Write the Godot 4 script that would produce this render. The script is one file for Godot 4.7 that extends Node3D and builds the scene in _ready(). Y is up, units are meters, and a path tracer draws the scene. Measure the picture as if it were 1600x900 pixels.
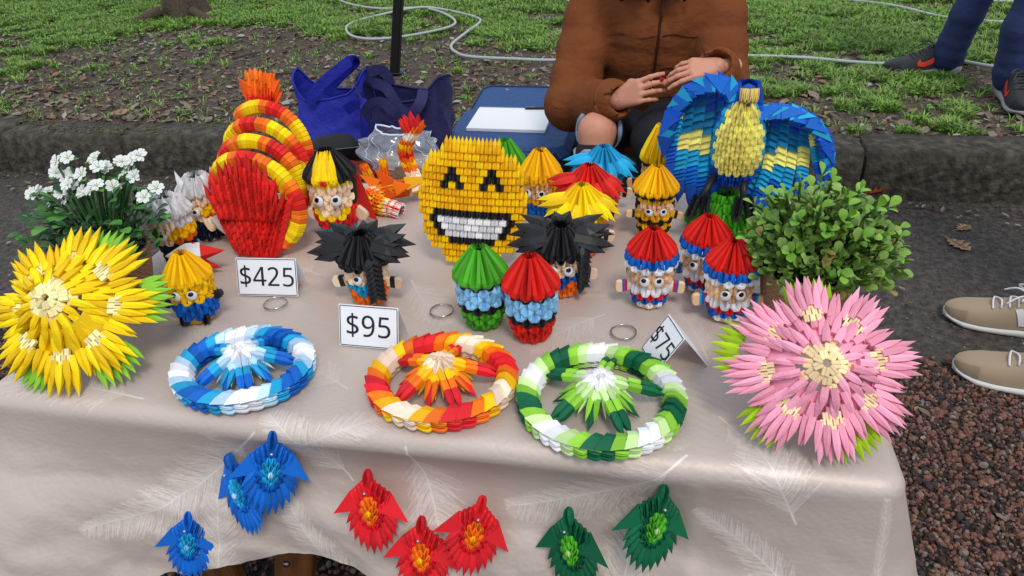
extends Node3D
# A market table of folded paper figures, kerb and lawn behind. Units are metres, y up; x runs along the front edge of the table, z towards the viewer.
const TH := 0.6          # height of the table top with its cloth
const KH := 0.17         # height of the lawn and kerb top above the path
var rng := RandomNumberGenerator.new()
var mats := {}
var used := {}
var M_petal: ArrayMesh
var M_hat: ArrayMesh
var M_spike: ArrayMesh
var M_slat: ArrayMesh
var M_strap: ArrayMesh
var M_brick: ArrayMesh
var M_wing: ArrayMesh
var M_leaf: ArrayMesh
var M_prong: ArrayMesh

const PAL := {
	"yellow": "fbcf06", "gold": "fbbc08", "sun": "fec20c", "pale": "efe27a", "cream": "f3e3a4", "peachcream": "f7d9a8", "orange": "f47414", "dorange": "ea5a10", "red": "d3231c", "coral": "d8202a",
	"green": "4fa82a", "lime": "8ac53a", "mint": "c5e39a", "dgreen": "0b6b45", "bottle": "0a5c3c", "grass": "46a01c", "blue": "0f62c0", "royal": "1552bb", "sky": "1f9fd0", "teal": "0d6d9c", "ice": "bcdcf4", "lightblue": "8cc6ee", "white": "f1f1f6", "offwhite": "dcdcdc", "black": "232326",
	"navy": "1a2440", "skin": "eec39a", "skin2": "f3d3b4", "blush": "f6dcc4", "pink": "f3a0b7", "olive": "9fc21c", "silver": "c9c6c8"}

# ---------------------------------------------------------------- naming and metas
func numbered(parent: Node, called: String) -> String:
	var key := str(parent.get_instance_id()) + called
	var n: int = used.get(key, 0)
	used[key] = n + 1
	return called if n == 0 else "%s_%03d" % [called, n]

func tag(o: Node, label := "", category := "", group := "", kind := "") -> Node:
	if label: o.set_meta("label", label)
	if category: o.set_meta("category", category)
	if group: o.set_meta("group", group)
	if kind: o.set_meta("kind", kind)
	return o

func thing(called: String, label: String, category: String, at := Vector3.ZERO, turn := 0.0, group := "") -> Node3D:
	var o := Node3D.new()
	o.name = numbered(self, called)
	o.position = at
	o.rotation.y = turn
	tag(o, label, category, group)
	add_child(o)
	return o

func part(called: String, mesh: Mesh, m: Material, parent: Node, xf := Transform3D.IDENTITY) -> MeshInstance3D:
	var o := MeshInstance3D.new()
	o.name = numbered(parent, called)
	o.mesh = mesh
	if m: o.material_override = m
	o.transform = xf
	parent.add_child(o)
	return o

func struct_(called: String, mesh: Mesh, m: Material, parent: Node = self) -> MeshInstance3D:
	var o := part(called, mesh, m, parent)
	if parent == self: o.set_meta("kind", "structure")
	return o

# ---------------------------------------------------------------- materials
func noise_tex(freq: float, c0: Color, c1: Color, size := 256, seed_ := 1, oct := 4, normal := false, bump := 4.0) -> NoiseTexture2D:
	var n := FastNoiseLite.new()
	n.seed = seed_
	n.frequency = freq
	n.fractal_octaves = oct
	var t := NoiseTexture2D.new()
	t.width = size; t.height = size
	t.seamless = true
	t.noise = n
	if normal:
		t.as_normal_map = true
		t.bump_strength = bump
	else:
		var g := Gradient.new()
		g.set_color(0, c0); g.set_color(1, c1)
		t.color_ramp = g
	return t

func plain(key: String, c: Color, rough := 0.6, metal := 0.0) -> StandardMaterial3D:
	if mats.has(key): return mats[key]
	var m := StandardMaterial3D.new()
	m.albedo_color = c
	m.roughness = rough
	m.metallic = metal
	mats[key] = m
	return m

var paper_normal: NoiseTexture2D
# coloured copy paper: three slightly different sheets of each colour
func paper(cname: String) -> StandardMaterial3D:
	var v := rng.randi() % 3
	var key := "paper_%s_%d" % [cname, v]
	if mats.has(key): return mats[key]
	var c := Color(PAL[cname])
	var f: float = [1.0, 0.91, 1.07][v]
	var m := StandardMaterial3D.new()
	m.albedo_color = Color(minf(c.r * f, 0.97), minf(c.g * f, 0.97), minf(c.b * f, 0.97))
	m.roughness = 0.62
	m.metallic_specular = 0.35
	if cname == "black":
		m.roughness = 0.4
	mats[key] = m
	return m

# ---------------------------------------------------------------- mesh helpers
func stool(flat := false) -> SurfaceTool:
	var st := SurfaceTool.new()
	st.begin(Mesh.PRIMITIVE_TRIANGLES)
	if flat: st.set_smooth_group(-1)
	return st

func tri(st: SurfaceTool, a: Vector3, b: Vector3, c: Vector3) -> void:
	st.add_vertex(a); st.add_vertex(b); st.add_vertex(c)

func quad(st: SurfaceTool, a: Vector3, b: Vector3, c: Vector3, d: Vector3) -> void:
	tri(st, a, b, c); tri(st, a, c, d)

func done(st: SurfaceTool) -> ArrayMesh:
	st.generate_normals()
	return st.commit()

# rows of points joined to a skin; front faces clockwise when columns run left to right and rows bottom to top
func skin_rows(st: SurfaceTool, rows: Array, closed := false) -> void:
	for j in rows.size() - 1:
		var a: Array = rows[j]
		var b: Array = rows[j + 1]
		var n := a.size()
		for i in (n if closed else n - 1):
			var k := (i + 1) % n
			quad(st, a[i], b[i], b[k], a[k])

func tube(st: SurfaceTool, pts: PackedVector3Array, radii, sides := 8, caps := true) -> void:
	var rings := []
	var up := Vector3.UP
	var n := pts.size()
	for i in n:
		var d := (pts[mini(i + 1, n - 1)] - pts[maxi(i - 1, 0)]).normalized()
		if absf(d.dot(up)) > 0.95: up = Vector3.RIGHT if absf(d.x) < 0.9 else Vector3.FORWARD
		var s := d.cross(up).normalized()
		up = s.cross(d).normalized()
		var r: float = radii if radii is float else radii[i]
		var ring := []
		for k in sides:
			var a := TAU * k / sides
			ring.append(pts[i] + (s * cos(a) + up * sin(a)) * r)
		rings.append(ring)
	skin_rows(st, rings, true)
	if caps:
		for k in sides:
			tri(st, pts[0], rings[0][k], rings[0][(k + 1) % sides])
			tri(st, pts[n - 1], rings[n - 1][(k + 1) % sides], rings[n - 1][k])

func tube_mesh(pts: PackedVector3Array, radii, sides := 8) -> ArrayMesh:
	var st := stool()
	tube(st, pts, radii, sides)
	return done(st)

func smooth_path(keys: Array, steps := 10) -> PackedVector3Array:
	var c := Curve3D.new()
	var n := keys.size()
	for i in n:
		var t: Vector3 = (keys[mini(i + 1, n - 1)] - keys[maxi(i - 1, 0)]) / 6.0
		c.add_point(keys[i], -t, t)
	var out := PackedVector3Array()
	for i in n - 1:
		for k in steps: out.append(c.sample(i, float(k) / steps))
	out.append(keys[n - 1])
	return out

# bevelled box centred on c
func box_into(st: SurfaceTool, c: Vector3, s: Vector3, b := 0.002, basis := Basis.IDENTITY) -> void:
	var h := s * 0.5
	b = minf(b, minf(h.x, minf(h.y, h.z)) * 0.9)
	var prof := [[-h.y, b], [-h.y + b, 0.0], [h.y - b, 0.0], [h.y, b]]
	var rows := []
	for p in prof:
		var i: float = p[1]
		var x := h.x - i
		var z := h.z - i
		var q := b if i == 0.0 else b
		rows.append([Vector3(-x + q, p[0], z), Vector3(-x, p[0], z - q), Vector3(-x, p[0], -z + q), Vector3(-x + q, p[0], -z), Vector3(x - q, p[0], -z), Vector3(x, p[0], -z + q), Vector3(x, p[0], z - q), Vector3(x - q, p[0], z)])
	for r in rows:
		for i in r.size(): r[i] = c + basis * r[i]
	skin_rows(st, rows, true)
	for e in [0, 3]:
		var m: Vector3 = c + basis * Vector3(0, prof[e][0], 0)
		for i in 8:
			var k := (i + 1) % 8
			if e == 0: tri(st, m, rows[0][i], rows[0][k])
			else: tri(st, m, rows[3][k], rows[3][i])

func box_mesh(s: Vector3, b := 0.002) -> ArrayMesh:
	var st := stool(true)
	box_into(st, Vector3.ZERO, s, b)
	return done(st)

# surface of revolution about y; prof = [[radius, y], ...]
func lathe(prof: Array, n := 24, smooth := true) -> ArrayMesh:
	var st := stool(not smooth)
	var rows := []
	for p in prof:
		var ring := []
		for k in n:
			var a := TAU * k / n
			ring.append(Vector3(sin(a) * p[0], p[1], cos(a) * p[0]))
		rows.append(ring)
	skin_rows(st, rows, true)
	return done(st)

func frame(pos: Vector3, bx: Vector3, by: Vector3, bz: Vector3, s := Vector3.ONE) -> Transform3D:
	return Transform3D(Basis(bx.normalized() * s.x, by.normalized() * s.y, bz.normalized() * s.z), pos)

# basis whose y axis is dir and whose z axis is as near to out as it can be
func aim(pos: Vector3, dir: Vector3, out: Vector3, s: Vector3) -> Transform3D:
	var y := dir.normalized()
	var x := y.cross(out).normalized()
	if x.length() < 0.5: x = y.cross(Vector3(0.3, 0.2, 1)).normalized()
	return frame(pos, x, y, x.cross(y), s)

# ---------------------------------------------------------------- the folded paper units, each one unit wide, high and deep
func make_units() -> void:
	# petal: seen from its folded end, two lips that meet in a rounded tip (y = 0), a slit between them
	var xs := [-0.5, -0.42, -0.2, 0.0, 0.2, 0.42, 0.5]
	var zs := [0.0, 0.7, 1.0, 0.12, 1.0, 0.7, 0.0]
	var rows := []
	for r in [[0.0, 0.34, 0.5, 0.6], [0.1, 0.66, 0.85, 0.4], [0.32, 0.92, 1.0, 0.1], [0.68, 1.0, 0.95, 0.0], [1.0, 1.0, 0.7, 0.0]]:
		var row := []
		for i in 7:
			var z: float = zs[i]
			if i == 3: z = lerpf(z, 0.85, r[3])
			row.append(Vector3(xs[i] * r[1], r[0], z * r[2]))
		rows.append(row)
	var st := stool(true)
	skin_rows(st, rows)
	for i in 6: tri(st, Vector3(0, 0.02, 0), rows[0][i], rows[0][i + 1])
	M_petal = done(st)
	# prong: the same unit seen from its points: two upright ridges over a nearly straight lower fold
	rows = []
	for r in [[0.0, 0.80, 0.72], [0.07, 0.96, 0.95], [0.3, 1.0, 1.0], [1.0, 0.96, 0.8]]:
		var row := []
		for i in 7:
			row.append(Vector3(xs[i] * r[1], r[0] + (0.05 if i == 3 and r[0] < 0.01 else 0.0), [0.3, 0.8, 1.0, 0.5, 1.0, 0.8, 0.3][i] * r[2]))
		rows.append(row)
	st = stool(true)
	skin_rows(st, rows)
	for i in 6: tri(st, Vector3(0, 0.03, 0), rows[0][i], rows[0][i + 1])
	M_prong = done(st)
	# hat: long pleat with a rounded lower end, narrowing upwards to a point
	rows = []
	for r in [[0.0, 0.4, 0.45, 0.7], [0.05, 0.8, 0.85, 0.5], [0.16, 1.0, 1.0, 0.2], [0.5, 0.8, 0.95, 0.0], [1.0, 0.42, 0.7, 0.0]]:
		var row := []
		for i in 7:
			var z: float = zs[i]
			if i == 3: z = lerpf(z, 0.85, r[3])
			row.append(Vector3(xs[i] * r[1], r[0], z * r[2]))
		rows.append(row)
	st = stool(true)
	skin_rows(st, rows)
	for i in 6: tri(st, Vector3(0, 0.02, 0), rows[0][i], rows[0][i + 1])
	M_hat = done(st)
	# spike: a square fold that runs out to a sharp point (y = 1), ridge on top
	st = stool(true)
	var s0 := [Vector3(-0.46, 0, 0), Vector3(-0.46, 0, 0.75), Vector3(-0.05, 0, 1), Vector3(0.46, 0, 0.8), Vector3(0.46, 0, 0)]
	var s1 := [Vector3(-0.49, 0.40, -0.02), Vector3(-0.49, 0.40, 0.74), Vector3(-0.06, 0.40, 1.0), Vector3(0.49, 0.40, 0.78), Vector3(0.49, 0.40, -0.02)]
	var s2 := [Vector3(-0.44, 0.56, 0), Vector3(-0.44, 0.56, 0.64), Vector3(-0.03, 0.56, 0.92), Vector3(0.43, 0.56, 0.66), Vector3(0.43, 0.56, 0)]
	skin_rows(st, [s0, s1, s2])
	for i in 4: tri(st, s2[i], Vector3(0.06, 1, 0.35), s2[i + 1])
	for i in range(1, 4): tri(st, s0[0], s0[i], s0[i + 1])
	M_spike = done(st)
	# slat: one thin V fold of a feather chain (opens downwards)
	st = stool(true)
	var a := [Vector3(-0.5, -0.35, 0.55), Vector3(0.26, 0.35, 1.0), Vector3(0.5, 0.1, 0.45)]
	var b := [Vector3(-0.5, 0.85, 0.0), Vector3(0.26, 1.55, 0.3), Vector3(0.5, 1.3, 0.0)]
	var c := [Vector3(-0.5, -0.35, 0.2), Vector3(0.26, 0.35, 0.5), Vector3(0.5, 0.1, 0.1)]
	skin_rows(st, [c, a, b])
	M_slat = done(st)
	# strap: the band of a wreath link, lying over the tube; x across the tube (+1 = outer), y along the ring, z up
	st = stool(true)
	rows = []
	# flat facets: up the inner side, over the top, down the outer side; the free edge runs out to a slanted tip
	for r in [[0.0, 1.02, 0.0], [0.04, 1.42, 1.0], [0.8, 1.20, 1.0], [1.75, 0.95, 1.0]]:
		var row := []
		for q in [[176.0, 0.0, 1.0], [132.0, 0.06, 1.05], [92.0, 0.36, 1.07], [64.0, 0.80, 1.04], [36.0, 1.15, 1.10]]:
			var ang := deg_to_rad(q[0])
			var lead: float = 0.0 if r[0] > 0.5 else q[1]
			var rr: float = r[1] * q[2]
			row.append(Vector3(cos(ang) * rr, r[0] - lead, sin(ang) * rr))
		rows.append(row)
	skin_rows(st, rows)
	M_strap = done(st)
	# brick: a square folded end, slightly split, as the woven hearts of the big flowers show
	st = stool(true)
	box_into(st, Vector3(-0.24, 0.5, 0.5), Vector3(0.46, 1, 1), 0.08)
	box_into(st, Vector3(0.24, 0.5, 0.46), Vector3(0.46, 1, 1), 0.08)
	M_brick = done(st)
	# wing: a flat folded triangle, thickest along its fold
	st = stool(true)
	var w0 := Vector3(0, 0, 0.5)
	var w := [Vector3(-0.5, 0, 0), Vector3(-0.5, 0.0, 0.7), Vector3(0.5, 0.0, 1.0), Vector3(0.5, 0, 0)]
	var tip := Vector3(0.1, 1, 0.3)
	for i in 4: tri(st, w[i], tip, w[(i + 1) % 4])
	quad(st, w[0], w[1], w[2], w[3])
	M_wing = done(st)
	# leaf: oval blade folded along its midrib, in the x-y plane, stalk at the origin
	st = stool()
	rows = []
	for r in [[0.0, 0.04, 0.0], [0.28, 0.24, 0.03], [0.58, 0.47, 0.02], [0.84, 0.42, -0.05], [1.0, 0.12, -0.12]]:
		rows.append([Vector3(-r[1], r[0], r[2] + r[1] * 0.3), Vector3(0, r[0], r[2]), Vector3(r[1], r[0], r[2] + r[1] * 0.3)])
	skin_rows(st, rows)
	M_leaf = done(st)

func unit(mesh: Mesh, cname: String, parent: Node, xf: Transform3D, called := "paper_piece") -> MeshInstance3D:
	var o := part(called, mesh, paper(cname), parent, xf)
	return o

# ---------------------------------------------------------------- bodies: smooth union of tapered capsules, meshed as surface nets
class Field:
	var lo: Vector3
	var n: Vector3i
	var cell: float
	var f: PackedFloat32Array
	func _init(lo_: Vector3, hi: Vector3, cell_: float) -> void:
		lo = lo_; cell = cell_
		var s := (hi - lo) / cell
		n = Vector3i(int(s.x) + 2, int(s.y) + 2, int(s.z) + 2)
		f = PackedFloat32Array()
		f.resize(n.x * n.y * n.z)
		f.fill(1.0)
	# flat squeezes the capsule across its own width along axis sq (1 = round); ripple makes quilted baffles
	func cap(a: Vector3, b: Vector3, ra: float, rb: float, k := 0.02, sq := Vector3.ONE, ripple := 0.0, period := 0.06) -> void:
		var rm := maxf(ra, rb) / minf(sq.x, minf(sq.y, sq.z)) + k + cell * 2.0 + ripple
		var l0 := (Vector3(minf(a.x, b.x), minf(a.y, b.y), minf(a.z, b.z)) - Vector3.ONE * rm - lo) / cell
		var l1 := (Vector3(maxf(a.x, b.x), maxf(a.y, b.y), maxf(a.z, b.z)) + Vector3.ONE * rm - lo) / cell
		var ab := b - a
		var len2 := maxf(ab.length_squared(), 1e-9)
		var L := sqrt(len2)
		for z in range(maxi(0, int(l0.z)), mini(n.z, int(l1.z) + 2)):
			for y in range(maxi(0, int(l0.y)), mini(n.y, int(l1.y) + 2)):
				var at := (z * n.y + y) * n.x
				for x in range(maxi(0, int(l0.x)), mini(n.x, int(l1.x) + 2)):
					var p := lo + Vector3(x, y, z) * cell - a
					var t := clampf(p.dot(ab) / len2, 0.0, 1.0)
					var r := ra + (rb - ra) * t
					if ripple > 0.0: r += ripple * (absf(sin(t * L / period * PI)) - 0.6)
					var d := ((p - ab * t) * sq).length() - r
					var o := f[at + x]
					var h := k - absf(o - d)
					var m := minf(o, d)
					if h > 0.0: m -= h * h / (4.0 * k)
					f[at + x] = m
	func cut(a: Vector3, b: Vector3, r: float) -> void:
		var ab := b - a
		var len2 := maxf(ab.length_squared(), 1e-9)
		for z in n.z:
			for y in n.y:
				for x in n.x:
					var p := lo + Vector3(x, y, z) * cell - a
					var t := clampf(p.dot(ab) / len2, 0.0, 1.0)
					var i := (z * n.y + y) * n.x + x
					f[i] = maxf(f[i], r - (p - ab * t).length())
	# foremost z of the surface at (x, y)
	func front(x: float, y: float) -> float:
		var ix := int((x - lo.x) / cell)
		var iy := int((y - lo.y) / cell)
		if ix < 0 or iy < 0 or ix >= n.x or iy >= n.y: return -99.0
		for iz in range(n.z - 2, 0, -1):
			var v := f[(iz * n.y + iy) * n.x + ix]
			if v < 0.0:
				var w := f[((iz + 1) * n.y + iy) * n.x + ix]
				return lo.z + (iz + v / (v - w)) * cell
		return -99.0
	func into(st: SurfaceTool) -> void:
		var ids := PackedInt32Array()
		ids.resize(f.size())
		ids.fill(-1)
		var pos := PackedVector3Array()
		var sx := 1
		var sy := n.x
		var sz := n.x * n.y
		for z in n.z - 1:
			for y in n.y - 1:
				for x in n.x - 1:
					var i := x + y * sy + z * sz
					var c0 := f[i]
					var neg := c0 < 0.0
					if absf(c0) > cell * 3.0: continue
					var mixed := false
					for o in [1, sy, sz, 1 + sy, 1 + sz, sy + sz, 1 + sy + sz]:
						if (f[i + o] < 0.0) != neg:
							mixed = true
							break
					if not mixed: continue
					var s := Vector3.ZERO
					var c := 0
					for e in [[0, 0, 0, 0], [0, 0, 1, 0], [0, 1, 0, 0], [0, 1, 1, 0], [0, 0, 0, 1], [0, 0, 1, 1], [1, 0, 0, 1], [1, 0, 1, 1], [0, 0, 0, 2], [0, 1, 0, 2], [1, 0, 0, 2], [1, 1, 0, 2]]:
						var p0 := Vector3(e[0], e[1], e[2])
						var d := Vector3(1, 0, 0) if e[3] == 0 else (Vector3(0, 1, 0) if e[3] == 1 else Vector3(0, 0, 1))
						var ia: int = i + e[0] + e[1] * sy + e[2] * sz
						var ib: int = ia + (1 if e[3] == 0 else (sy if e[3] == 1 else sz))
						var va := f[ia]
						var vb := f[ib]
						if (va < 0.0) != (vb < 0.0):
							s += p0 + d * (va / (va - vb))
							c += 1
					ids[i] = pos.size()
					pos.append(lo + (Vector3(x, y, z) + s / c) * cell)
		for z in range(1, n.z - 1):
			for y in range(1, n.y - 1):
				for x in range(1, n.x - 1):
					var i := x + y * sy + z * sz
					var v := f[i]
					if absf(v) > cell * 3.0: continue
					for ax in 3:
						var o: int = [sx, sy, sz][ax]
						var w := f[i + o]
						if (v < 0.0) == (w < 0.0): continue
						var u: int = [sy, sz, sx][ax]
						var q: int = [sz, sx, sy][ax]
						var a := ids[i - u - q]
						var b := ids[i - q]
						var c := ids[i]
						var d := ids[i - u]
						if a < 0 or b < 0 or c < 0 or d < 0: continue
						var order := [a, c, b, a, d, c] if v < 0.0 else [a, b, c, a, c, d]
						for k in order: st.add_vertex(pos[k])

func field_mesh(f: Field) -> ArrayMesh:
	var st := stool()
	f.into(st)
	return done(st)

# ================================================================ the scene
func _ready() -> void:
	rng.seed = 20240611
	# camera, held at chest height and tilted down at the table
	var cam := Camera3D.new()
	cam.name = "camera"
	var yaw := deg_to_rad(11.8)
	var b := Basis(Vector3.UP, yaw) * Basis(Vector3.RIGHT, deg_to_rad(-32.0)) * Basis(Vector3.BACK, deg_to_rad(-3.0))
	cam.transform = Transform3D(b, Vector3(0.2386, 1.1, 0.5112))
	cam.fov = 43.99
	cam.near = 0.02
	cam.far = 400.0
	add_child(cam)
	cam.current = true
	# overcast sky, soft sun behind the cloud
	var env := Environment.new()
	env.background_mode = Environment.BG_SKY
	var sm := ProceduralSkyMaterial.new()
	sm.sky_top_color = Color(0.80, 0.84, 0.90)
	sm.sky_horizon_color = Color(0.78, 0.80, 0.82)
	sm.sky_curve = 0.12
	sm.ground_bottom_color = Color(0.20, 0.19, 0.17)
	sm.ground_horizon_color = Color(0.55, 0.56, 0.55)
	sm.energy_multiplier = 1.0
	sm.sun_angle_max = 1.0
	var sky := Sky.new()
	sky.sky_material = sm
	env.sky = sky
	env.ambient_light_source = Environment.AMBIENT_SOURCE_SKY
	env.tonemap_mode = Environment.TONE_MAPPER_LINEAR
	env.tonemap_exposure = 1.3
	env.sdfgi_enabled = true
	env.ssao_enabled = true
	env.ssil_enabled = true
	var we := WorldEnvironment.new()
	we.name = "environment"
	we.environment = env
	add_child(we)
	var sun := DirectionalLight3D.new()
	sun.name = "sun"
	sun.light_energy = 0.42
	sun.light_color = Color(1.0, 0.97, 0.93)
	sun.light_angular_distance = 16.0
	sun.shadow_enabled = true
	sun.rotation_degrees = Vector3(-58, 28, 0)
	add_child(sun)

	make_units()
	make_ground()
	make_kerb()
	make_lawn()
	make_tree()
	make_table()
	make_tablecloth()
	make_people()
	make_bags()
	make_pole_and_hose()
	make_plants()
	make_big_flowers()
	make_wreaths()
	make_ornaments()
	make_smiley()
	make_coil_dragon()
	make_small_dragon()
	make_macaw()
	make_dolls()
	make_small_things()
	print("nodes ", count_nodes(self))

func count_nodes(n: Node) -> int:
	var c := 1
	for k in n.get_children(): c += count_nodes(k)
	return c

# ---------------------------------------------------------------- ground, kerb, lawn
func sheet(x0: float, x1: float, z0: float, z1: float, nx: int, nz: int, h: Callable) -> ArrayMesh:
	var st := stool()
	for j in nz:
		for i in nx:
			var q := []
			for c in [[0, 0], [0, 1], [1, 1], [1, 0]]:
				var x := lerpf(x0, x1, float(i + c[0]) / nx)
				var z := lerpf(z0, z1, float(j + c[1]) / nz)
				q.append(Vector3(x, h.call(x, z), z))
			quad(st, q[3], q[2], q[1], q[0])
	return done(st)

func ground_mat(key: String, c0: Color, c1: Color, freq: float, scale: float, rough: float, relief: float, seed_: int) -> StandardMaterial3D:
	var m := plain(key, Color.WHITE, rough)
	m.albedo_texture = noise_tex(freq, c0, c1, 512, seed_, 5)
	m.normal_enabled = true
	m.normal_texture = noise_tex(freq * 2.0, c0, c1, 512, seed_ + 7, 5, true, relief)
	m.uv1_triplanar = true
	m.uv1_world_triplanar = true
	m.uv1_scale = Vector3.ONE * scale
	return m

func gravel_edge(x: float) -> float:
	return -0.93 + 0.03 * sin(x * 5.0) + 0.02 * sin(x * 13.0 + 1.0)

func make_ground() -> void:
	var asphalt := ground_mat("asphalt", Color(0.145, 0.13, 0.117), Color(0.37, 0.335, 0.305), 0.04, 1.6, 0.8, 6.0, 3)
	var flat := func(_x, _z): return 0.0
	struct_("path", sheet(-60, 60, -2.0, 60, 4, 4, flat), asphalt)
	# grit, worn patches and crumbs on the path
	var grit := MultiMesh.new()
	grit.transform_format = MultiMesh.TRANSFORM_3D
	grit.use_colors = true
	grit.mesh = pebble_mesh(4)
	var gn := 9000
	grit.instance_count = gn
	for i in gn:
		var p := Vector3(rng.randf_range(-3.2, 2.6), 0.001, rng.randf_range(-1.93, -0.9))
		var s := rng.randf_range(0.0012, 0.0035)
		grit.set_instance_transform(i, Transform3D(Basis.from_euler(Vector3(rng.randf() * 6, rng.randf() * 6, 0)) * Basis.from_scale(Vector3(s, s * 0.6, s)), p))
		var g := rng.randf_range(0.03, 0.16)
		grit.set_instance_color(i, Color(g, g * 0.95, g * 0.9))
	var vm := plain("grit", Color.WHITE, 0.85)
	vm.vertex_color_use_as_albedo = true
	multi("path_grit", grit, vm)
	# gravel bed from the near edge of the path on
	var base := ground_mat("gravel_base", Color(0.10, 0.075, 0.065), Color(0.20, 0.14, 0.12), 0.05, 3.0, 0.9, 6.0, 11)
	var st := stool()
	for i in 60:
		var xa := -6.0 + i * 0.2
		var xb := xa + 0.2
		quad(st, Vector3(xb, 0.004, gravel_edge(xb)), Vector3(xb, 0.004, 3.0), Vector3(xa, 0.004, 3.0), Vector3(xa, 0.004, gravel_edge(xa)))
	struct_("gravel_bed", done(st), base)
	var mm := MultiMesh.new()
	mm.transform_format = MultiMesh.TRANSFORM_3D
	mm.use_colors = true
	mm.mesh = pebble_mesh(1)
	var n := 95000
	mm.instance_count = n
	for i in n:
		var x := rng.randf_range(-1.9, 1.75)
		var z := rng.randf_range(-1.0, 0.62)
		if rng.randf() < 0.45: x = rng.randf_range(0.45, 1.75)
		var e := gravel_edge(x) - absf(rng.randfn(0.0, 0.05))
		if z < e: z = rng.randf_range(gravel_edge(x), 0.4)
		var s := rng.randf_range(0.0026, 0.0060) * (1.0 if rng.randf() > 0.06 else 1.7) * (1.0 if z > -1.4 else 0.8)
		mm.set_instance_transform(i, Transform3D(Basis.from_euler(Vector3(rng.randf() * 6, rng.randf() * 6, rng.randf() * 6)) * Basis.from_scale(Vector3(s, s * rng.randf_range(0.5, 0.9), s * rng.randf_range(0.7, 1.2))), Vector3(x, 0.004 + s * rng.randf_range(0.1, 0.8), z)))
		var k := rng.randf()
		var c := Color(0.115, 0.050, 0.034).lerp(Color(0.23, 0.11, 0.078), rng.randf())
		if k < 0.32: c = Color(0.045, 0.027, 0.023)
		elif k < 0.42: c = Color(0.20, 0.165, 0.14)
		elif k < 0.48: c = Color(0.03, 0.028, 0.028)
		mm.set_instance_color(i, c)
	multi("gravel", mm, vm)
	# dry bits lying on the gravel and the path
	var lit := MultiMesh.new()
	lit.transform_format = MultiMesh.TRANSFORM_3D
	lit.use_colors = true
	lit.mesh = dead_leaf_mesh()
	var ln := 700
	lit.instance_count = ln
	for i in ln:
		var z := rng.randf_range(-1.88, 0.4)
		if rng.randf() < 0.4: z = -1.88 + absf(rng.randfn(0, 0.07))
		var s := rng.randf_range(0.008, 0.03)
		lit.set_instance_transform(i, Transform3D(Basis.from_euler(Vector3(rng.randfn(0, 0.25), rng.randf() * 6, rng.randfn(0, 0.25))) * Basis.from_scale(Vector3(s * 0.6, s, s)), Vector3(rng.randf_range(-3.0, 2.2), 0.009, z)))
		lit.set_instance_color(i, Color(0.14, 0.09, 0.06).lerp(Color(0.27, 0.21, 0.16), rng.randf()))
	multi("leaf_crumbs", lit, vm)

func multi(called: String, mm: MultiMesh, m: Material, parent: Node = self) -> MultiMeshInstance3D:
	var o := MultiMeshInstance3D.new()
	o.name = numbered(parent, called)
	o.multimesh = mm
	o.material_override = m
	o.set_meta("kind", "stuff")
	parent.add_child(o)
	return o

func pebble_mesh(seed_: int) -> ArrayMesh:
	var r := RandomNumberGenerator.new()
	r.seed = seed_
	var rows := []
	for j in 5:
		var ring := []
		var la := -PI / 2 + PI * j / 4.0
		for k in 6:
			var a := TAU * (k + 0.5 * (j % 2)) / 6
			var rr := r.randf_range(0.8, 1.1)
			ring.append(Vector3(cos(a) * cos(la), sin(la), sin(a) * cos(la)) * rr if j > 0 and j < 4 else Vector3(0, sin(la), 0))
		rows.append(ring)
	var st := stool(true)
	skin_rows(st, rows, true)
	return done(st)

# a curled dry leaf, one unit long along z, lying in the x-z plane
func dead_leaf_mesh() -> ArrayMesh:
	var st := stool()
	var rows := []
	for r in [[0.0, 0.03, 0.0], [0.25, 0.3, 0.06], [0.5, 0.42, 0.02], [0.75, 0.3, 0.08], [1.0, 0.03, 0.2]]:
		rows.append([Vector3(-r[1], r[2] + r[1] * 0.4, r[0] - 0.5), Vector3(0, r[2], r[0] - 0.5), Vector3(r[1], r[2] + r[1] * 0.25, r[0] - 0.5)])
	skin_rows(st, rows)
	return done(st)

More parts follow.
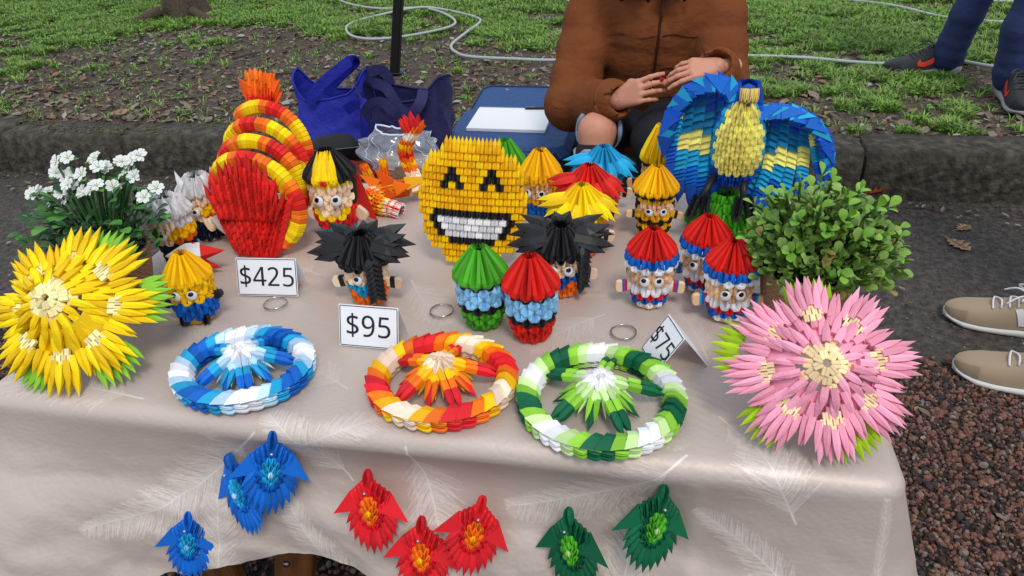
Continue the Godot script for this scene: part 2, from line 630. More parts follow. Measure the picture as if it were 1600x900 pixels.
func make_kerb() -> void:
	var kerb := Node3D.new()
	kerb.name = "kerb"
	kerb.set_meta("kind", "structure")
	add_child(kerb)
	var m := ground_mat("kerb_stone", Color(0.09, 0.082, 0.066), Color(0.40, 0.375, 0.315), 0.03, 1.3, 0.9, 4.0, 21)
	var nz := FastNoiseLite.new()
	nz.seed = 5
	nz.frequency = 9.0
	var joints := [-8.4, -7.5, -6.6, -5.7, -4.8, -3.9, -2.98, -2.42, -1.86, -1.28, -0.66, -0.1, 0.42, 0.97, 1.56, 2.15, 3.0, 3.9, 4.8, 5.7]
	for i in joints.size() - 1:
		var x0: float = joints[i] + 0.007
		var x1: float = joints[i + 1] - 0.007
		var h := KH + rng.randf_range(-0.004, 0.006)
		var zf := -1.9 + rng.randf_range(-0.012, 0.012)
		var st := stool()
		# profile of the stone from the path, up the worn front face and over the top to the earth
		var prof := [[0.0, 0.0], [0.04, 0.0], [0.09, -0.002], [0.13, -0.006], [h - 0.012, -0.012], [h - 0.003, -0.022], [h, -0.04], [h, -0.1], [h, -0.17], [0.0, -0.18]]
		var rows := []
		var nx := 26
		for p in prof:
			var row := []
			for k in nx + 1:
				var x := lerpf(x0, x1, float(k) / nx)
				var e := minf(x - x0, x1 - x)
				var chip := 0.010 * exp(-e / 0.012)
				var w := Vector3(x, p[0], zf + p[1] - chip)
				if p[0] > 0.0: w += Vector3(0, nz.get_noise_3d(x, p[0], p[1]) * 0.004 - chip * 0.5, nz.get_noise_3d(x + 9.0, p[0] * 2.0, p[1]) * 0.006 + 0.5 * minf(0.0, nz.get_noise_3d(x * 2.0, p[0], 4.0) + 0.25) * 0.05 * smoothstep(0.1, 0.17, p[0]))
				row.append(w)
			rows.append(row)
		skin_rows(st, rows)
		for e in [0, nx]:
			var c := Vector3(x0 if e == 0 else x1, h * 0.5, zf - 0.09)
			for j in prof.size() - 1:
				if e == 0: tri(st, rows[j][e], c, rows[j + 1][e])
				else: tri(st, rows[j][e], rows[j + 1][e], c)
		part("kerb_stone", done(st), m, kerb)
	# dark earth in the joints
	var st2 := stool()
	box_into(st2, Vector3(-1.4, 0.07, -2.0), Vector3(14.0, 0.14, 0.12), 0.01)
	part("joint_earth", done(st2), plain("joint", Color(0.09, 0.08, 0.07), 0.95), kerb)
	# moss and dirt cushions along the top edge
	var mm := MultiMesh.new()
	mm.transform_format = MultiMesh.TRANSFORM_3D
	mm.use_colors = true
	mm.mesh = pebble_mesh(8)
	mm.instance_count = 2600
	for i in 2600:
		var x := rng.randf_range(-3.4, 2.6)
		var d := absf(rng.randfn(0.0, 0.06))
		var y := KH
		var z := -1.935 - d
		if nz.get_noise_2d(x * 0.25, 3.0) < -0.1: z -= 0.08
		var s := rng.randf_range(0.002, 0.007)
		mm.set_instance_transform(i, Transform3D(Basis.from_euler(Vector3(rng.randf(), rng.randf() * 6, 0)) * Basis.from_scale(Vector3(s, s * 0.5, s)), Vector3(x, y, z)))
		mm.set_instance_color(i, Color(0.06, 0.06, 0.03).lerp(Color(0.10, 0.12, 0.03), rng.randf()) if rng.randf() < 0.6 else Color(0.09, 0.075, 0.06))
	var vm := plain("grit", Color.WHITE, 0.85)
	multi("kerb_moss", mm, vm, kerb)

var lawn_noise: FastNoiseLite
func lawn_y(x: float, z: float) -> float:
	return KH - 0.004 + lawn_noise.get_noise_2d(x * 0.6, z * 0.6) * 0.02 * smoothstep(-2.05, -2.5, z) + maxf(0.0, -z - 4.5) * 0.02

# how green the lawn is at a place: bare trodden earth near the kerb, thick grass farther back
func green(x: float, z: float) -> float:
	var g := 0.46 + lawn_noise.get_noise_2d(x * 1.3 + 40.0, z * 1.9) * 1.15 + lawn_noise.get_noise_2d(x * 6.0, z * 6.0 + 9.0) * 0.8
	g += (-z - 3.08) * 0.42
	g -= 0.95 * exp(-(pow((x + 1.95) / 1.05, 2) + pow((z + 2.95) / 0.75, 2)))   # the bare patch behind the left end of the kerb
	g -= 0.35 * exp(-(pow((x + 0.55) / 0.5, 2) + pow((z + 2.5) / 0.4, 2)))
	g += 0.30 * exp(-(pow((x - 0.75) / 0.7, 2) + pow((z + 2.75) / 0.5, 2)))
	return g

func make_lawn() -> void:
	lawn_noise = FastNoiseLite.new()
	lawn_noise.seed = 77
	lawn_noise.frequency = 0.9
	lawn_noise.fractal_octaves = 3
	var m := ground_mat("earth", Color(0.17, 0.145, 0.12), Color(0.42, 0.365, 0.305), 0.035, 1.4, 0.95, 8.0, 31)
	struct_("lawn_ground", sheet(-9, 8, -12, -2.07, 120, 80, lawn_y), m)
	var far := func(_x, z): return KH + 0.146 + (-z - 12.0) * 0.004
	struct_("far_lawn", sheet(-120, 120, -240, -12, 4, 4, far), ground_mat("far_grass", Color(0.14, 0.19, 0.06), Color(0.26, 0.32, 0.12), 0.05, 0.8, 0.95, 6.0, 33))
	# grass: tufts of narrow bent blades and round clover leaves
	var st := stool()
	var r := RandomNumberGenerator.new()
	r.seed = 4
	for k in 9:
		var a := r.randf() * TAU
		var d := Vector3(cos(a), 0, sin(a))
		var s := Vector3(-d.z, 0, d.x)
		var o := d * r.randf() * 0.35
		var h := r.randf_range(0.55, 1.0)
		var w := 0.05
		var m1 := o + d * 0.18 + Vector3.UP * h * 0.6
		var tip := o + d * r.randf_range(0.4, 0.8) + Vector3.UP * h * r.randf_range(0.65, 1.0)
		quad(st, o - s * w, m1 - s * w * 0.8, m1 + s * w * 0.8, o + s * w)
		tri(st, m1 - s * w * 0.8, tip, m1 + s * w * 0.8)
	var tuft := done(st)
	st = stool()
	for k in 5:
		var a := r.randf() * TAU
		var o := Vector3(cos(a), 0, sin(a)) * r.randf_range(0.2, 0.7)
		var y := r.randf_range(0.25, 0.6)
		var c := o + Vector3.UP * y
		var tilt := Vector3(r.randfn(0, 0.25), 0, r.randfn(0, 0.25))
		for j in 6:
			var p0 := Vector3(cos(TAU * j / 6), 0, sin(TAU * j / 6)) * 0.27
			var p1 := Vector3(cos(TAU * (j + 1) / 6), 0, sin(TAU * (j + 1) / 6)) * 0.27
			tri(st, c, c + p1 + Vector3.UP * p1.dot(tilt), c + p0 + Vector3.UP * p0.dot(tilt))
	var clover := done(st)
	var gm := plain("grass_blades", Color.WHITE, 0.6)
	gm.vertex_color_use_as_albedo = true
	gm.backlight_enabled = true
	gm.backlight = Color(0.25, 0.3, 0.1)
	for kind in 2:
		var tf: Array[Transform3D] = []
		var cl: Array[Color] = []
		for i in (190000 if kind == 0 else 70000):
			var z := -2.1 - pow(rng.randf(), 1.25) * 5.2
			var x := rng.randf_range(-4.6, 3.6) * (1.0 + maxf(0.0, -z - 4.0) * 0.15)
			var g := green(x, z)
			if kind == 1: g -= 0.12 - (0.22 if x < -1.6 and z < -3.3 else 0.0)
			var keep := smoothstep(0.42, 0.85, g)
			keep = keep * 0.9 + 0.025
			if rng.randf() > keep: continue
			var s := rng.randf_range(0.026, 0.052) if kind == 0 else rng.randf_range(0.018, 0.034)
			s *= 0.75 + 0.5 * clampf(g, 0, 1)
			tf.append(Transform3D(Basis(Vector3.UP, rng.randf() * TAU) * Basis.from_scale(Vector3(s, s * rng.randf_range(0.6, 1.1), s)), Vector3(x, lawn_y(x, z) - 0.001, z)))
			var c := Color(0.09, 0.20, 0.024).lerp(Color(0.25, 0.43, 0.06), rng.randf())
			if kind == 1: c = Color(0.08, 0.21, 0.024).lerp(Color(0.21, 0.43, 0.06), rng.randf())
			if rng.randf() < 0.08: c = Color(0.22, 0.19, 0.09)
			cl.append(c)
		var mm := MultiMesh.new()
		mm.transform_format = MultiMesh.TRANSFORM_3D
		mm.use_colors = true
		mm.mesh = tuft if kind == 0 else clover
		mm.instance_count = tf.size()
		for i in tf.size():
			mm.set_instance_transform(i, tf[i])
			mm.set_instance_color(i, cl[i])
		multi("grass" if kind == 0 else "clover", mm, gm)
	# leaf litter, chips and small stones pressed into the earth
	var vm := plain("grit", Color.WHITE, 0.85)
	for kind in 2:
		var mm := MultiMesh.new()
		mm.transform_format = MultiMesh.TRANSFORM_3D
		mm.use_colors = true
		mm.mesh = dead_leaf_mesh() if kind == 0 else pebble_mesh(12)
		var n := 11000 if kind == 0 else 9000
		mm.instance_count = n
		for i in n:
			var z := -2.08 - pow(rng.randf(), 1.3) * 4.0
			var x := rng.randf_range(-4.2, 3.2)
			var s := rng.randf_range(0.012, 0.042) if kind == 0 else rng.randf_range(0.003, 0.011)
			if kind == 0 and rng.randf() < 0.05: s *= 1.5
			mm.set_instance_transform(i, Transform3D(Basis.from_euler(Vector3(rng.randfn(0, 0.22), rng.randf() * 6, rng.randfn(0, 0.22))) * Basis.from_scale(Vector3(s * rng.randf_range(0.4, 1.0), s, s)), Vector3(x, lawn_y(x, z) + s * 0.12, z)))
			var c := Color(0.10, 0.07, 0.05).lerp(Color(0.27, 0.22, 0.17), pow(rng.randf(), 1.6))
			if rng.randf() < 0.1: c = Color(0.33, 0.31, 0.28)
			elif rng.randf() < 0.12: c = Color(0.24, 0.12, 0.06)
			mm.set_instance_color(i, c)
		multi("leaf_litter" if kind == 0 else "soil_crumbs", mm, vm)
	# twigs
	var tw := plain("twig", Color(0.25, 0.2, 0.16), 0.9)
	var where := ["twig in the middle of the bare patch", "twig nearest the kerb, left of the coiled dragon", "twig farthest back on the bare patch", "twig at the right end of the bare patch", "long twig at the far left above the kerb", "twig near the kerb below the black shoes", "twig under the black shoe at the right"]
	var ti := -1
	for t in [[-2.35, -2.6, 0.5, 0.16], [-1.95, -2.35, 0.3, 0.2], [-2.0, -3.1, 0.9, 0.22], [-1.62, -2.75, 0.6, 0.14], [-2.75, -2.5, 0.2, 0.3], [1.45, -2.35, 0.25, 0.22], [1.3, -2.75, -0.9, 0.14]]:
		ti += 1
		var a := Vector3(t[0], lawn_y(t[0], t[1]) + 0.006, t[1])
		var d: Vector3 = Vector3(cos(t[2]), 0, -sin(t[2])) * t[3]
		var o := part("twig", tube_mesh(PackedVector3Array([Vector3.ZERO, d * 0.35 + Vector3(0, 0.004, 0.008), d * 0.7 + Vector3(0, 0.002, -0.006), d]), PackedFloat32Array([0.005, 0.0045, 0.004, 0.002]), 6), tw, self, Transform3D(Basis.IDENTITY, a))
		tag(o, "thin dry brown " + where[ti], "twig", "twigs on the lawn")

func make_tree() -> void:
	# the foot of a tree leaves the frame at its top edge; trunk and limbs stand on above
	var t := thing("tree", "rough grey brown tree trunk rooted at the back of the lawn", "tree", Vector3(-2.98, KH, -4.25))
	var m := ground_mat("bark", Color(0.16, 0.125, 0.10), Color(0.46, 0.39, 0.32), 0.03, 4.0, 0.95, 12.0, 41)
	m.uv1_scale = Vector3(9, 1.6, 9)
	var st := stool()
	var nz := FastNoiseLite.new()
	nz.seed = 9
	nz.frequency = 1.4
	var rows := []
	for j in 24:
		var y := -0.06 + pow(j / 23.0, 1.5) * 3.4
		var ring := []
		for k in 28:
			var a := TAU * k / 28
			var r := 0.11 - 0.01 * y + 0.07 * exp(-maxf(y, 0.0) / 0.13) * (0.55 + 0.45 * sin(a * 4.0 + 0.6))
			r += nz.get_noise_3d(cos(a) * 2.5, y * 0.8, sin(a) * 2.5) * 0.03
			ring.append(Vector3(cos(a) * r - y * 0.05, y, -sin(a) * r))
		rows.append(ring)
	skin_rows(st, rows, true)
	part("trunk", done(st), m, t)
	for l in [[2.6, 0.7, 1.3], [3.0, 2.9, 1.1], [3.3, 4.6, 1.4]]:
		var p := Vector3(-l[0] * 0.05, l[0], 0)
		var d: Vector3 = Vector3(cos(l[1]) * 0.9, 1.0, sin(l[1]) * 0.9) * l[2]
		part("limb", tube_mesh(PackedVector3Array([p, p + d * 0.4 + Vector3.UP * 0.05, p + d]), PackedFloat32Array([0.09, 0.06, 0.02]), 9), m, t)
	part("root", tube_mesh(smooth_path([Vector3(0.12, 0.05, 0.1), Vector3(0.22, 0.02, 0.16), Vector3(0.30, 0.0, 0.2), Vector3(0.36, -0.03, 0.24)], 5), 0.03, 8), m, t)
	part("root", tube_mesh(smooth_path([Vector3(-0.12, 0.05, 0.1), Vector3(-0.2, 0.02, 0.16), Vector3(-0.3, -0.03, 0.2)], 5), 0.035, 8), m, t)
	# the crown starts above the limbs
	var mm := MultiMesh.new()
	mm.transform_format = MultiMesh.TRANSFORM_3D
	mm.mesh = M_leaf
	mm.instance_count = 5000
	for i in 5000:
		var c: Vector3 = [Vector3(0.9, 4.3, 0.6), Vector3(-1.0, 4.5, 0.2), Vector3(-0.2, 4.8, -1.0), Vector3(0, 5.2, 0)][i % 4]
		var p := c + Vector3(rng.randfn(0, 0.5), rng.randfn(0, 0.35), rng.randfn(0, 0.5))
		mm.set_instance_transform(i, Transform3D(Basis.from_euler(Vector3(rng.randf() * 6, rng.randf() * 6, rng.randf() * 6)) * 0.1, p))
	multi("crown", mm, plain("crown_leaf", Color(0.3, 0.38, 0.16), 0.7), t)

# ---------------------------------------------------------------- table and cloth
func make_table() -> void:
	var t := thing("table", "brown wooden folding table almost hidden under the feather patterned cloth", "table", Vector3(0, 0, -0.3))
	var m := plain("table_wood", Color.WHITE, 0.55)
	m.albedo_texture = noise_tex(0.02, Color(0.36, 0.22, 0.09), Color(0.52, 0.34, 0.15), 256, 51, 4)
	m.uv1_triplanar = true
	m.uv1_scale = Vector3(14, 2, 14)
	part("tabletop", box_mesh(Vector3(0.96, 0.022, 0.57), 0.004), m, t, Transform3D(Basis.IDENTITY, Vector3(0, TH - 0.017, 0)))
	for s in [-1.0, 1.0]:
		part("apron_rail", box_mesh(Vector3(0.86, 0.045, 0.02), 0.002), m, t, Transform3D(Basis.IDENTITY, Vector3(0, TH - 0.052, s * 0.22)))
	# crossed front and back legs, a bolt where each pair crosses
	for l in [[-0.36, 0.22, 0.10], [-0.22, 0.20, -0.42], [-0.095, 0.21, 0.06], [0.38, 0.22, -0.05], [-0.36, -0.22, 0.05], [0.38, -0.22, -0.05]]:
		var h := TH - 0.03
		var b := Basis(Vector3.BACK, l[2] * 0.6)
		part("leg", box_mesh(Vector3(0.058, h, 0.024), 0.003), m, t, Transform3D(b, Vector3(l[0], h * 0.5 - 0.001, l[1])))
	var bolt := part("bolt", lathe([[0.0, 0.004], [0.004, 0.0035], [0.006, 0.001], [0.006, 0.0]], 12), plain("bolt_steel", Color(0.55, 0.55, 0.56), 0.35, 1.0), t)
	bolt.transform = Transform3D(Basis(Vector3.RIGHT, PI / 2), Vector3(-0.247, 0.215, 0.214))

func feather(img: Image, a: Vector2, b: Vector2, w: float, bend: float, strength: float) -> void:
	# quill from a to the tip b in cloth metres; barbs are short curved strokes on both sides
	var px := Vector2(img.get_width() / 1.30, img.get_height() / 1.06)
	var L := a.distance_to(b)
	var d := (b - a) / L
	var n := Vector2(-d.y, d.x)
	var pen := func(p: Vector2, s: float, wide: float):
		var q := (p + Vector2(0.65, 0.66)) * px
		var r := int(ceil(wide))
		for y in range(int(q.y) - r, int(q.y) + r + 2):
			for x in range(int(q.x) - r, int(q.x) + r + 2):
				if x < 0 or y < 0 or x >= img.get_width() or y >= img.get_height(): continue
				var k := clampf(wide + 0.5 - Vector2(x, y).distance_to(q), 0.0, 1.0) * s
				var o := img.get_pixel(x, y).r
				if k > o: img.set_pixel(x, y, Color(k, k, k))
	var shaft := func(t: float) -> Vector2: return a + d * L * t + n * bend * L * sin(t * PI)
	for i in int(L * px.x):
		var t := i / (L * px.x)
		pen.call(shaft.call(t), 0.75 * strength, lerpf(2.0, 0.8, t))
	var count := int(L * 640)
	for side in [-1.0, 1.0]:
		for i in count:
			var t := 0.12 + 0.88 * (i + rng.randf()) / count
			var half := w * 0.5 * sqrt(maxf(0.0, sin(PI * pow(t, 0.62)))) * rng.randf_range(0.75, 1.1)
			if t < 0.35: half *= 0.75 + rng.randf() * 0.35
			var p: Vector2 = shaft.call(t)
			var dir: Vector2 = (d * 0.75 + n * side * 0.85).normalized()
			var s := strength * rng.randf_range(0.45, 0.95)
			var steps := int(half * 1.25 * px.x)
			var curl := rng.randf_range(-0.3, 0.9)
			for k in steps:
				var u := float(k) / maxi(steps, 1)
				dir = (dir + (d * curl) * 0.02).normalized()
				p += dir / px.x
				pen.call(p, s * (1.0 - 0.3 * u), 0.66)

func make_tablecloth() -> void:
	var img := Image.create(2048, 1670, false, Image.FORMAT_RGB8)
	img.fill(Color(0, 0, 0))
	for f in [[-0.522, 0.084, -0.457, 0.329, 0.085, 0.06, 1.0], [-0.149, 0.022, -0.379, 0.166, 0.07, -0.1, 1.0], [-0.054, 0.09, -0.139, -0.001, 0.06, 0.05, 1.0], [-0.226, 0.241, -0.213, 0.119, 0.055, 0.02, 1.0], [-0.015, 0.25, -0.133, 0.117, 0.055, -0.05, 1.0],
			[0.017, 0.022, 0.085, 0.225, 0.075, 0.04, 1.0], [0.293, 0.003, 0.115, 0.101, 0.062, -0.1, 1.0], [0.235, 0.215, 0.255, 0.07, 0.06, 0.0, 1.0], [0.43, 0.186, 0.305, 0.074, 0.046, 0.06, 1.0], [0.398, 0.07, 0.357, -0.02, 0.075, 0.0, 1.0], [0.502, 0.16, 0.471, 0.025, 0.035, 0.05, 0.8],
			[0.327, -0.055, 0.393, 0.02, 0.045, 0.03, 0.6], [-0.29, -0.004, -0.5, -0.005, 0.06, 0.05, 0.75], [-0.07, -0.05, -0.19, -0.1, 0.055, 0.05, 0.4], [0.25, -0.085, 0.286, -0.004, 0.045, 0.0, 0.5], [0.2, -0.225, 0.12, -0.14, 0.055, 0.06, 0.5], [-0.067, -0.28, 0.012, -0.185, 0.055, 0.05, 0.5],
			[-0.1, 0.034, 0.0, -0.02, 0.045, 0.02, 0.7], [-0.415, -0.309, -0.436, -0.459, 0.057, 0.05, 0.5], [0.32, -0.15, 0.28, -0.26, 0.05, 0.05, 0.45], [-0.2, -0.28, -0.32, -0.36, 0.055, -0.05, 0.5], [0.36, -0.3, 0.44, -0.42, 0.06, 0.05, 0.5], [0.08, -0.42, -0.05, -0.5, 0.06, 0.05, 0.5], [-0.62, 0.02, -0.7, 0.2, 0.07, 0.05, 0.8], [0.56, -0.2, 0.62, -0.02, 0.06, 0.0, 0.8], [-0.36, -0.16, -0.24, -0.13, 0.05, 0.05, 0.45]]:
		feather(img, Vector2(f[0], f[1]), Vector2(f[2], f[3]), f[4], f[5], f[6])
	# woven sheen: the feathers are the paler, shinier yarn of the same cloth
	var base := Color(0.755, 0.695, 0.655)
	var lightc := Color(0.97, 0.945, 0.915)
	var data := img.get_data()
	for i in data.size() / 3:
		var k := data[i * 3] / 255.0
		var c := base.lerp(lightc, k * 0.85)
		data[i * 3] = int(c.r * 255)
		data[i * 3 + 1] = int(c.g * 255)
		data[i * 3 + 2] = int(c.b * 255)
	img = Image.create_from_data(2048, 1670, false, Image.FORMAT_RGB8, data)
	var m := StandardMaterial3D.new()
	m.albedo_texture = ImageTexture.create_from_image(img)
	m.roughness = 0.52
	m.metallic_specular = 0.6
	m.metallic = 0.2
	m.normal_enabled = true
	m.normal_texture = noise_tex(0.35, Color.BLACK, Color.WHITE, 512, 61, 2, true, 1.6)
	m.normal_scale = 0.12
	# mesh: rings from the middle of the top out to the edge, round the edge and down to the hem
	var N := 480
	var hx := 0.492
	var hz := 0.313
	var cz := -0.293
	var rc := 0.026
	var wn := FastNoiseLite.new()
	wn.seed = 14
	wn.frequency = 3.2
	var per := []     # perimeter point and outward normal
	var total := 2.0 * (2.0 * hx + 2.0 * hz - 4.0 * rc) + TAU * rc
	for i in N:
		var s := total * i / N
		var p := Vector2.ZERO
		var nn := Vector2.ZERO
		var segs := [[2.0 * hx - 2.0 * rc, Vector2(-hx + rc, hz), Vector2(1, 0), Vector2(0, 1)], [2.0 * hz - 2.0 * rc, Vector2(hx, hz - rc), Vector2(0, -1), Vector2(1, 0)], [2.0 * hx - 2.0 * rc, Vector2(hx - rc, -hz), Vector2(-1, 0), Vector2(0, -1)], [2.0 * hz - 2.0 * rc, Vector2(-hx, -hz + rc), Vector2(0, 1), Vector2(-1, 0)]]
		for g in segs:
			if s <= g[0]:
				p = g[1] + g[2] * s
				nn = g[3]
				break
			s -= g[0]
			if s <= PI / 2 * rc:
				var a := s / rc
				var ctr: Vector2 = g[1] + g[2] * g[0] - g[3] * rc
				nn = g[3] * cos(a) + g[2] * sin(a)
				p = ctr + nn * rc
				break
			s -= PI / 2 * rc
		per.append([p, nn])
	var hem := [[-0.7, 0.34], [-0.6, 0.325], [-0.36, 0.250], [-0.27, 0.190], [-0.2, 0.165], [-0.143, 0.155], [-0.012, 0.165], [0.05, 0.182], [0.2, 0.23], [0.35, 0.27], [0.6, 0.3]]
	var re := 0.019
	var rows := []
	var uvs := []
	var top := func(x: float, z: float) -> float: return TH + wn.get_noise_2d(x * 1.2, z * 1.2) * 0.0018 - 0.0014 + 0.0009 * exp(-pow((x - 0.305) / 0.004, 2)) + 0.0009 * exp(-pow((x + 0.20) / 0.004, 2)) + 0.0009 * exp(-pow((z + 0.27) / 0.004, 2))
	for j in 26:
		var t := j / 25.0
		var row := []
		var uv := []
		for i in N:
			var q: Vector2 = per[i][0] * t - per[i][1] * re * t
			row.append(Vector3(q.x, top.call(q.x, q.y + cz), q.y + cz))
			uv.append(q)
		rows.append(row)
		uvs.append(uv)
	var SK := 34
	for j in range(1, SK + 6):
		var row := []
		var uv := []
		for i in N:
			var p: Vector2 = per[i][0]
			var nn: Vector2 = per[i][1]
			var inner := p - nn * re
			var y0: float = top.call(inner.x, inner.y + cz)
			var front := clampf(nn.y, 0.0, 1.0)
			if j <= 5:
				var a := PI / 2 * j / 5.0
				var o := inner + nn * re * sin(a)
				row.append(Vector3(o.x, y0 - re * (1.0 - cos(a)), o.y + cz))
				uv.append(inner + nn * re * a)
			else:
				var v := (j - 5.0) / SK
				var drop := 0.27
				for h in hem.size() - 1:
					if p.x >= hem[h][0] and p.x <= hem[h + 1][0]:
						drop = lerpf(hem[h][1], hem[h + 1][1], smoothstep(0, 1, (p.x - hem[h][0]) / (hem[h + 1][0] - hem[h][0])))
				drop = lerpf(0.29, drop, front) + 0.008 * sin(i * 0.19) * front
				var d := drop * v
				# fold line of the packed cloth about 10 cm down, slack above it and standing out below
				var crease := 0.098 + 0.008 * sin(p.x * 5.0) + (0.018 * smoothstep(0.1, 0.5, p.x)) - 0.012 * smoothstep(-0.2, -0.5, p.x)
				var off := 0.0
				if d < crease: off = -0.019 * sin(PI * d / crease) * (0.6 + 0.4 * sin(p.x * 7.0 + 1.0)) + 0.006 * d / crease
				else: off = 0.006 + (d - crease) * 0.20 + 0.010 * (1.0 - exp(-(d - crease) / 0.012))
				off = lerpf(d * 0.10, off, front)
				var f := d / 0.3
				off += f * (0.012 * sin(p.x * 17.0 + 0.6) + 0.007 * sin(p.x * 31.0 + p.y * 9.0)) * front
				off += f * 0.014 * sin(p.y * 22.0 + 1.0) * (1.0 - front)
				# corners flare into cones
				var corner := clampf(1.0 - minf(absf(nn.x), absf(nn.y)) * -4.0, 0.0, 1.0)
				corner = exp(-pow(maxf(hx - absf(p.x), 0.0) / 0.11, 2)) * exp(-pow(maxf(hz - absf(p.y), 0.0) / 0.11, 2))
				off += corner * f * (0.11 if p.x < 0 else 0.055)
				var o := p + nn * off
				var side := Vector2(-nn.y, nn.x) * 0.0
				var y := y0 - re - d * (1.0 - 0.06 * corner)
				y += 0.003 * exp(-pow((d - crease) / 0.006, 2)) * front
				row.append(Vector3(o.x + side.x, y, o.y + side.y + cz + wn.get_noise_2d(p.x * 2.0, d * 4.0 + 5.0) * 0.014 * f + wn.get_noise_2d(p.x * 6.0, d * 9.0) * 0.004 * f + 0.0025 * front * exp(-pow((p.x - 0.305) / 0.006, 2)) + 0.0025 * front * exp(-pow((p.x + 0.20) / 0.006, 2))))
				uv.append(p + nn * (d + re * 0.57))
		rows.append(row)
		uvs.append(uv)
	var st := stool()
	for j in rows.size() - 1:
		for i in N:
			var k := (i + 1) % N
			for c in [[j, i], [j + 1, k], [j + 1, i], [j, i], [j, k], [j + 1, k]]:
				var w: Vector2 = uvs[c[0]][c[1]]
				st.set_uv(Vector2((w.x + 0.65) / 1.30, (w.y + cz + 0.66) / 1.06))
				st.add_vertex(rows[c[0]][c[1]])
	st.index()
	st.generate_normals()
	st.generate_tangents()
	var o := part("tablecloth", st.commit(), m, self)
	tag(o, "beige satin tablecloth with pale woven feathers hanging over the table edges", "tablecloth")

# ---------------------------------------------------------------- people
# a hand at wrist w: along = towards the fingertips, back = out of the back of the hand, side = towards the thumb; curls = bend of thumb, index, middle, ring, little
func hand_into(st: SurfaceTool, w: Vector3, along: Vector3, back: Vector3, side: Vector3, curls: Array, len_ := 0.18) -> void:
	along = along.normalized()
	back = (back - along * back.dot(along)).normalized()
	side = (side - along * side.dot(along) - back * side.dot(back)).normalized()
	var s := len_ / 0.18
	var f := Field.new(w - Vector3.ONE * 0.155 * s + along * 0.06 * s, w + Vector3.ONE * 0.155 * s + along * 0.06 * s, 0.0034)
	var at := func(a: float, b: float, c: float) -> Vector3: return w + (along * a + side * b + back * c) * s
	f.cap(at.call(-0.06, 0, 0), at.call(0.012, 0, 0), 0.026 * s, 0.024 * s, 0.012)
	# palm: four metacarpals
	for k in 4:
		var b0: float = [0.016, 0.006, -0.005, -0.015][k]
		var b1: float = [0.030, 0.010, -0.010, -0.029][k]
		f.cap(at.call(0.005, b0, 0), at.call([0.088, 0.092, 0.087, 0.078][k], b1, 0.002), 0.017 * s, 0.0115 * s, 0.012)
	# thenar pad and thumb leave the side of the palm near its base
	f.cap(at.call(0.02, 0.018, -0.008), at.call(0.055, 0.040, -0.016), 0.017 * s, 0.0125 * s, 0.012)
	var tb: float = curls[0]
	var t0: Vector3 = at.call(0.055, 0.042, -0.016)
	var td := (along * 0.85 + side * (0.55 - tb) - back * (0.25 + tb * 0.6)).normalized()
	var t1 := t0 + td * 0.034 * s
	var td2 := (td + (-side * 0.5 - back * 0.2) * tb + along * 0.3).normalized()
	f.cap(t0, t1, 0.0115 * s, 0.0095 * s, 0.005)
	f.cap(t1, t1 + td2 * 0.027 * s, 0.0095 * s, 0.0075 * s, 0.004)
	for k in 4:
		var l: float = [0.042, 0.046, 0.043, 0.034][k] * s
		var b1: float = [0.030, 0.010, -0.010, -0.029][k]
		var p: Vector3 = at.call([0.088, 0.092, 0.087, 0.078][k], b1, 0.002)
		var ang := 0.0
		var r: float = [0.0092, 0.0096, 0.009, 0.008][k] * s
		for j in 3:
			ang += curls[k + 1] * [0.75, 1.0, 0.7][j]
			var d: Vector3 = along * cos(ang) - back * sin(ang) + side * [0.10, 0.03, -0.04, -0.12][k] * cos(ang)
			var q: Vector3 = p + d.normalized() * l * [1.0, 0.62, 0.5][j]
			f.cap(p, q, r, r * 0.9, 0.003)
			p = q
			r *= 0.9
	f.into(st)

func head_into(st: SurfaceTool, c: Vector3, face: Vector3, s := 1.0) -> void:
	# c = middle of the skull, eyes at its height
	face = face.normalized()
	var up := (Vector3.UP - face * face.y).normalized()
	var side := up.cross(face).normalized()
	var at := func(x: float, y: float, z: float) -> Vector3: return c + (side * x + up * y + face * z) * s
	var f := Field.new(c - Vector3.ONE * 0.165 * s, c + Vector3.ONE * 0.165 * s, 0.0055)
	f.cap(at.call(0, 0.03, -0.015), at.call(0, 0.025, 0.02), 0.085 * s, 0.075 * s, 0.02)
	f.cap(at.call(0, -0.03, 0.03), at.call(0, -0.085, 0.055), 0.056 * s, 0.030 * s, 0.03)
	f.cap(at.call(0, 0.005, 0.092), at.call(0, -0.032, 0.112), 0.010 * s, 0.014 * s, 0.012)
	for e in [-1.0, 1.0]:
		f.cap(at.call(e * 0.013, -0.034, 0.102), at.call(e * 0.013, -0.034, 0.1), 0.009 * s, 0.009 * s, 0.008)
		f.cap(at.call(e * 0.018, 0.022, 0.088), at.call(e * 0.045, 0.020, 0.074), 0.010 * s, 0.009 * s, 0.012)
		f.cap(at.call(e * 0.032, 0.002, 0.074), at.call(e * 0.034, 0.002, 0.074), 0.013 * s, 0.013 * s, 0.004)
		f.cap(at.call(e * 0.083, 0.015, -0.01), at.call(e * 0.08, -0.025, -0.004), 0.012 * s, 0.009 * s, 0.006)
	f.cap(at.call(-0.02, -0.060, 0.089), at.call(0.02, -0.060, 0.089), 0.0075 * s, 0.0075 * s, 0.004)
	f.cap(at.call(-0.016, -0.070, 0.087), at.call(0.016, -0.070, 0.087), 0.008 * s, 0.008 * s, 0.004)
	f.into(st)

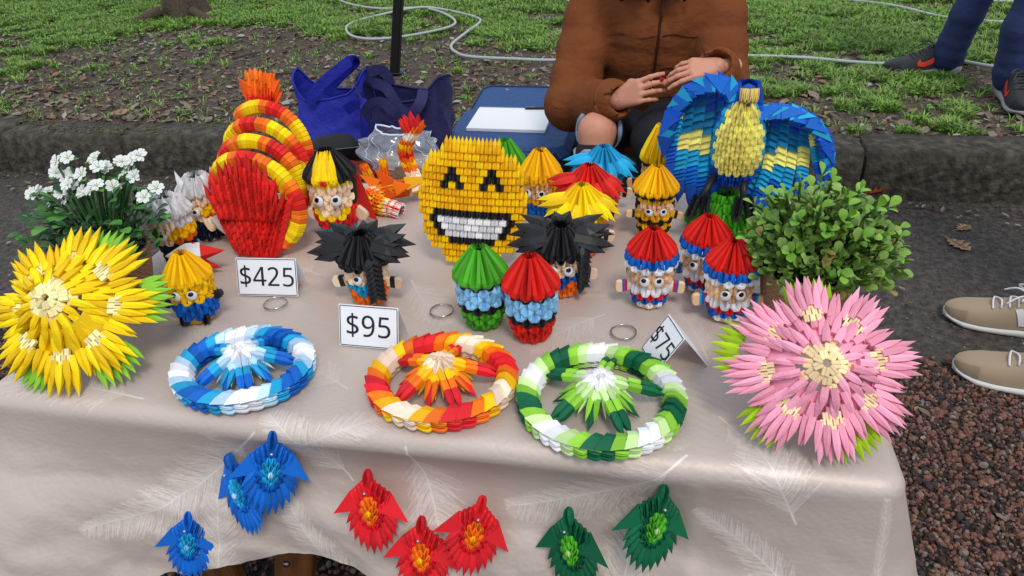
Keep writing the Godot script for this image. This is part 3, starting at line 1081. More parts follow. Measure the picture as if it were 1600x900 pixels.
# a running shoe: heel at the origin, toe towards +x, sole on y = 0; pal = upper, sole, lining, lace, mark colours; the mark is a polygon in (length, height) on both sides
func make_shoe(called: String, parent: Node3D, at: Vector3, turn: float, length: float, pal: Array, mark: Array, mark_name: String) -> Node3D:
	var o := Node3D.new()
	o.name = numbered(parent, called)
	parent.add_child(o)
	o.transform = Transform3D(Basis(Vector3.UP, turn) * Basis.from_scale(Vector3(1, 1.22 if called == "black_shoe" else 1.08, 1)), at)
	# stations along the shoe: half width, sole top, upper height
	var S := [[-0.01, 0.012, 0.024, 0.050], [0.0, 0.024, 0.024, 0.078], [0.05, 0.032, 0.026, 0.094], [0.14, 0.035, 0.026, 0.094], [0.26, 0.034, 0.024, 0.096], [0.36, 0.034, 0.022, 0.094], [0.46, 0.037, 0.020, 0.082], [0.58, 0.043, 0.018, 0.068], [0.72, 0.047, 0.017, 0.056], [0.84, 0.044, 0.017, 0.050], [0.93, 0.034, 0.019, 0.044], [0.98, 0.022, 0.022, 0.038], [1.0, 0.008, 0.024, 0.033]]
	var surf := func(x: float, h: float, e: float) -> Vector3:   # point on the upper's side: x along 0..1, h 0 (sole) to 1 (top line), e = side
		var i := 0
		while i < S.size() - 2 and S[i + 1][0] < x: i += 1
		var k := clampf((x - S[i][0]) / (S[i + 1][0] - S[i][0]), 0, 1)
		var w := lerpf(S[i][1], S[i + 1][1], k)
		var y0 := lerpf(S[i][2], S[i + 1][2], k)
		var y1 := lerpf(S[i][3], S[i + 1][3], k)
		var a := h * PI / 2
		return Vector3(x * length, y0 + (y1 - y0) * sin(a), e * (w * (0.42 + 0.58 * cos(a))))
	var rows := []
	for j in 40:
		var x := -0.01 + 1.01 * j / 39.0
		var row := []
		for k in 9: row.append(surf.call(x, k / 8.0, -1.0))
		for k in 9: row.append(surf.call(x, 1.0 - k / 8.0, 1.0))
		rows.append(row)
	var st := stool()
	skin_rows(st, rows)
	part("upper", done(st), plain(called + "_upper", pal[0], 0.8), o)
	rows = []
	for j in 40:
		var x := -0.01 + 1.01 * j / 39.0
		var p: Vector3 = surf.call(x, 0.0, 1.0)
		var w := p.z + 0.0035
		var rise := 0.010 * smoothstep(0.8, 1.0, x) + 0.004 * smoothstep(0.1, 0.0, x)
		rows.append([Vector3(p.x, rise, -w * 0.9), Vector3(p.x, rise + 0.004, -w), Vector3(p.x, p.y * 0.45 + rise * 0.4, -w * 1.02), Vector3(p.x, p.y - 0.003, -w), Vector3(p.x, p.y - 0.003, w), Vector3(p.x, p.y * 0.45 + rise * 0.4, w * 1.03), Vector3(p.x, rise + 0.004, w), Vector3(p.x, rise, w * 0.9)])
	st = stool()
	skin_rows(st, rows, true)
	for e in [0, 39]:
		var c: Vector3 = (rows[e][0] + rows[e][4]) * 0.5
		for k in 8: tri(st, c, rows[e][(k + 1) % 8], rows[e][k])
	part("sole", done(st), plain(called + "_sole", pal[1], 0.7), o)
	# toe cap, heel counter
	for band in [[0.0, 0.16, 0.0, 0.62], [0.84, 0.995, 0.0, 0.55]]:
		for e in [-1.0, 1.0]:
			st = stool()
			rows = []
			for j in 9:
				var row := []
				for k in 5:
					var p: Vector3 = surf.call(lerpf(band[0], band[1], j / 8.0), lerpf(band[2], band[3], k / 4.0), e)
					row.append(p + Vector3((-1.0 if band[0] < 0.1 else 1.0) * 0.0008, 0.0008, e * 0.0014))
				rows.append(row)
			skin_rows(st, rows)
			part("heel_counter" if band[0] < 0.1 else "toe_cap", done(st), plain(called + "_trim", pal[2], 0.75), o)
	# laces: cross bars over the instep and a bow
	for k in 6:
		var x := 0.40 + k * 0.055
		var a: Vector3 = surf.call(x, 0.72, -1.0) + Vector3(0, 0.003, 0)
		var b: Vector3 = surf.call(x + (0.035 if k % 2 == 0 else -0.02), 0.72, 1.0) + Vector3(0, 0.003, 0)
		var m: Vector3 = surf.call(x, 1.0, 1.0) + Vector3(0, 0.006, -0.01)
		part("lace", tube_mesh(smooth_path([a, Vector3(m.x, m.y, 0), b], 4), 0.0024, 6), plain(called + "_lace", pal[3], 0.85), o)
	var kn: Vector3 = surf.call(0.42, 1.0, 0.0) + Vector3(0, 0.006, 0)
	for e in [-1.0, 1.0]:
		part("lace", tube_mesh(smooth_path([kn, kn + Vector3(0.01, 0.014, e * 0.02), kn + Vector3(0.028, 0.004, e * 0.042), kn + Vector3(0.012, 0.002, e * 0.02), kn], 5), 0.0022, 6), plain(called + "_lace", pal[3], 0.85), o)
		part("lace", tube_mesh(smooth_path([kn, kn + Vector3(0.03, 0.004, e * 0.022), kn + Vector3(0.055, -0.012, e * 0.036)], 5), 0.0022, 6), plain(called + "_lace", pal[3], 0.85), o)
	# mark on both sides
	for e in [-1.0, 1.0]:
		for poly in mark:
			st = stool()
			var pv := PackedVector2Array(poly)
			var tr := Geometry2D.triangulate_polygon(pv)
			for i in range(0, tr.size(), 3):
				# split each triangle so that it follows the bulge of the upper
				var q := [pv[tr[i]], pv[tr[i + 1]], pv[tr[i + 2]]]
				var n := 4
				for u in n:
					for v in n - u:
						var g := func(a: int, b: int) -> Vector3:
							var p2: Vector2 = q[0] + (q[1] - q[0]) * (float(a) / n) + (q[2] - q[0]) * (float(b) / n)
							return surf.call(p2.x, p2.y, e) + Vector3(0, 0.0006, e * 0.0022)
						tri(st, g.call(u, v), g.call(u + 1, v), g.call(u, v + 1))
						if u + v < n - 1: tri(st, g.call(u + 1, v), g.call(u + 1, v + 1), g.call(u, v + 1))
			part(mark_name, done(st), plain(called + "_mark", pal[4], 0.6), o)
	return o

func fabric(key: String, c: Color, rough := 0.85) -> StandardMaterial3D:
	var m := plain(key, Color.WHITE, rough)
	if m.albedo_texture == null:
		m.albedo_texture = noise_tex(0.06, c * 0.90, Color(minf(c.r * 1.1, 1), minf(c.g * 1.1, 1), minf(c.b * 1.1, 1)), 256, key.hash() % 1000, 4)
		m.normal_enabled = true
		m.normal_texture = noise_tex(0.02, c, c, 256, key.hash() % 900 + 3, 3, true, 3.0)
		m.uv1_triplanar = true
		m.uv1_scale = Vector3.ONE * 5.0
	return m

func make_people() -> void:
	var skin := plain("skin", Color(0.78, 0.54, 0.44), 0.55)
	skin.subsurf_scatter_enabled = true
	skin.subsurf_scatter_strength = 0.1
	make_seller(skin)
	# someone in jeans and dark running shoes on the lawn, weight on the far foot
	var tick := [Vector2(0.20, 0.50), Vector2(0.33, 0.30), Vector2(0.42, 0.17), Vector2(0.50, 0.17), Vector2(0.60, 0.28), Vector2(0.52, 0.25), Vector2(0.455, 0.27), Vector2(0.42, 0.36), Vector2(0.41, 0.48), Vector2(0.37, 0.40)]
	var swoosh := [[Vector2(0.13, 0.62), Vector2(0.30, 0.36), Vector2(0.44, 0.16), Vector2(0.54, 0.13), Vector2(0.62, 0.20), Vector2(0.635, 0.34), Vector2(0.60, 0.55), Vector2(0.585, 0.38), Vector2(0.54, 0.33), Vector2(0.46, 0.36)]]
	tick.clear()
	var p := thing("person", "person in dark blue jeans and black running shoes standing on the lawn", "person", Vector3(1.6, KH, -2.72))
	var o := p.position
	var L := func(x: float, y: float, z: float) -> Vector3: return Vector3(x, y, z) - o
	var hipc := Vector3(1.66, 1.08, -2.78)
	var f := Field.new(L.call(1.25, 0.2, -3.1), L.call(2.1, 2.0, -2.3), 0.022)
	f.cap(L.call(1.475, 0.22, -2.865), L.call(1.56, 0.66, -2.82), 0.040, 0.05, 0.02)
	f.cap(L.call(1.56, 0.66, -2.82), L.call(1.58, 1.08, -2.8), 0.055, 0.08, 0.02)
	f.cap(L.call(1.62, 0.22, -2.53), L.call(1.66, 0.66, -2.56), 0.040, 0.05, 0.02)
	f.cap(L.call(1.66, 0.66, -2.56), L.call(1.74, 1.08, -2.7), 0.055, 0.08, 0.02)
	f.cap(L.call(1.66, 1.1, -2.76), L.call(1.68, 1.5, -2.76), 0.13, 0.15, 0.05)
	f.cap(L.call(1.55, 1.56, -2.84), L.call(1.80, 1.56, -2.68), 0.06, 0.06, 0.05)
	f.cap(L.call(1.68, 1.55, -2.76), L.call(1.67, 1.7, -2.75), 0.055, 0.05, 0.03)
	for e in [-1.0, 1.0]:
		f.cap(L.call(1.675 + e * 0.17, 1.55, -2.76 + e * 0.09), L.call(1.68 + e * 0.22, 1.28, -2.76 + e * 0.1), 0.045, 0.038, 0.02)
		f.cap(L.call(1.68 + e * 0.22, 1.28, -2.76 + e * 0.1), L.call(1.62 + e * 0.22, 1.05, -2.66 + e * 0.1), 0.036, 0.026, 0.02)
	var st := stool()
	f.into(st)
	head_into(st, L.call(1.66, 1.83, -2.73), Vector3(-0.5, -0.15, 0.8))
	for e in [-1.0, 1.0]:
		hand_into(st, L.call(1.62 + e * 0.22, 1.05, -2.66 + e * 0.1), Vector3(-0.1, -1, 0.15), Vector3(e * 0.9, 0, -0.3), Vector3(-0.3, 0, 1), [0.2, 0.25, 0.3, 0.35, 0.4])
	part("body", done(st), skin, p)
	f = Field.new(L.call(1.25, 0.16, -3.1), L.call(2.0, 1.25, -2.3), 0.0125)
	# jeans, stacked in folds above the shoes
	f.cap(L.call(1.484, 0.238, -2.880), L.call(1.505, 0.42, -2.845), 0.066, 0.058, 0.02, Vector3.ONE, 0.006, 0.05)
	f.cap(L.call(1.505, 0.42, -2.845), L.call(1.56, 0.68, -2.82), 0.058, 0.076, 0.03)
	f.cap(L.call(1.56, 0.68, -2.82), L.call(1.585, 1.08, -2.8), 0.078, 0.105, 0.03)
	f.cap(L.call(1.617, 0.245, -2.555), L.call(1.60, 0.42, -2.55), 0.070, 0.066, 0.02, Vector3.ONE, 0.006, 0.05)
	f.cap(L.call(1.60, 0.42, -2.55), L.call(1.64, 0.68, -2.56), 0.066, 0.078, 0.03)
	f.cap(L.call(1.64, 0.68, -2.56), L.call(1.73, 1.08, -2.7), 0.078, 0.105, 0.03)
	f.cap(L.call(1.6, 1.1, -2.8), L.call(1.74, 1.1, -2.72), 0.125, 0.125, 0.05)
	part("jeans", field_mesh(f), fabric("denim", Color(0.13, 0.19, 0.36)), p)
	f = Field.new(L.call(1.2, 0.9, -3.1), L.call(2.2, 1.75, -2.3), 0.024)
	f.cap(L.call(1.66, 1.12, -2.76), L.call(1.68, 1.5, -2.76), 0.165, 0.17, 0.05)
	f.cap(L.call(1.55, 1.57, -2.84), L.call(1.80, 1.57, -2.68), 0.075, 0.075, 0.05)
	for e in [-1.0, 1.0]:
		f.cap(L.call(1.675 + e * 0.17, 1.56, -2.76 + e * 0.09), L.call(1.68 + e * 0.22, 1.28, -2.76 + e * 0.1), 0.07, 0.06, 0.03)
		f.cap(L.call(1.68 + e * 0.22, 1.28, -2.76 + e * 0.1), L.call(1.62 + e * 0.22, 1.09, -2.67 + e * 0.1), 0.058, 0.045, 0.02)
	part("pullover", field_mesh(f), fabric("dark_wool", Color(0.12, 0.13, 0.16)), p)
	f = Field.new(L.call(1.5, 1.7, -2.95), L.call(1.85, 2.05, -2.6), 0.012)
	f.cap(L.call(1.665, 1.875, -2.75), L.call(1.68, 1.85, -2.77), 0.098, 0.095, 0.03)
	f.cut(L.call(1.64, 1.84, -2.63), L.call(1.6, 1.72, -2.6), 0.07)
	part("hair", field_mesh(f), plain("dark_hair", Color(0.10, 0.075, 0.06), 0.6), p)
	var pal := [Color(0.16, 0.165, 0.185), Color(0.62, 0.60, 0.60), Color(0.09, 0.09, 0.10), Color(0.24, 0.24, 0.26), Color(0.86, 0.22, 0.12)]
	make_shoe("black_shoe", p, L.call(1.555, KH - 0.002, -2.905), atan2(-0.13, -1.0) , 0.32, pal, swoosh, "curved_tick")
	make_shoe("black_shoe", p, L.call(1.622, KH - 0.002, -2.60), -PI / 2 - 0.12, 0.31, pal, swoosh, "curved_tick")
	# someone in tan shoes at the right edge of the frame
	p = thing("person", "person in black trousers and tan shoes with white laces, standing on the path edge", "person", Vector3(1.33, 0, -1.05))
	var o2 := p.position
	L = func(x: float, y: float, z: float) -> Vector3: return Vector3(x, y, z) - o2
	f = Field.new(L.call(1.05, 0.05, -1.4), L.call(1.95, 1.75, -0.6), 0.024)
	for q in [[1.262, -1.142], [1.215, -0.895]]:
		f.cap(L.call(q[0], 0.07, q[1]), L.call(1.50, 0.5, q[1] * 0.9 - 0.1), 0.04, 0.05, 0.02)
		f.cap(L.call(1.50, 0.5, q[1] * 0.9 - 0.1), L.call(1.56, 0.9, q[1] * 0.6 - 0.4), 0.055, 0.08, 0.03)
	f.cap(L.call(1.56, 0.95, -1.0), L.call(1.58, 1.34, -1.0), 0.12, 0.14, 0.05)
	f.cap(L.call(1.57, 1.38, -1.13), L.call(1.57, 1.38, -0.87), 0.06, 0.06, 0.04)
	f.cap(L.call(1.58, 1.38, -1.0), L.call(1.56, 1.52, -1.0), 0.052, 0.05, 0.03)
	for e in [-1.0, 1.0]:
		f.cap(L.call(1.57, 1.37, -1.0 + e * 0.17), L.call(1.60, 1.12, -1.0 + e * 0.2), 0.044, 0.036, 0.02)
		f.cap(L.call(1.60, 1.12, -1.0 + e * 0.2), L.call(1.53, 0.9, -1.0 + e * 0.2), 0.035, 0.026, 0.02)
	st = stool()
	f.into(st)
	head_into(st, L.call(1.53, 1.65, -1.0), Vector3(-0.9, -0.3, 0.1))
	for e in [-1.0, 1.0]:
		hand_into(st, L.call(1.53, 0.9, -1.0 + e * 0.2), Vector3(-0.2, -1, 0), Vector3(0.1, 0, e), Vector3(-1, 0, 0), [0.2, 0.25, 0.3, 0.35, 0.4])
	part("body", done(st), skin, p)
	f = Field.new(L.call(1.05, 0.04, -1.4), L.call(1.95, 1.1, -0.6), 0.014)
	for q in [[1.285, -1.135], [1.24, -0.888]]:
		f.cap(L.call(q[0], 0.115, q[1]), L.call(1.50, 0.5, q[1] * 0.9 - 0.1), 0.052, 0.075, 0.02, Vector3.ONE, 0.004, 0.07)
		f.cap(L.call(1.50, 0.5, q[1] * 0.9 - 0.1), L.call(1.56, 0.9, q[1] * 0.6 - 0.4), 0.075, 0.10, 0.03)
	f.cap(L.call(1.56, 0.95, -1.05), L.call(1.56, 0.95, -0.95), 0.13, 0.13, 0.05)
	part("trousers", field_mesh(f), fabric("black_cotton", Color(0.05, 0.05, 0.06)), p)
	f = Field.new(L.call(1.2, 0.8, -1.5), L.call(2.0, 1.6, -0.5), 0.024)
	f.cap(L.call(1.56, 0.98, -1.0), L.call(1.58, 1.34, -1.0), 0.155, 0.165, 0.05)
	f.cap(L.call(1.57, 1.39, -1.13), L.call(1.57, 1.39, -0.87), 0.075, 0.075, 0.04)
	for e in [-1.0, 1.0]:
		f.cap(L.call(1.57, 1.38, -1.0 + e * 0.17), L.call(1.60, 1.12, -1.0 + e * 0.2), 0.066, 0.056, 0.02)
		f.cap(L.call(1.60, 1.12, -1.0 + e * 0.2), L.call(1.535, 0.93, -1.0 + e * 0.2), 0.055, 0.043, 0.02)
	part("jacket", field_mesh(f), fabric("grey_wool", Color(0.3, 0.3, 0.32)), p)
	f = Field.new(L.call(1.38, 1.5, -1.2), L.call(1.75, 1.88, -0.8), 0.012)
	f.cap(L.call(1.545, 1.695, -1.0), L.call(1.57, 1.66, -1.0), 0.098, 0.095, 0.03)
	f.cut(L.call(1.42, 1.66, -1.0), L.call(1.4, 1.55, -1.0), 0.07)
	part("hair", field_mesh(f), plain("dark_hair", Color(0.10, 0.075, 0.06), 0.6), p)
	pal = [Color(0.62, 0.545, 0.45), Color(0.84, 0.83, 0.81), Color(0.55, 0.48, 0.39), Color(0.86, 0.85, 0.86), Color(0.84, 0.84, 0.85)]
	var letter := [[Vector2(0.24, 0.10), Vector2(0.29, 0.10), Vector2(0.325, 0.46), Vector2(0.42, 0.10), Vector2(0.47, 0.10), Vector2(0.525, 0.66), Vector2(0.475, 0.66), Vector2(0.442, 0.31), Vector2(0.345, 0.66), Vector2(0.295, 0.66)]]
	make_shoe("tan_shoe", p, L.call(1.312, 0.001, -1.115), PI - 0.29, 0.30, pal, letter, "letter_mark")
	make_shoe("tan_shoe", p, L.call(1.262, 0.006, -0.868), PI - 0.31, 0.305, pal, letter, "letter_mark")

func make_seller(skin: Material) -> void:
	var o := Vector3(0.24, 0, -1.85)
	var p := thing("person", "person in a rust brown quilted jacket sitting behind the table folding paper", "person", o)
	var L := func(x: float, y: float, z: float) -> Vector3: return Vector3(x, y, z) - o
	var sh := [L.call(0.055, 0.655, -1.80), L.call(0.425, 0.665, -1.80)]
	var el := [L.call(0.000, 0.400, -1.66), L.call(0.455, 0.425, -1.68)]
	var wr := [L.call(0.150, 0.470, -1.49), L.call(0.415, 0.560, -1.50)]
	var hip := [L.call(0.15, 0.27, -1.93), L.call(0.33, 0.27, -1.93)]
	var kn := [L.call(0.097, 0.385, -1.47), L.call(0.27, 0.365, -1.47)]
	var an := [L.call(0.09, 0.08, -1.36), L.call(0.33, 0.08, -1.38)]
	var f := Field.new(L.call(-0.15, 0.0, -2.15), L.call(0.6, 0.86, -1.2), 0.012)
	f.cap(L.call(0.24, 0.30, -1.95), L.call(0.24, 0.58, -1.86), 0.12, 0.13, 0.05)
	f.cap(sh[0], sh[1], 0.06, 0.06, 0.05)
	f.cap(L.call(0.24, 0.62, -1.84), L.call(0.225, 0.80, -1.77), 0.055, 0.048, 0.03)
	for k in 2:
		f.cap(sh[k], el[k], 0.048, 0.04, 0.02)
		f.cap(el[k], wr[k], 0.04, 0.027, 0.02)
		f.cap(hip[k], kn[k], 0.085, 0.052, 0.03)
		f.cap(kn[k], an[k], 0.050, 0.034, 0.02)
		f.cap(an[k] + Vector3(0, -0.04, -0.03), an[k] + Vector3(0, -0.05, 0.12), 0.03, 0.026, 0.02)
	var st := stool()
	f.into(st)
	# both hands hold one small folded piece between thumb and forefinger
	var meet: Vector3 = L.call(0.272, 0.545, -1.45)
	hand_into(st, wr[0], meet - wr[0] + Vector3(0.02, 0.0, 0.02), Vector3(-0.35, 0.35, 0.85), Vector3(-0.2, 1, -0.2), [0.75, 0.42, 0.50, 0.58, 0.66], 0.155)
	hand_into(st, wr[1], meet - wr[1] + Vector3(-0.02, 0.02, 0.02), Vector3(0.25, 0.75, 0.6), Vector3(-0.2, -0.75, 0.8), [0.65, 0.38, 0.46, 0.55, 0.62], 0.150)
	head_into(st, L.call(0.215, 0.90, -1.68), Vector3(0.1, -0.55, 0.85))
	part("body", done(st), skin, p)
	var scrap := part("paper_piece", M_petal, paper("coral"), p, aim(meet + Vector3(-0.004, -0.008, 0.012), Vector3(0.3, 1, 0), Vector3(0, 0, 1), Vector3(0.012, 0.014, 0.005)))
	scrap.name = "folded_paper"
	# quilted jacket: round baffles across the chest and sleeves
	f = Field.new(L.call(-0.22, 0.18, -2.2), L.call(0.66, 0.84, -1.36), 0.011)
	f.cap(L.call(0.245, 0.30, -1.92), L.call(0.245, 0.60, -1.845), 0.165, 0.165, 0.05, Vector3(0.82, 1, 1.0), 0.006, 0.098)
	f.cap(sh[0] + Vector3(0.03, 0.0, 0), sh[1] - Vector3(0.03, 0.0, 0), 0.085, 0.085, 0.05)
	for k in 2:
		f.cap(sh[k], el[k], 0.082, 0.078, 0.02, Vector3.ONE, 0.006, 0.085)
		f.cap(el[k], lerp(el[k], wr[k], 0.93), 0.078, 0.058, 0.02, Vector3.ONE, 0.005, 0.085)
	f.cap(L.call(0.235, 0.70, -1.81), L.call(0.23, 0.75, -1.78), 0.085, 0.075, 0.02)
	# sleeves end open round the wrists, the collar round the neck
	for k in 2:
		var d: Vector3 = (wr[k] - el[k]).normalized()
		f.cut(lerp(el[k], wr[k], 0.98), wr[k] + d * 0.08, 0.036)
	f.cut(L.call(0.228, 0.76, -1.775), L.call(0.215, 0.86, -1.74), 0.062)
	part("jacket", field_mesh(f), jacket_cloth(), p)
	# stitched quilting lines across the chest and round the sleeves
	var sm := plain("seam", Color(0.26, 0.12, 0.05), 0.9)
	for y in [0.405, 0.50, 0.60]:
		for half in [[0.115, 0.245], [0.268, 0.39]]:
			var sp := PackedVector3Array()
			for i in 14:
				var x := lerpf(half[0], half[1], i / 13.0)
				var q: Vector3 = L.call(x, y + 0.006 * sin(i * 0.5) - 0.02 * absf(x - 0.255), 0.0)
				var z := f.front(q.x, q.y)
				if z > -50.0: sp.append(Vector3(q.x, q.y, z + 0.0012))
			if sp.size() > 3: part("seam", tube_mesh(sp, 0.0018, 5), sm, p)
	# zip from the collar down, with its puller
	var zp := plain("zip", Color(0.20, 0.09, 0.05), 0.4)
	var zpts := PackedVector3Array()
	for i in 12:
		var t := i / 11.0
		zpts.append(L.call(0.262 - 0.014 * t, lerpf(0.70, 0.44, t), lerpf(-1.702, -1.722, t) + 0.012 * sin(t * PI) + 0.018))
	part("zip", tube_mesh(zpts, 0.004, 6), zp, p)
	part("zip_puller", box_mesh(Vector3(0.008, 0.03, 0.004), 0.001), plain("zip_metal", Color(0.45, 0.26, 0.18), 0.35, 0.8), p, Transform3D(Basis(Vector3.BACK, 0.1), zpts[0] + Vector3(0.002, -0.03, 0.008)))
	for k in 2:
		var d: Vector3 = (wr[k] - el[k]).normalized()
		var c: Vector3 = lerp(el[k], wr[k], 0.90)
		var ring := PackedVector3Array()
		var s := d.cross(Vector3.UP).normalized()
		var u := s.cross(d)
		for i in 21: ring.append(c + (s * cos(TAU * i / 20) + u * sin(TAU * i / 20)) * 0.052)
		part("cuff", tube_mesh(ring, 0.011, 8), jacket_cloth(), p)
	# grey scarf in the open collar
	f = Field.new(L.call(0.1, 0.64, -1.9), L.call(0.36, 0.86, -1.62), 0.009)
	f.cap(L.call(0.20, 0.735, -1.72), L.call(0.28, 0.735, -1.72), 0.03, 0.03, 0.02)
	f.cap(L.call(0.24, 0.77, -1.80), L.call(0.24, 0.76, -1.74), 0.06, 0.055, 0.02)
	part("scarf", field_mesh(f), fabric("grey_knit", Color(0.36, 0.35, 0.36)), p)
	# trousers: one knee torn open, pale threads round the hole
	f = Field.new(L.call(0.0, 0.05, -2.12), L.call(0.5, 0.5, -1.3), 0.011)
	var k0: Vector3 = kn[0]
	f.cap(hip[0], lerp(hip[0], k0, 0.88), 0.105, 0.070, 0.03)
	f.cap(lerp(k0, an[0], 0.24), lerp(k0, an[0], 0.95), 0.064, 0.056, 0.01)
	f.cap(hip[1], kn[1], 0.105, 0.075, 0.03)
	f.cap(kn[1], lerp(kn[1], an[1], 0.95), 0.07, 0.056, 0.02)
	f.cap(hip[0], hip[1], 0.11, 0.11, 0.04)
	part("trousers", field_mesh(f), fabric("dark_denim", Color(0.045, 0.055, 0.10)), p)
	var thread := plain("pale_denim", Color(0.50, 0.58, 0.68), 0.9)
	for q in [[lerp(hip[0], k0, 0.93), k0 - hip[0], 0.062], [lerp(k0, an[0], 0.20), an[0] - k0, 0.056]]:
		var d: Vector3 = q[1].normalized()
		var s := d.cross(Vector3.RIGHT).normalized()
		var u := s.cross(d)
		var ring := PackedVector3Array()
		for i in 29:
			var a := TAU * i / 28
			ring.append(q[0] + (s * cos(a) + u * sin(a)) * q[2] + d * 0.008 * sin(a * 5.0))
		part("torn_edge", tube_mesh(ring, 0.009, 6), thread, p)
	for k in 2:
		var pal := [Color(0.08, 0.08, 0.09), Color(0.5, 0.5, 0.5), Color(0.06, 0.06, 0.06), Color(0.3, 0.3, 0.3), Color(0.2, 0.2, 0.2)]
		make_shoe("dark_shoe", p, an[k] + Vector3(0, -0.079, -0.07), -PI / 2, 0.26, pal, [[Vector2(0.3, 0.2), Vector2(0.5, 0.2), Vector2(0.4, 0.4)]], "side_patch")
	# long brown hair hanging forward from the head above the frame
	f = Field.new(L.call(0.05, 0.68, -1.86), L.call(0.4, 1.05, -1.55), 0.010)
	f.cap(L.call(0.215, 0.945, -1.70), L.call(0.22, 0.90, -1.735), 0.098, 0.098, 0.03)
	f.cut(L.call(0.225, 0.89, -1.57), L.call(0.23, 0.78, -1.6), 0.075)
	part("hair", field_mesh(f), plain("brown_hair", Color(0.16, 0.105, 0.075), 0.55), p)
	var hm := plain("brown_hair", Color(0.16, 0.105, 0.075), 0.55)
	st = stool()
	for i in 46:
		var e := -1.0 if i % 2 == 0 else 1.0
		var x0 := 0.215 + e * rng.randf_range(0.06, 0.10)
		var a: Vector3 = L.call(x0, 0.93, -1.67 + rng.randf_range(-0.05, 0.03))
		var tip: Vector3 = L.call(0.235 + e * rng.randf_range(0.01, 0.105), rng.randf_range(0.70, 0.74), -1.665 + rng.randf_range(-0.02, 0.02))
		tube(st, smooth_path([a, (a + tip) * 0.5 + Vector3(e * 0.02, 0, 0.03), tip], 4), 0.0045, 5)
	part("hair_strand", done(st), hm, p)

func jacket_cloth() -> StandardMaterial3D:
	var m := plain("jacket", Color.WHITE, 0.85)
	m.metallic_specular = 0.25
	if m.albedo_texture == null:
		m.albedo_texture = noise_tex(0.01, Color(0.43, 0.24, 0.135), Color(0.52, 0.30, 0.175), 256, 71, 3)
		m.normal_enabled = true
		m.normal_texture = noise_tex(0.022, Color.BLACK, Color.WHITE, 256, 72, 3, true, 7.0)
		m.normal_scale = 0.6
		m.uv1_triplanar = true
		m.uv1_scale = Vector3(3.0, 4.5, 3.0)
	return m

# ---------------------------------------------------------------- bags, case, pole, hose
# a sheet of cloth with thickness: pts rows of Vector3
func cloth_rows(rows: Array, thick := 0.003, closed := false) -> ArrayMesh:
	var st := stool()
	skin_rows(st, rows, closed)
	return done(st)

func shopping_bag(called: String, label: String, at: Vector3, turn: float, lean: float, w: float, h: float, d: float, m: Material, gape: float, handles: Array) -> Node3D:
	var t := thing(called, label, "bag", at, turn)
	var body := Node3D.new()
	var nz := FastNoiseLite.new()
	nz.seed = int(w * 1000)
	nz.frequency = 5.0
	var rows := []
	var N := 40
	for j in 17:
		var v := j / 16.0
		var row := []
		for i in N:
			var a := TAU * i / N
			# rounded rectangle section
			var cx := signf(cos(a)) * pow(absf(cos(a)), 0.45) * w * 0.5 * (1.0 + 0.04 * sin(v * 3.0))
			var czz := signf(sin(a)) * pow(absf(sin(a)), 0.45) * d * 0.5 * lerpf(1.0, gape, v)
			var y := h * v * (1.0 + 0.10 * v * cos(a * 2.0 + 0.6))
			var p := Vector3(cx, y, -czz)
			var n := nz.get_noise_3d(p.x * 1.5, p.y, p.z * 1.5) * 0.05 * sin(PI * clampf(v * 0.9 + 0.05, 0, 1))
			p += Vector3(p.x / w, 0, p.z / d) * n * 2.0
			p.z -= lean * v * v * h
			row.append(p)
		rows.append(row)
	var st := stool()
	skin_rows(st, rows, true)
	for i in N: tri(st, Vector3(0, 0.004, 0), rows[0][i], rows[0][(i + 1) % N])
	part("body", done(st), m, t)
	var rim := PackedVector3Array()
	for i in N + 1: rim.append(rows[16][i % N])
	part("hem", tube_mesh(rim, 0.004, 6), m, t)
	for hd in handles:
		var path := smooth_path(hd, 6)
		st = stool()
		for i in path.size() - 1:
			var dd := (path[mini(i + 1, path.size() - 1)] - path[maxi(i - 1, 0)]).normalized()
			var s := dd.cross(Vector3(0.25, 0.1, 1)).normalized() * 0.017
			var d2 := (path[mini(i + 2, path.size() - 1)] - path[i]).normalized()
			var s2 := d2.cross(Vector3(0.25, 0.1, 1)).normalized() * 0.017
			quad(st, path[i] - s, path[i + 1] - s2, path[i + 1] + s2, path[i] + s)
		part("handle", done(st), m, t)
	body.free()
	return t

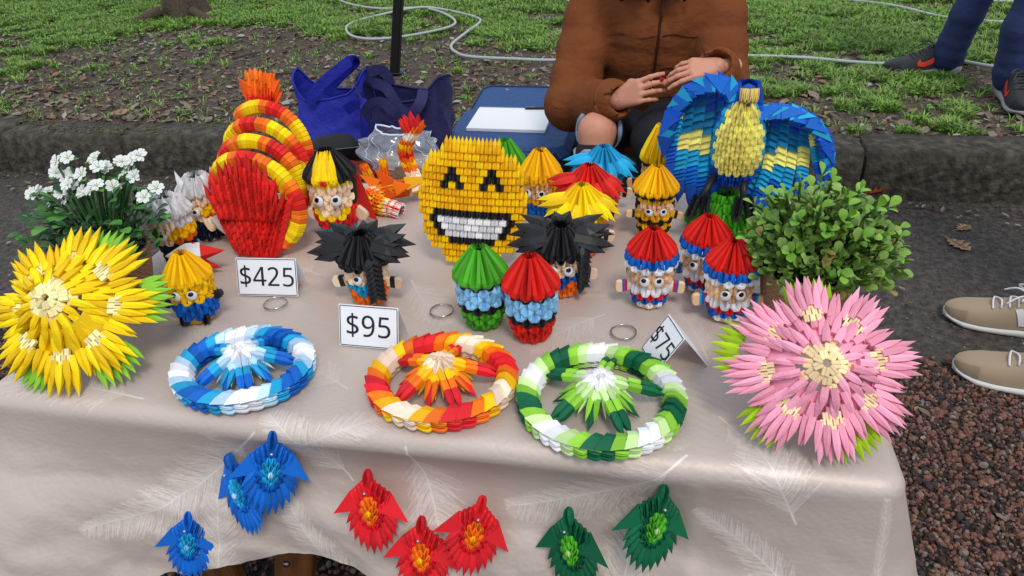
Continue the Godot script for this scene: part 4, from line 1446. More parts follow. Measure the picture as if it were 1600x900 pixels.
func make_bags() -> void:
	var royal := fabric("royal_fabric", Color(0.03, 0.09, 0.58), 0.7)
	shopping_bag("shopping_bag", "bright royal blue fabric shopping bag with a stiff raised handle", Vector3(-0.80, 0.0, -1.69), 0.25, 0.12, 0.24, 0.44, 0.16, royal, 0.75,
		[[Vector3(-0.07, 0.40, 0.03), Vector3(-0.03, 0.45, 0.02), Vector3(0.03, 0.49, 0.0), Vector3(0.075, 0.515, -0.02), Vector3(0.085, 0.50, -0.05), Vector3(0.02, 0.45, -0.06), Vector3(-0.03, 0.40, -0.06)], [Vector3(0.05, 0.38, 0.07), Vector3(0.115, 0.41, 0.10), Vector3(0.12, 0.34, 0.11), Vector3(0.10, 0.22, 0.10)]])
	var navy := fabric("navy_fabric", Color(0.10, 0.095, 0.31), 0.75)
	shopping_bag("shopping_bag", "dark navy fabric shopping bag with two drooping handles, wider than the royal blue one", Vector3(-0.57, 0.0, -1.735), -0.05, 0.05, 0.30, 0.43, 0.20, navy, 0.85,
		[[Vector3(-0.09, 0.40, 0.06), Vector3(-0.075, 0.46, 0.08), Vector3(-0.01, 0.455, 0.10), Vector3(0.03, 0.40, 0.115), Vector3(0.07, 0.38, 0.12), Vector3(0.10, 0.41, 0.10), Vector3(0.10, 0.44, 0.06)], [Vector3(-0.09, 0.30, 0.125), Vector3(-0.075, 0.39, 0.13), Vector3(-0.02, 0.42, 0.135), Vector3(0.02, 0.385, 0.14), Vector3(0.0, 0.30, 0.135)], [Vector3(-0.14, 0.36, -0.02), Vector3(-0.13, 0.455, -0.03), Vector3(-0.08, 0.47, -0.05), Vector3(-0.055, 0.42, -0.05)]])
	# a low stool between table and bags carries the small bags; only what lies on it shows
	var s := thing("stool", "low plain wooden stool hidden behind the table under the clear bag", "stool", Vector3(-0.52, 0, -1.36))
	var wood: Material = mats["table_wood"]
	part("seat", box_mesh(Vector3(0.46, 0.03, 0.26), 0.006), wood, s, Transform3D(Basis.IDENTITY, Vector3(0, 0.285, 0)))
	for e in [[-1, -1], [-1, 1], [1, -1], [1, 1]]:
		part("leg", box_mesh(Vector3(0.03, 0.27, 0.03), 0.003), wood, s, Transform3D(Basis.IDENTITY, Vector3(e[0] * 0.19, 0.135, e[1] * 0.1)))
	# black cap on the stool
	var cap := thing("cap", "black brimmed cap with a pale stitched edge lying beside the blue bags", "hat", Vector3(-0.70, 0.302, -1.43), 0.3)
	var bm := fabric("black_felt", Color(0.035, 0.035, 0.04), 0.8)
	part("crown", lathe([[0.075, 0.0], [0.078, 0.03], [0.066, 0.052], [0.035, 0.062], [0.0, 0.064]], 28), bm, cap)
	var rows := []
	for j in 6:
		var row := []
		for i in 37:
			var a := TAU * i / 36
			var r := lerpf(0.07, 0.118 + 0.025 * cos(a), j / 5.0)
			row.append(Vector3(cos(a) * r, 0.004 + 0.055 * pow(j / 5.0, 2) * pow(absf(sin(a * 0.5 + 0.9)), 2.0), sin(a) * r * 0.8))
		rows.append(row)
	part("brim", cloth_rows(rows), bm, cap)
	var rim := PackedVector3Array()
	for v in rows[5]: rim.append(v)
	part("edge_stitching", tube_mesh(rim, 0.0016, 5), plain("grey_thread", Color(0.32, 0.34, 0.36), 0.8), cap)
	# red cloth
	var rc := []
	for j in 10:
		var row := []
		for i in 14:
			row.append(Vector3(lerpf(-0.1, 0.1, i / 13.0), 0.012 + 0.008 * sin(i * 1.1 + j * 0.7) + 0.01 * exp(-pow((j - 5) / 3.0, 2)), lerpf(0.06, -0.06, j / 9.0)))
		rc.append(row)
	var rcl := part("red_cloth", cloth_rows(rc), fabric("red_cotton", Color(0.42, 0.03, 0.05)), self, Transform3D(Basis(Vector3.UP, 0.2), Vector3(-0.62, 0.301, -1.30)))
	tag(rcl, "crumpled dark red cloth lying between the black cap and the clear plastic bag", "cloth")
	# clear plastic bag, crumpled
	var film := StandardMaterial3D.new()
	film.transparency = BaseMaterial3D.TRANSPARENCY_ALPHA
	film.albedo_color = Color(0.88, 0.92, 0.98, 0.14)
	film.roughness = 0.12
	film.metallic_specular = 0.7
	var pn := FastNoiseLite.new()
	pn.seed = 3
	pn.frequency = 8.0
	rows = []
	for j in 15:
		var v := j / 14.0
		var ring := []
		for i in 40:
			var a := TAU * i / 40
			var r := 0.118 * pow(sin(PI * (0.10 + 0.80 * v)), 0.6)
			var q := Vector3(cos(a) * r, 0.008 + v * 0.118, sin(a) * r * 0.6)
			q += Vector3(cos(a), 0.3, sin(a)) * pn.get_noise_3d(q.x * 2, q.y * 2, q.z * 2) * 0.045
			q.y = maxf(q.y, 0.003)
			ring.append(q)
		rows.append(ring)
	var st := stool()
	skin_rows(st, rows, true)
	var bag := thing("plastic_bag", "crumpled clear plastic bag standing behind the orange paper dragon", "bag", Vector3(-0.45, 0.30, -1.33))
	part("film", done(st), film, bag)
	var top := PackedVector3Array()
	for i in 41: top.append(rows[14][i % 40])
	var fold := plain("film_edge", Color(0.80, 0.86, 0.93), 0.25)
	part("gathered_edge", tube_mesh(top, 0.003, 5), fold, bag)
	for k in 5:
		var wpts := PackedVector3Array()
		var i0 := k * 8 + 1
		for j in range(2, 14): wpts.append(rows[j][(i0 + int(j * 0.5)) % 40] * 1.004)
		part("crease", tube_mesh(wpts, 0.0013, 4), fold, bag)
	# blue soft case, lid thrown back, with a writing pad on it
	var cs := thing("soft_case", "open blue fabric case lying on the kerb beside the seated person", "case", Vector3(-0.235, KH, -1.92), -0.03)
	var cm := fabric("case_fabric", Color(0.16, 0.29, 0.49), 0.8)
	var cb := Basis(Vector3.RIGHT, deg_to_rad(3))
	part("tray", box_mesh(Vector3(0.46, 0.055, 0.38), 0.024), cm, cs, Transform3D(cb, Vector3(0, 0.040, 0.01)))
	part("lid", box_mesh(Vector3(0.40, 0.27, 0.022), 0.010), cm, cs, Transform3D(Basis(Vector3.RIGHT, deg_to_rad(-84)), Vector3(-0.02, 0.055, -0.315)))
	var rimp := PackedVector3Array()
	for q in [[-0.19, -0.12], [-0.19, 0.09], [-0.16, 0.12], [0.16, 0.12], [0.19, 0.09], [0.19, -0.12]]: rimp.append(Transform3D(Basis(Vector3.RIGHT, deg_to_rad(-84)), Vector3(-0.02, 0.055, -0.315)) * Vector3(q[0], q[1], 0.012))
	part("piping", tube_mesh(rimp, 0.004, 6), plain("case_piping", Color(0.05, 0.12, 0.30), 0.7), cs)
	part("front_pocket", box_mesh(Vector3(0.34, 0.05, 0.02), 0.009), cm, cs, Transform3D(cb, Vector3(0.02, 0.026, 0.20)))
	part("strap", tube_mesh(smooth_path([Vector3(-0.20, 0.05, 0.12), Vector3(-0.25, 0.06, 0.14), Vector3(-0.27, 0.03, 0.12), Vector3(-0.25, 0.010, 0.0)], 5), 0.009, 6), plain("case_strap", Color(0.03, 0.03, 0.04), 0.8), cs)
	part("snap_button", lathe([[0.0, 0.003], [0.006, 0.002], [0.008, 0.0]], 12), plain("bolt_steel", Color(0.55, 0.55, 0.56), 0.35, 1.0), cs, Transform3D(Basis(Vector3.RIGHT, deg_to_rad(6)), Vector3(-0.11, 0.076, -0.405)))
	var pad := thing("writing_pad", "white spiral bound paper pad lying open on the blue case", "notepad", Vector3(-0.245, KH, -1.92), -0.03)
	var px := Transform3D(cb, Vector3(-0.005, 0.076, -0.040))
	part("paper_block", box_mesh(Vector3(0.285, 0.012, 0.20), 0.001), plain("pad_paper", Color(0.90, 0.91, 0.93), 0.7), pad, px)
	st = stool()
	for k in 30:
		var ring := PackedVector3Array()
		for i in 9: ring.append(px * (Vector3(-0.136 + k * 0.0094, 0.0, -0.10) + Vector3(0, cos(TAU * i / 8), sin(TAU * i / 8)) * 0.008))
		tube(st, ring, 0.0012, 4, false)
	part("spiral_binding", done(st), plain("wire_white", Color(0.75, 0.76, 0.78), 0.4), pad)
	var pen := thing("pen", "black pen lying across the corner of the white pad", "pen", px.basis * Vector3(0.10, 0.0, -0.085) + Vector3(-0.245, KH, -1.92) + px.origin + px.basis * Vector3(0, 0.0105, 0))
	part("barrel", tube_mesh(PackedVector3Array([Vector3(-0.06, 0, 0), Vector3(0.045, 0, -0.005), Vector3(0.058, 0, -0.0056)]), PackedFloat32Array([0.0042, 0.0042, 0.001]), 8), plain("pen_black", Color(0.03, 0.03, 0.04), 0.3), pen)
	part("clip", box_mesh(Vector3(0.035, 0.0016, 0.003), 0.0005), plain("bolt_steel", Color(0.55, 0.55, 0.56), 0.35, 1.0), pen, Transform3D(Basis.IDENTITY, Vector3(-0.04, 0.0052, 0)))

func make_pole_and_hose() -> void:
	var p := thing("pole", "slanting black square metal pole planted in the lawn behind the bags", "pole", Vector3(-0.991, KH - 0.01, -2.837))
	var bm := plain("black_metal", Color(0.018, 0.018, 0.02), 0.45)
	var b := Basis(Vector3.BACK, -0.19)
	part("tube", box_mesh(Vector3(0.042, 2.3, 0.042), 0.004), bm, p, Transform3D(b, b * Vector3(0, 1.15, 0)))
	part("foot_plate", box_mesh(Vector3(0.10, 0.008, 0.10), 0.002), bm, p, Transform3D(Basis.IDENTITY, Vector3(0, 0.016, 0)))
	var wm := plain("white_cable", Color(0.66, 0.68, 0.68), 0.5)
	var on := func(a: Array) -> Array:
		var o := []
		for v in a: o.append(Vector3(v[0], lawn_y(v[0], v[1]) + 0.026 + (v[2] if v.size() > 2 else 0.0), v[1]))
		return o
	# loops of pale cable on the grass
	var c1: Array = on.call([[-2.3, -5.2], [-1.996, -4.632], [-1.62, -4.33], [-1.25, -4.28, 0.006], [-1.0, -4.0, 0.01], [-0.95, -3.80], [-1.13, -3.55], [-1.331, -3.459], [-1.50, -3.56], [-1.596, -3.793], [-1.53, -4.05], [-1.28, -4.24, 0.02], [-1.085, -4.246], [-0.86, -4.05], [-0.80, -3.92], [-0.82, -3.6], [-0.823, -3.307], [-0.74, -3.13], [-0.639, -3.043], [-0.42, -2.985], [-0.208, -2.961], [0.2, -3.03], [0.62, -3.071], [0.92, -3.049], [1.12, -2.985], [1.274, -2.95], [1.40, -3.02], [1.537, -3.02], [1.704, -2.86], [2.1, -2.80], [2.6, -2.95]])
	tag(part("cable", tube_mesh(smooth_path(c1, 8), 0.0078, 8), wm, self), "pale cable that loops twice behind the pole and runs behind the seated person", "cable")
	var c2: Array = on.call([[0.75, -4.6], [1.05, -4.62], [1.42, -4.401], [1.623, -4.195], [1.8, -3.85], [2.128, -3.753], [2.6, -3.8]])
	tag(part("cable", tube_mesh(smooth_path(c2, 8), 0.0078, 8), wm, self), "pale cable on the grass beyond the jeans, at the top right corner", "cable")
	var c3: Array = on.call([[-1.6, -5.0], [-1.35, -4.75], [-1.15, -4.72], [-0.95, -4.95], [-0.5, -4.85], [-0.25, -4.35], [0.1, -4.25], [0.6, -4.45], [0.95, -4.75], [1.5, -4.75], [2.2, -4.35], [2.8, -4.4]])
	tag(part("cable", tube_mesh(smooth_path(c3, 8), 0.0078, 8), wm, self), "pale cable farthest back on the lawn, along the top edge of the picture", "cable")
	# broad dry leaves one can pick out
	for l in [[1.184, 0.006, -1.592, 0.5, 0.085], [1.235, 0.006, -1.705, 2.2, 0.06], [1.002, 0.04, -1.875, 1.2, 0.075], [-2.0, KH + 0.015, -2.15, 0.6, 0.10], [-2.62, KH + 0.012, -2.45, 2.4, 0.07]]:
		var lb := "pale tan lobed dry leaf on the dark path right of the green bush"
		if l[4] == 0.06: lb = "small pale lobed dry leaf on the path behind the larger tan leaf"
		elif l[4] == 0.075: lb = "orange brown dry leaf leaning against the foot of the kerb"
		elif l[4] == 0.10: lb = "curled tan dry leaf on the edge of the kerb above the white flowers"
		elif l[4] == 0.07: lb = "brown dry leaf on bare earth at the far left"
		var col := Color(0.62, 0.50, 0.36)
		if l[4] == 0.075: col = Color(0.50, 0.24, 0.10)
		elif l[4] == 0.07: col = Color(0.40, 0.27, 0.17)
		var tilt := -1.1 if l[4] == 0.075 else 0.0
		var o := part("dry_leaf", oak_leaf(), plain("oak_%s" % l[4], col, 0.8), self, Transform3D(Basis(Vector3.RIGHT, tilt) * Basis(Vector3.UP, l[3]) * l[4], Vector3(l[0], l[1], l[2])))
		tag(o, lb, "leaf")

var oak_cached: ArrayMesh
# lobed leaf, one unit long along z, with a stalk, curled a little
func oak_leaf() -> ArrayMesh:
	if oak_cached: return oak_cached
	var st := stool()
	var half := [[-0.5, 0.02], [-0.40, 0.06], [-0.30, 0.22], [-0.22, 0.10], [-0.10, 0.36], [0.0, 0.13], [0.12, 0.40], [0.22, 0.14], [0.32, 0.26], [0.40, 0.10], [0.5, 0.02]]
	for i in half.size() - 1:
		for e in [-1.0, 1.0]:
			var a: Array = half[i]
			var b: Array = half[i + 1]
			quad(st, Vector3(0, 0.02 + 0.1 * a[0] * a[0], a[0]), Vector3(0, 0.02 + 0.1 * b[0] * b[0], b[0]), Vector3(e * b[1], 0.02 + 0.45 * b[1] * b[1] + 0.1 * b[0] * b[0], b[0] + 0.04), Vector3(e * a[1], 0.02 + 0.45 * a[1] * a[1] + 0.1 * a[0] * a[0], a[0] + 0.04))
	tube(st, PackedVector3Array([Vector3(0, 0.045, -0.48), Vector3(0.02, 0.05, -0.62), Vector3(0.06, 0.03, -0.78)]), 0.015, 5)
	oak_cached = done(st)
	return oak_cached

# ---------------------------------------------------------------- potted plants
func burlap() -> StandardMaterial3D:
	var m := plain("burlap", Color.WHITE, 0.95)
	if m.albedo_texture == null:
		var img := Image.create(128, 128, false, Image.FORMAT_RGB8)
		var hm := Image.create(128, 128, false, Image.FORMAT_RGB8)
		for y in 128:
			for x in 128:
				var u := int(x / 4)
				var v := int(y / 4)
				var over := (u + v) % 2 == 0
				var k := absf(fposmod((y if over else x) / 4.0, 1.0) - 0.5) * 2.0
				var h := (1.0 - k * k) * (1.0 if over else 0.75)
				var t := 0.9 + 0.2 * sin(u * 12.9898 + v * 3.7) * sin(v * 7.1 + u)
				img.set_pixel(x, y, Color(0.74, 0.56, 0.43) * (0.8 + 0.25 * h) * t)
				hm.set_pixel(x, y, Color(h, h, h))
		m.albedo_texture = ImageTexture.create_from_image(img)
		hm.bump_map_to_normal_map(3.0)
		m.normal_enabled = true
		m.normal_texture = ImageTexture.create_from_image(hm)
		m.uv1_triplanar = true
		m.uv1_scale = Vector3.ONE * 16.0
	return m

func pot(t: Node3D, r0: float, r1: float, h: float) -> void:
	var prof := [[0.0, 0.0], [r0 * 0.95, 0.0], [r0, 0.004], [lerpf(r0, r1, 0.5) * 1.02, h * 0.5], [r1, h * 0.93], [r1 * 1.04, h * 0.97], [r1 * 1.03, h], [r1 * 0.95, h * 1.005], [r1 * 0.92, h * 0.93], [0.0, h * 0.9]]
	part("pot", lathe(prof, 36), burlap(), t)
	part("soil", lathe([[r1 * 0.93, h * 0.94], [r1 * 0.5, h * 0.96], [0.0, h * 0.97]], 20), plain("soil", Color(0.07, 0.06, 0.05), 0.95), t)

func leaf_mats(key: String, cols: Array) -> Array:
	var out := []
	for i in cols.size():
		var m := plain("%s_%d" % [key, i], cols[i], 0.45)
		m.backlight_enabled = true
		m.backlight = Color(cols[i]) * 0.35
		out.append(m)
	return out

func make_plants() -> void:
	# left: leafy plant with white flowers
	var t := thing("flowering_plant", "small plant with white flowers in a burlap covered pot, behind the yellow paper flower", "potted plant", Vector3(-0.457, TH + 0.001, -0.20))
	pot(t, 0.044, 0.056, 0.068)
	var lm := leaf_mats("white_plant_leaf", [Color(0.16, 0.38, 0.10), Color(0.24, 0.50, 0.14), Color(0.33, 0.60, 0.18), Color(0.11, 0.27, 0.09)])
	var stem := plain("plant_stem", Color(0.14, 0.30, 0.10), 0.6)
	var spots := [Vector3(-0.514, 0.774, -0.24), Vector3(-0.561, 0.73, -0.24), Vector3(-0.507, 0.752, -0.24), Vector3(-0.455, 0.781, -0.24), Vector3(-0.417, 0.777, -0.24), Vector3(-0.388, 0.786, -0.24), Vector3(-0.474, 0.762, -0.23), Vector3(-0.444, 0.768, -0.24), Vector3(-0.398, 0.762, -0.23), Vector3(-0.425, 0.751, -0.22), Vector3(-0.473, 0.742, -0.22), Vector3(-0.501, 0.732, -0.22), Vector3(-0.372, 0.746, -0.23), Vector3(-0.531, 0.754, -0.25), Vector3(-0.545, 0.732, -0.24), Vector3(-0.439, 0.757, -0.21), Vector3(-0.495, 0.746, -0.23)]
	var wm := plain("white_petal", Color(0.86, 0.88, 0.86), 0.6)
	wm.backlight_enabled = true
	wm.backlight = Color(0.3, 0.3, 0.28)
	var centre := plain("flower_heart", Color(0.72, 0.76, 0.50), 0.7)
	for s in spots.duplicate():
		spots.append(s + Vector3(rng.randf_range(0.008, 0.016) * (1.0 if rng.randf() > 0.5 else -1.0), rng.randf_range(-0.010, 0.004), rng.randf_range(-0.006, 0.012)))
	for s in spots:
		var p: Vector3 = s - t.position
		var base := Vector3(p.x * 0.25, 0.06, p.z * 0.3)
		part("stem", tube_mesh(smooth_path([base, base.lerp(p, 0.55) + Vector3(0, 0.012, 0), p - Vector3(0, 0.004, 0)], 5), 0.0016, 5), stem, t)
		var n := Vector3(rng.randfn(0, 0.4) + p.x * 3.0, 1.0, 0.7 + rng.randfn(0, 0.3)).normalized()
		var fl := part("flower", lathe([[0.0, 0.0], [0.0012, -0.001], [0.0016, 0.0008], [0.0, 0.0016]], 8), centre, t, aim(p, n, Vector3.BACK, Vector3.ONE))
		var a0 := rng.randf() * TAU
		for k in 5:
			for j in 2:
				var a := a0 + TAU * k / 5 + (j - 0.5) * 0.42
				part("petal", M_leaf, wm, fl, aim(Vector3(cos(a), 0, sin(a)) * 0.0015, Vector3(cos(a), rng.randf_range(0.1, 0.5), sin(a)), Vector3.UP, Vector3(0.0058, 0.0088, 0.006)))
		part("leaf", M_leaf, lm[2], t, aim(p - Vector3(0, 0.006, 0), Vector3(rng.randfn(0, 1), 0.3, rng.randfn(0, 1)), Vector3.UP, Vector3(0.009, 0.012, 0.01)))
	for i in 230:
		var a := rng.randf() * TAU
		var h := pow(rng.randf(), 0.8)
		var r := (0.03 + 0.052 * sin(PI * clampf(h * 0.75 + 0.15, 0, 1))) * sqrt(rng.randf_range(0.25, 1.0))
		var p := Vector3(cos(a) * r * 1.15, 0.058 + h * 0.085, sin(a) * r)
		var d := Vector3(cos(a), rng.randf_range(0.0, 1.0), sin(a)) + Vector3(rng.randfn(0, 0.4), 0, rng.randfn(0, 0.4))
		var s := rng.randf_range(0.009, 0.021)
		part("leaf", M_leaf, lm[[0, 0, 1, 1, 2, 3, 3][rng.randi() % 7]], t, aim(p, d, Vector3.UP, Vector3(s * 0.9, s, s * 0.8)))
	var mm := MultiMesh.new()
	mm.transform_format = MultiMesh.TRANSFORM_3D
	mm.mesh = M_leaf
	mm.instance_count = 260
	for i in 260:
		var a := rng.randf() * TAU
		var r := 0.055 * sqrt(rng.randf())
		var s := 0.016
		mm.set_instance_transform(i, aim(Vector3(cos(a) * r, rng.randf_range(0.055, 0.115), sin(a) * r), Vector3(rng.randfn(0, 1), rng.randf(), rng.randfn(0, 1)), Vector3.UP, Vector3(s * 0.7, s, s)))
	multi("inner_leaves", mm, lm[3], t)
	# right: bushy green plant
	t = thing("green_plant", "bushy green plant with small oval leaves in a burlap pot, behind the pink paper flower", "potted plant", Vector3(0.432, TH + 0.001, -0.245))
	pot(t, 0.044, 0.054, 0.070)
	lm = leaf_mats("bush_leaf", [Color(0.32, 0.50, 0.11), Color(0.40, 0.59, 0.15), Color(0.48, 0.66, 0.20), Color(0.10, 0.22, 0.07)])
	var count := 0
	for s in 34:
		var a := TAU * s * 0.381966 + rng.randf() * 0.3
		var spread := sqrt((s + 0.7) / 34.0)
		var tip := Vector3(cos(a) * 0.098 * spread * 0.95 + 0.008, 0.070 + 0.098 * sqrt(1.0 - spread * spread * 0.86) + rng.randfn(0, 0.007), sin(a) * 0.080 * spread)
		var base := Vector3(cos(a) * 0.02, 0.062, sin(a) * 0.02)
		var mid := base.lerp(tip, 0.5) + Vector3(0, 0.018, 0)
		var path := smooth_path([base, mid, tip], 6)
		part("stem", tube_mesh(path, 0.0014, 5), stem, t)
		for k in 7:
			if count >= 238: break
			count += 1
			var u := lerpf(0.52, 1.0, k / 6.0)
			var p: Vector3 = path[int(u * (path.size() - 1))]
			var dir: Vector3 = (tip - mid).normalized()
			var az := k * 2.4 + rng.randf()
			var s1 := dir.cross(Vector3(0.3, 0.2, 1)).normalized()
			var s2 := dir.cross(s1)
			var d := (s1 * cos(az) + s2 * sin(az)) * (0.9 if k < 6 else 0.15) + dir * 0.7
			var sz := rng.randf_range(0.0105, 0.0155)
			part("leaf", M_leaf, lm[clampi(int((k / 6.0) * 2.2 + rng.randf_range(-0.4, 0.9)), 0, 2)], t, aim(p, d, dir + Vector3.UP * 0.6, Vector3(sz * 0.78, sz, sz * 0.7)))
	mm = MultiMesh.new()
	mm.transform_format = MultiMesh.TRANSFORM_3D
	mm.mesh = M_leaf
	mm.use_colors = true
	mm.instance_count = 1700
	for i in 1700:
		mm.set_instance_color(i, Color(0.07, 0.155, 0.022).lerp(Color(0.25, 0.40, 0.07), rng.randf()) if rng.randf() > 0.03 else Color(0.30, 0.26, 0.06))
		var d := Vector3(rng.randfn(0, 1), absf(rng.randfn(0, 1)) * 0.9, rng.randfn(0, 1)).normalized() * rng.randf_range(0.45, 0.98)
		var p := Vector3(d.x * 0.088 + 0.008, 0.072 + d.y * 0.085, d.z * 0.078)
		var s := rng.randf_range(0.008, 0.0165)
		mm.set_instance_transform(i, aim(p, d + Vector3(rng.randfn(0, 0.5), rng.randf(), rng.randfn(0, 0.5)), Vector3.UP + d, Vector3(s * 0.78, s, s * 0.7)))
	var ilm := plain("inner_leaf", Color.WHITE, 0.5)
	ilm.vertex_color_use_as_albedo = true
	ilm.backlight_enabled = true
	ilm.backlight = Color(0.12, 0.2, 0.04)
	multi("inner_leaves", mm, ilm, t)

# ---------------------------------------------------------------- the two large paper flowers, leaning on the pots
func big_flower(called: String, label: String, at: Vector3, normal: Vector3, s: float, col: String, heart: String, leafc: String, leaves: Array, lobes: int, roll: float, heart_at: Vector2) -> void:
	var t := thing(called, label, "paper flower")
	t.transform = aim(at, Vector3.UP - normal * normal.y, normal, Vector3.ONE)
	var Z := Vector3.BACK
	# heart: rings of woven square folds round a small hole
	var hc := Vector3(heart_at.x, heart_at.y, 0) * s
	for k in 3:
		var n: int = [7, 11, 15][k]
		for i in n:
			var a := TAU * (i + 0.5 * (k % 2)) / n + roll
			var d := Vector3(cos(a), sin(a), 0)
			if k == 2 and cos(a * 5.0 - roll) < -0.25: continue
			unit(M_brick, heart, t, aim(hc + (d * (0.0035 + 0.0082 * k) + Z * (0.033 - 0.0018 * k - 0.0012 * k * k)) * s, d.rotated(Z, rng.randfn(0, 0.10)) - Z * (0.15 + 0.2 * k), Z + Vector3(rng.randfn(0, 0.15), rng.randfn(0, 0.15), 0), Vector3(TAU * (0.0095 + 0.0082 * k) / n * 1.06, 0.0105, 0.006) * s), "woven_piece")
	for k in 3:
		var n: int = [16, 17, 18][k]
		for i in n:
			var a := TAU * (i + 0.5 * k) / n + roll + rng.randfn(0, 0.03)
			var d := Vector3(cos(a), sin(a), 0)
			var x := d.cross(Z)
			var wob: float = 1.0 + 0.10 * sin(a * 5.0 + 1.0)
			var dent: float = 0.0095 * clampf(0.35 - cos(a * 5.0 - roll), 0.0, 1.0) * [1.0, 0.7, 0.3][k]
			unit(M_spike, col, t, aim(hc + (d * (0.026 + 0.0085 * k - dent) + Z * (0.026 - 0.0065 * k)) * s, d - Z * (0.32 + 0.06 * k) + x * 0.08, Z + d * 0.3, Vector3(0.0086, (0.029 + 0.004 * k) * wob, 0.0085) * s))
	# outer petals: each a woven patch edged by a fan of points
	for l in lobes:
		var ph := TAU * l / lobes + roll * 2.0 + 0.2
		var c := Vector3(cos(ph), sin(ph), 0)
		var x := Vector3(-sin(ph), cos(ph), 0)
		var lift := 0.004 if l % 2 == 0 else 0.0
		for r in 3:
			for j in 3 + (r % 2):
				var off := (j - (2 + (r % 2)) * 0.5) * 0.0068
				unit(M_brick, heart, t, aim((c * (0.050 + 0.0075 * r) + x * off + Z * (0.009 + lift - 0.001 * r)) * s, c - Z * 0.15, Z, Vector3(0.0060, 0.0088, 0.005) * s), "woven_piece")
		for j in 7:
			var q := j - 3.0
			var da := q * 0.115
			var d := Vector3(cos(ph + da * 1.2), sin(ph + da * 1.2), 0)
			var st := c * (0.0690 - 0.0052 * absf(q)) + x * q * 0.0060
			unit(M_spike, col, t, aim((st + Z * (0.008 + lift - 0.001 * absf(q))) * s, d - Z * (0.12 + 0.04 * rng.randf()), Z + x * 0.15 * signf(q), Vector3(0.0080, (0.038 - 0.0016 * absf(q)) * rng.randf_range(0.93, 1.07), 0.0075) * s))
		for j in 6:
			var q := j - 2.5
			var d := Vector3(cos(ph + q * 0.15), sin(ph + q * 0.15), 0)
			var st := c * (0.052 - 0.001 * absf(q)) + x * q * 0.0092
			if absf(q) < 1.6: st = c * 0.072 + x * q * 0.0075
			unit(M_spike, col, t, aim((st + Z * (lift - 0.001)) * s, d - Z * 0.14, Z, Vector3(0.0082, 0.036, 0.0075) * s))
	for lf in leaves:
		for j in 7:
			var a: float = deg_to_rad(lf[0]) + (j - 3) * 0.085
			var d := Vector3(cos(a), sin(a), 0)
			unit(M_spike, leafc, t, aim((d * (lf[1] - 0.002 * absf(j - 3)) - Z * 0.010) * s, d - Z * 0.08, Z, Vector3(0.0085, 0.034, 0.007) * s), "leaf_piece")
	# backing ring that the points are plugged into
	var st2 := stool()
	var ring := PackedVector3Array()
	for i in 25: ring.append(Vector3(cos(TAU * i / 24), sin(TAU * i / 24), 0) * 0.05 * s - Z * 0.004 * s)
	tube(st2, ring, 0.008 * s, 6, false)
	var cone := []
	for q in [[0.03, 0.024], [0.05, 0.008], [0.066, 0.0]]:
		var row := []
		for i in 24: row.append((Vector3(cos(TAU * i / 24), sin(TAU * i / 24), 0) * q[0] + Z * q[1]) * s)
		cone.append(row)
	skin_rows(st2, cone, true)
	part("backing", done(st2), paper(col), t)

func make_big_flowers() -> void:
	big_flower("paper_flower", "large yellow folded paper flower with pale centre at the left corner of the table", Vector3(-0.391, 0.672, -0.061), Vector3(0.10, 0.72, 0.70).normalized(), 0.93, "yellow", "cream", "lime", [[66, 0.078], [8, 0.088], [-48, 0.082], [-118, 0.078]], 8, 0.3, Vector2(-0.010, 0.006))
	big_flower("paper_flower", "large pink folded paper flower with cream centre at the right corner of the table", Vector3(0.410, 0.669, -0.056), Vector3(-0.02, 0.72, 0.70).normalized(), 0.83, "pink", "peachcream", "olive", [[98, 0.076], [170, 0.088], [-128, 0.080], [-62, 0.078]], 8, 0.0, Vector2(0, 0))

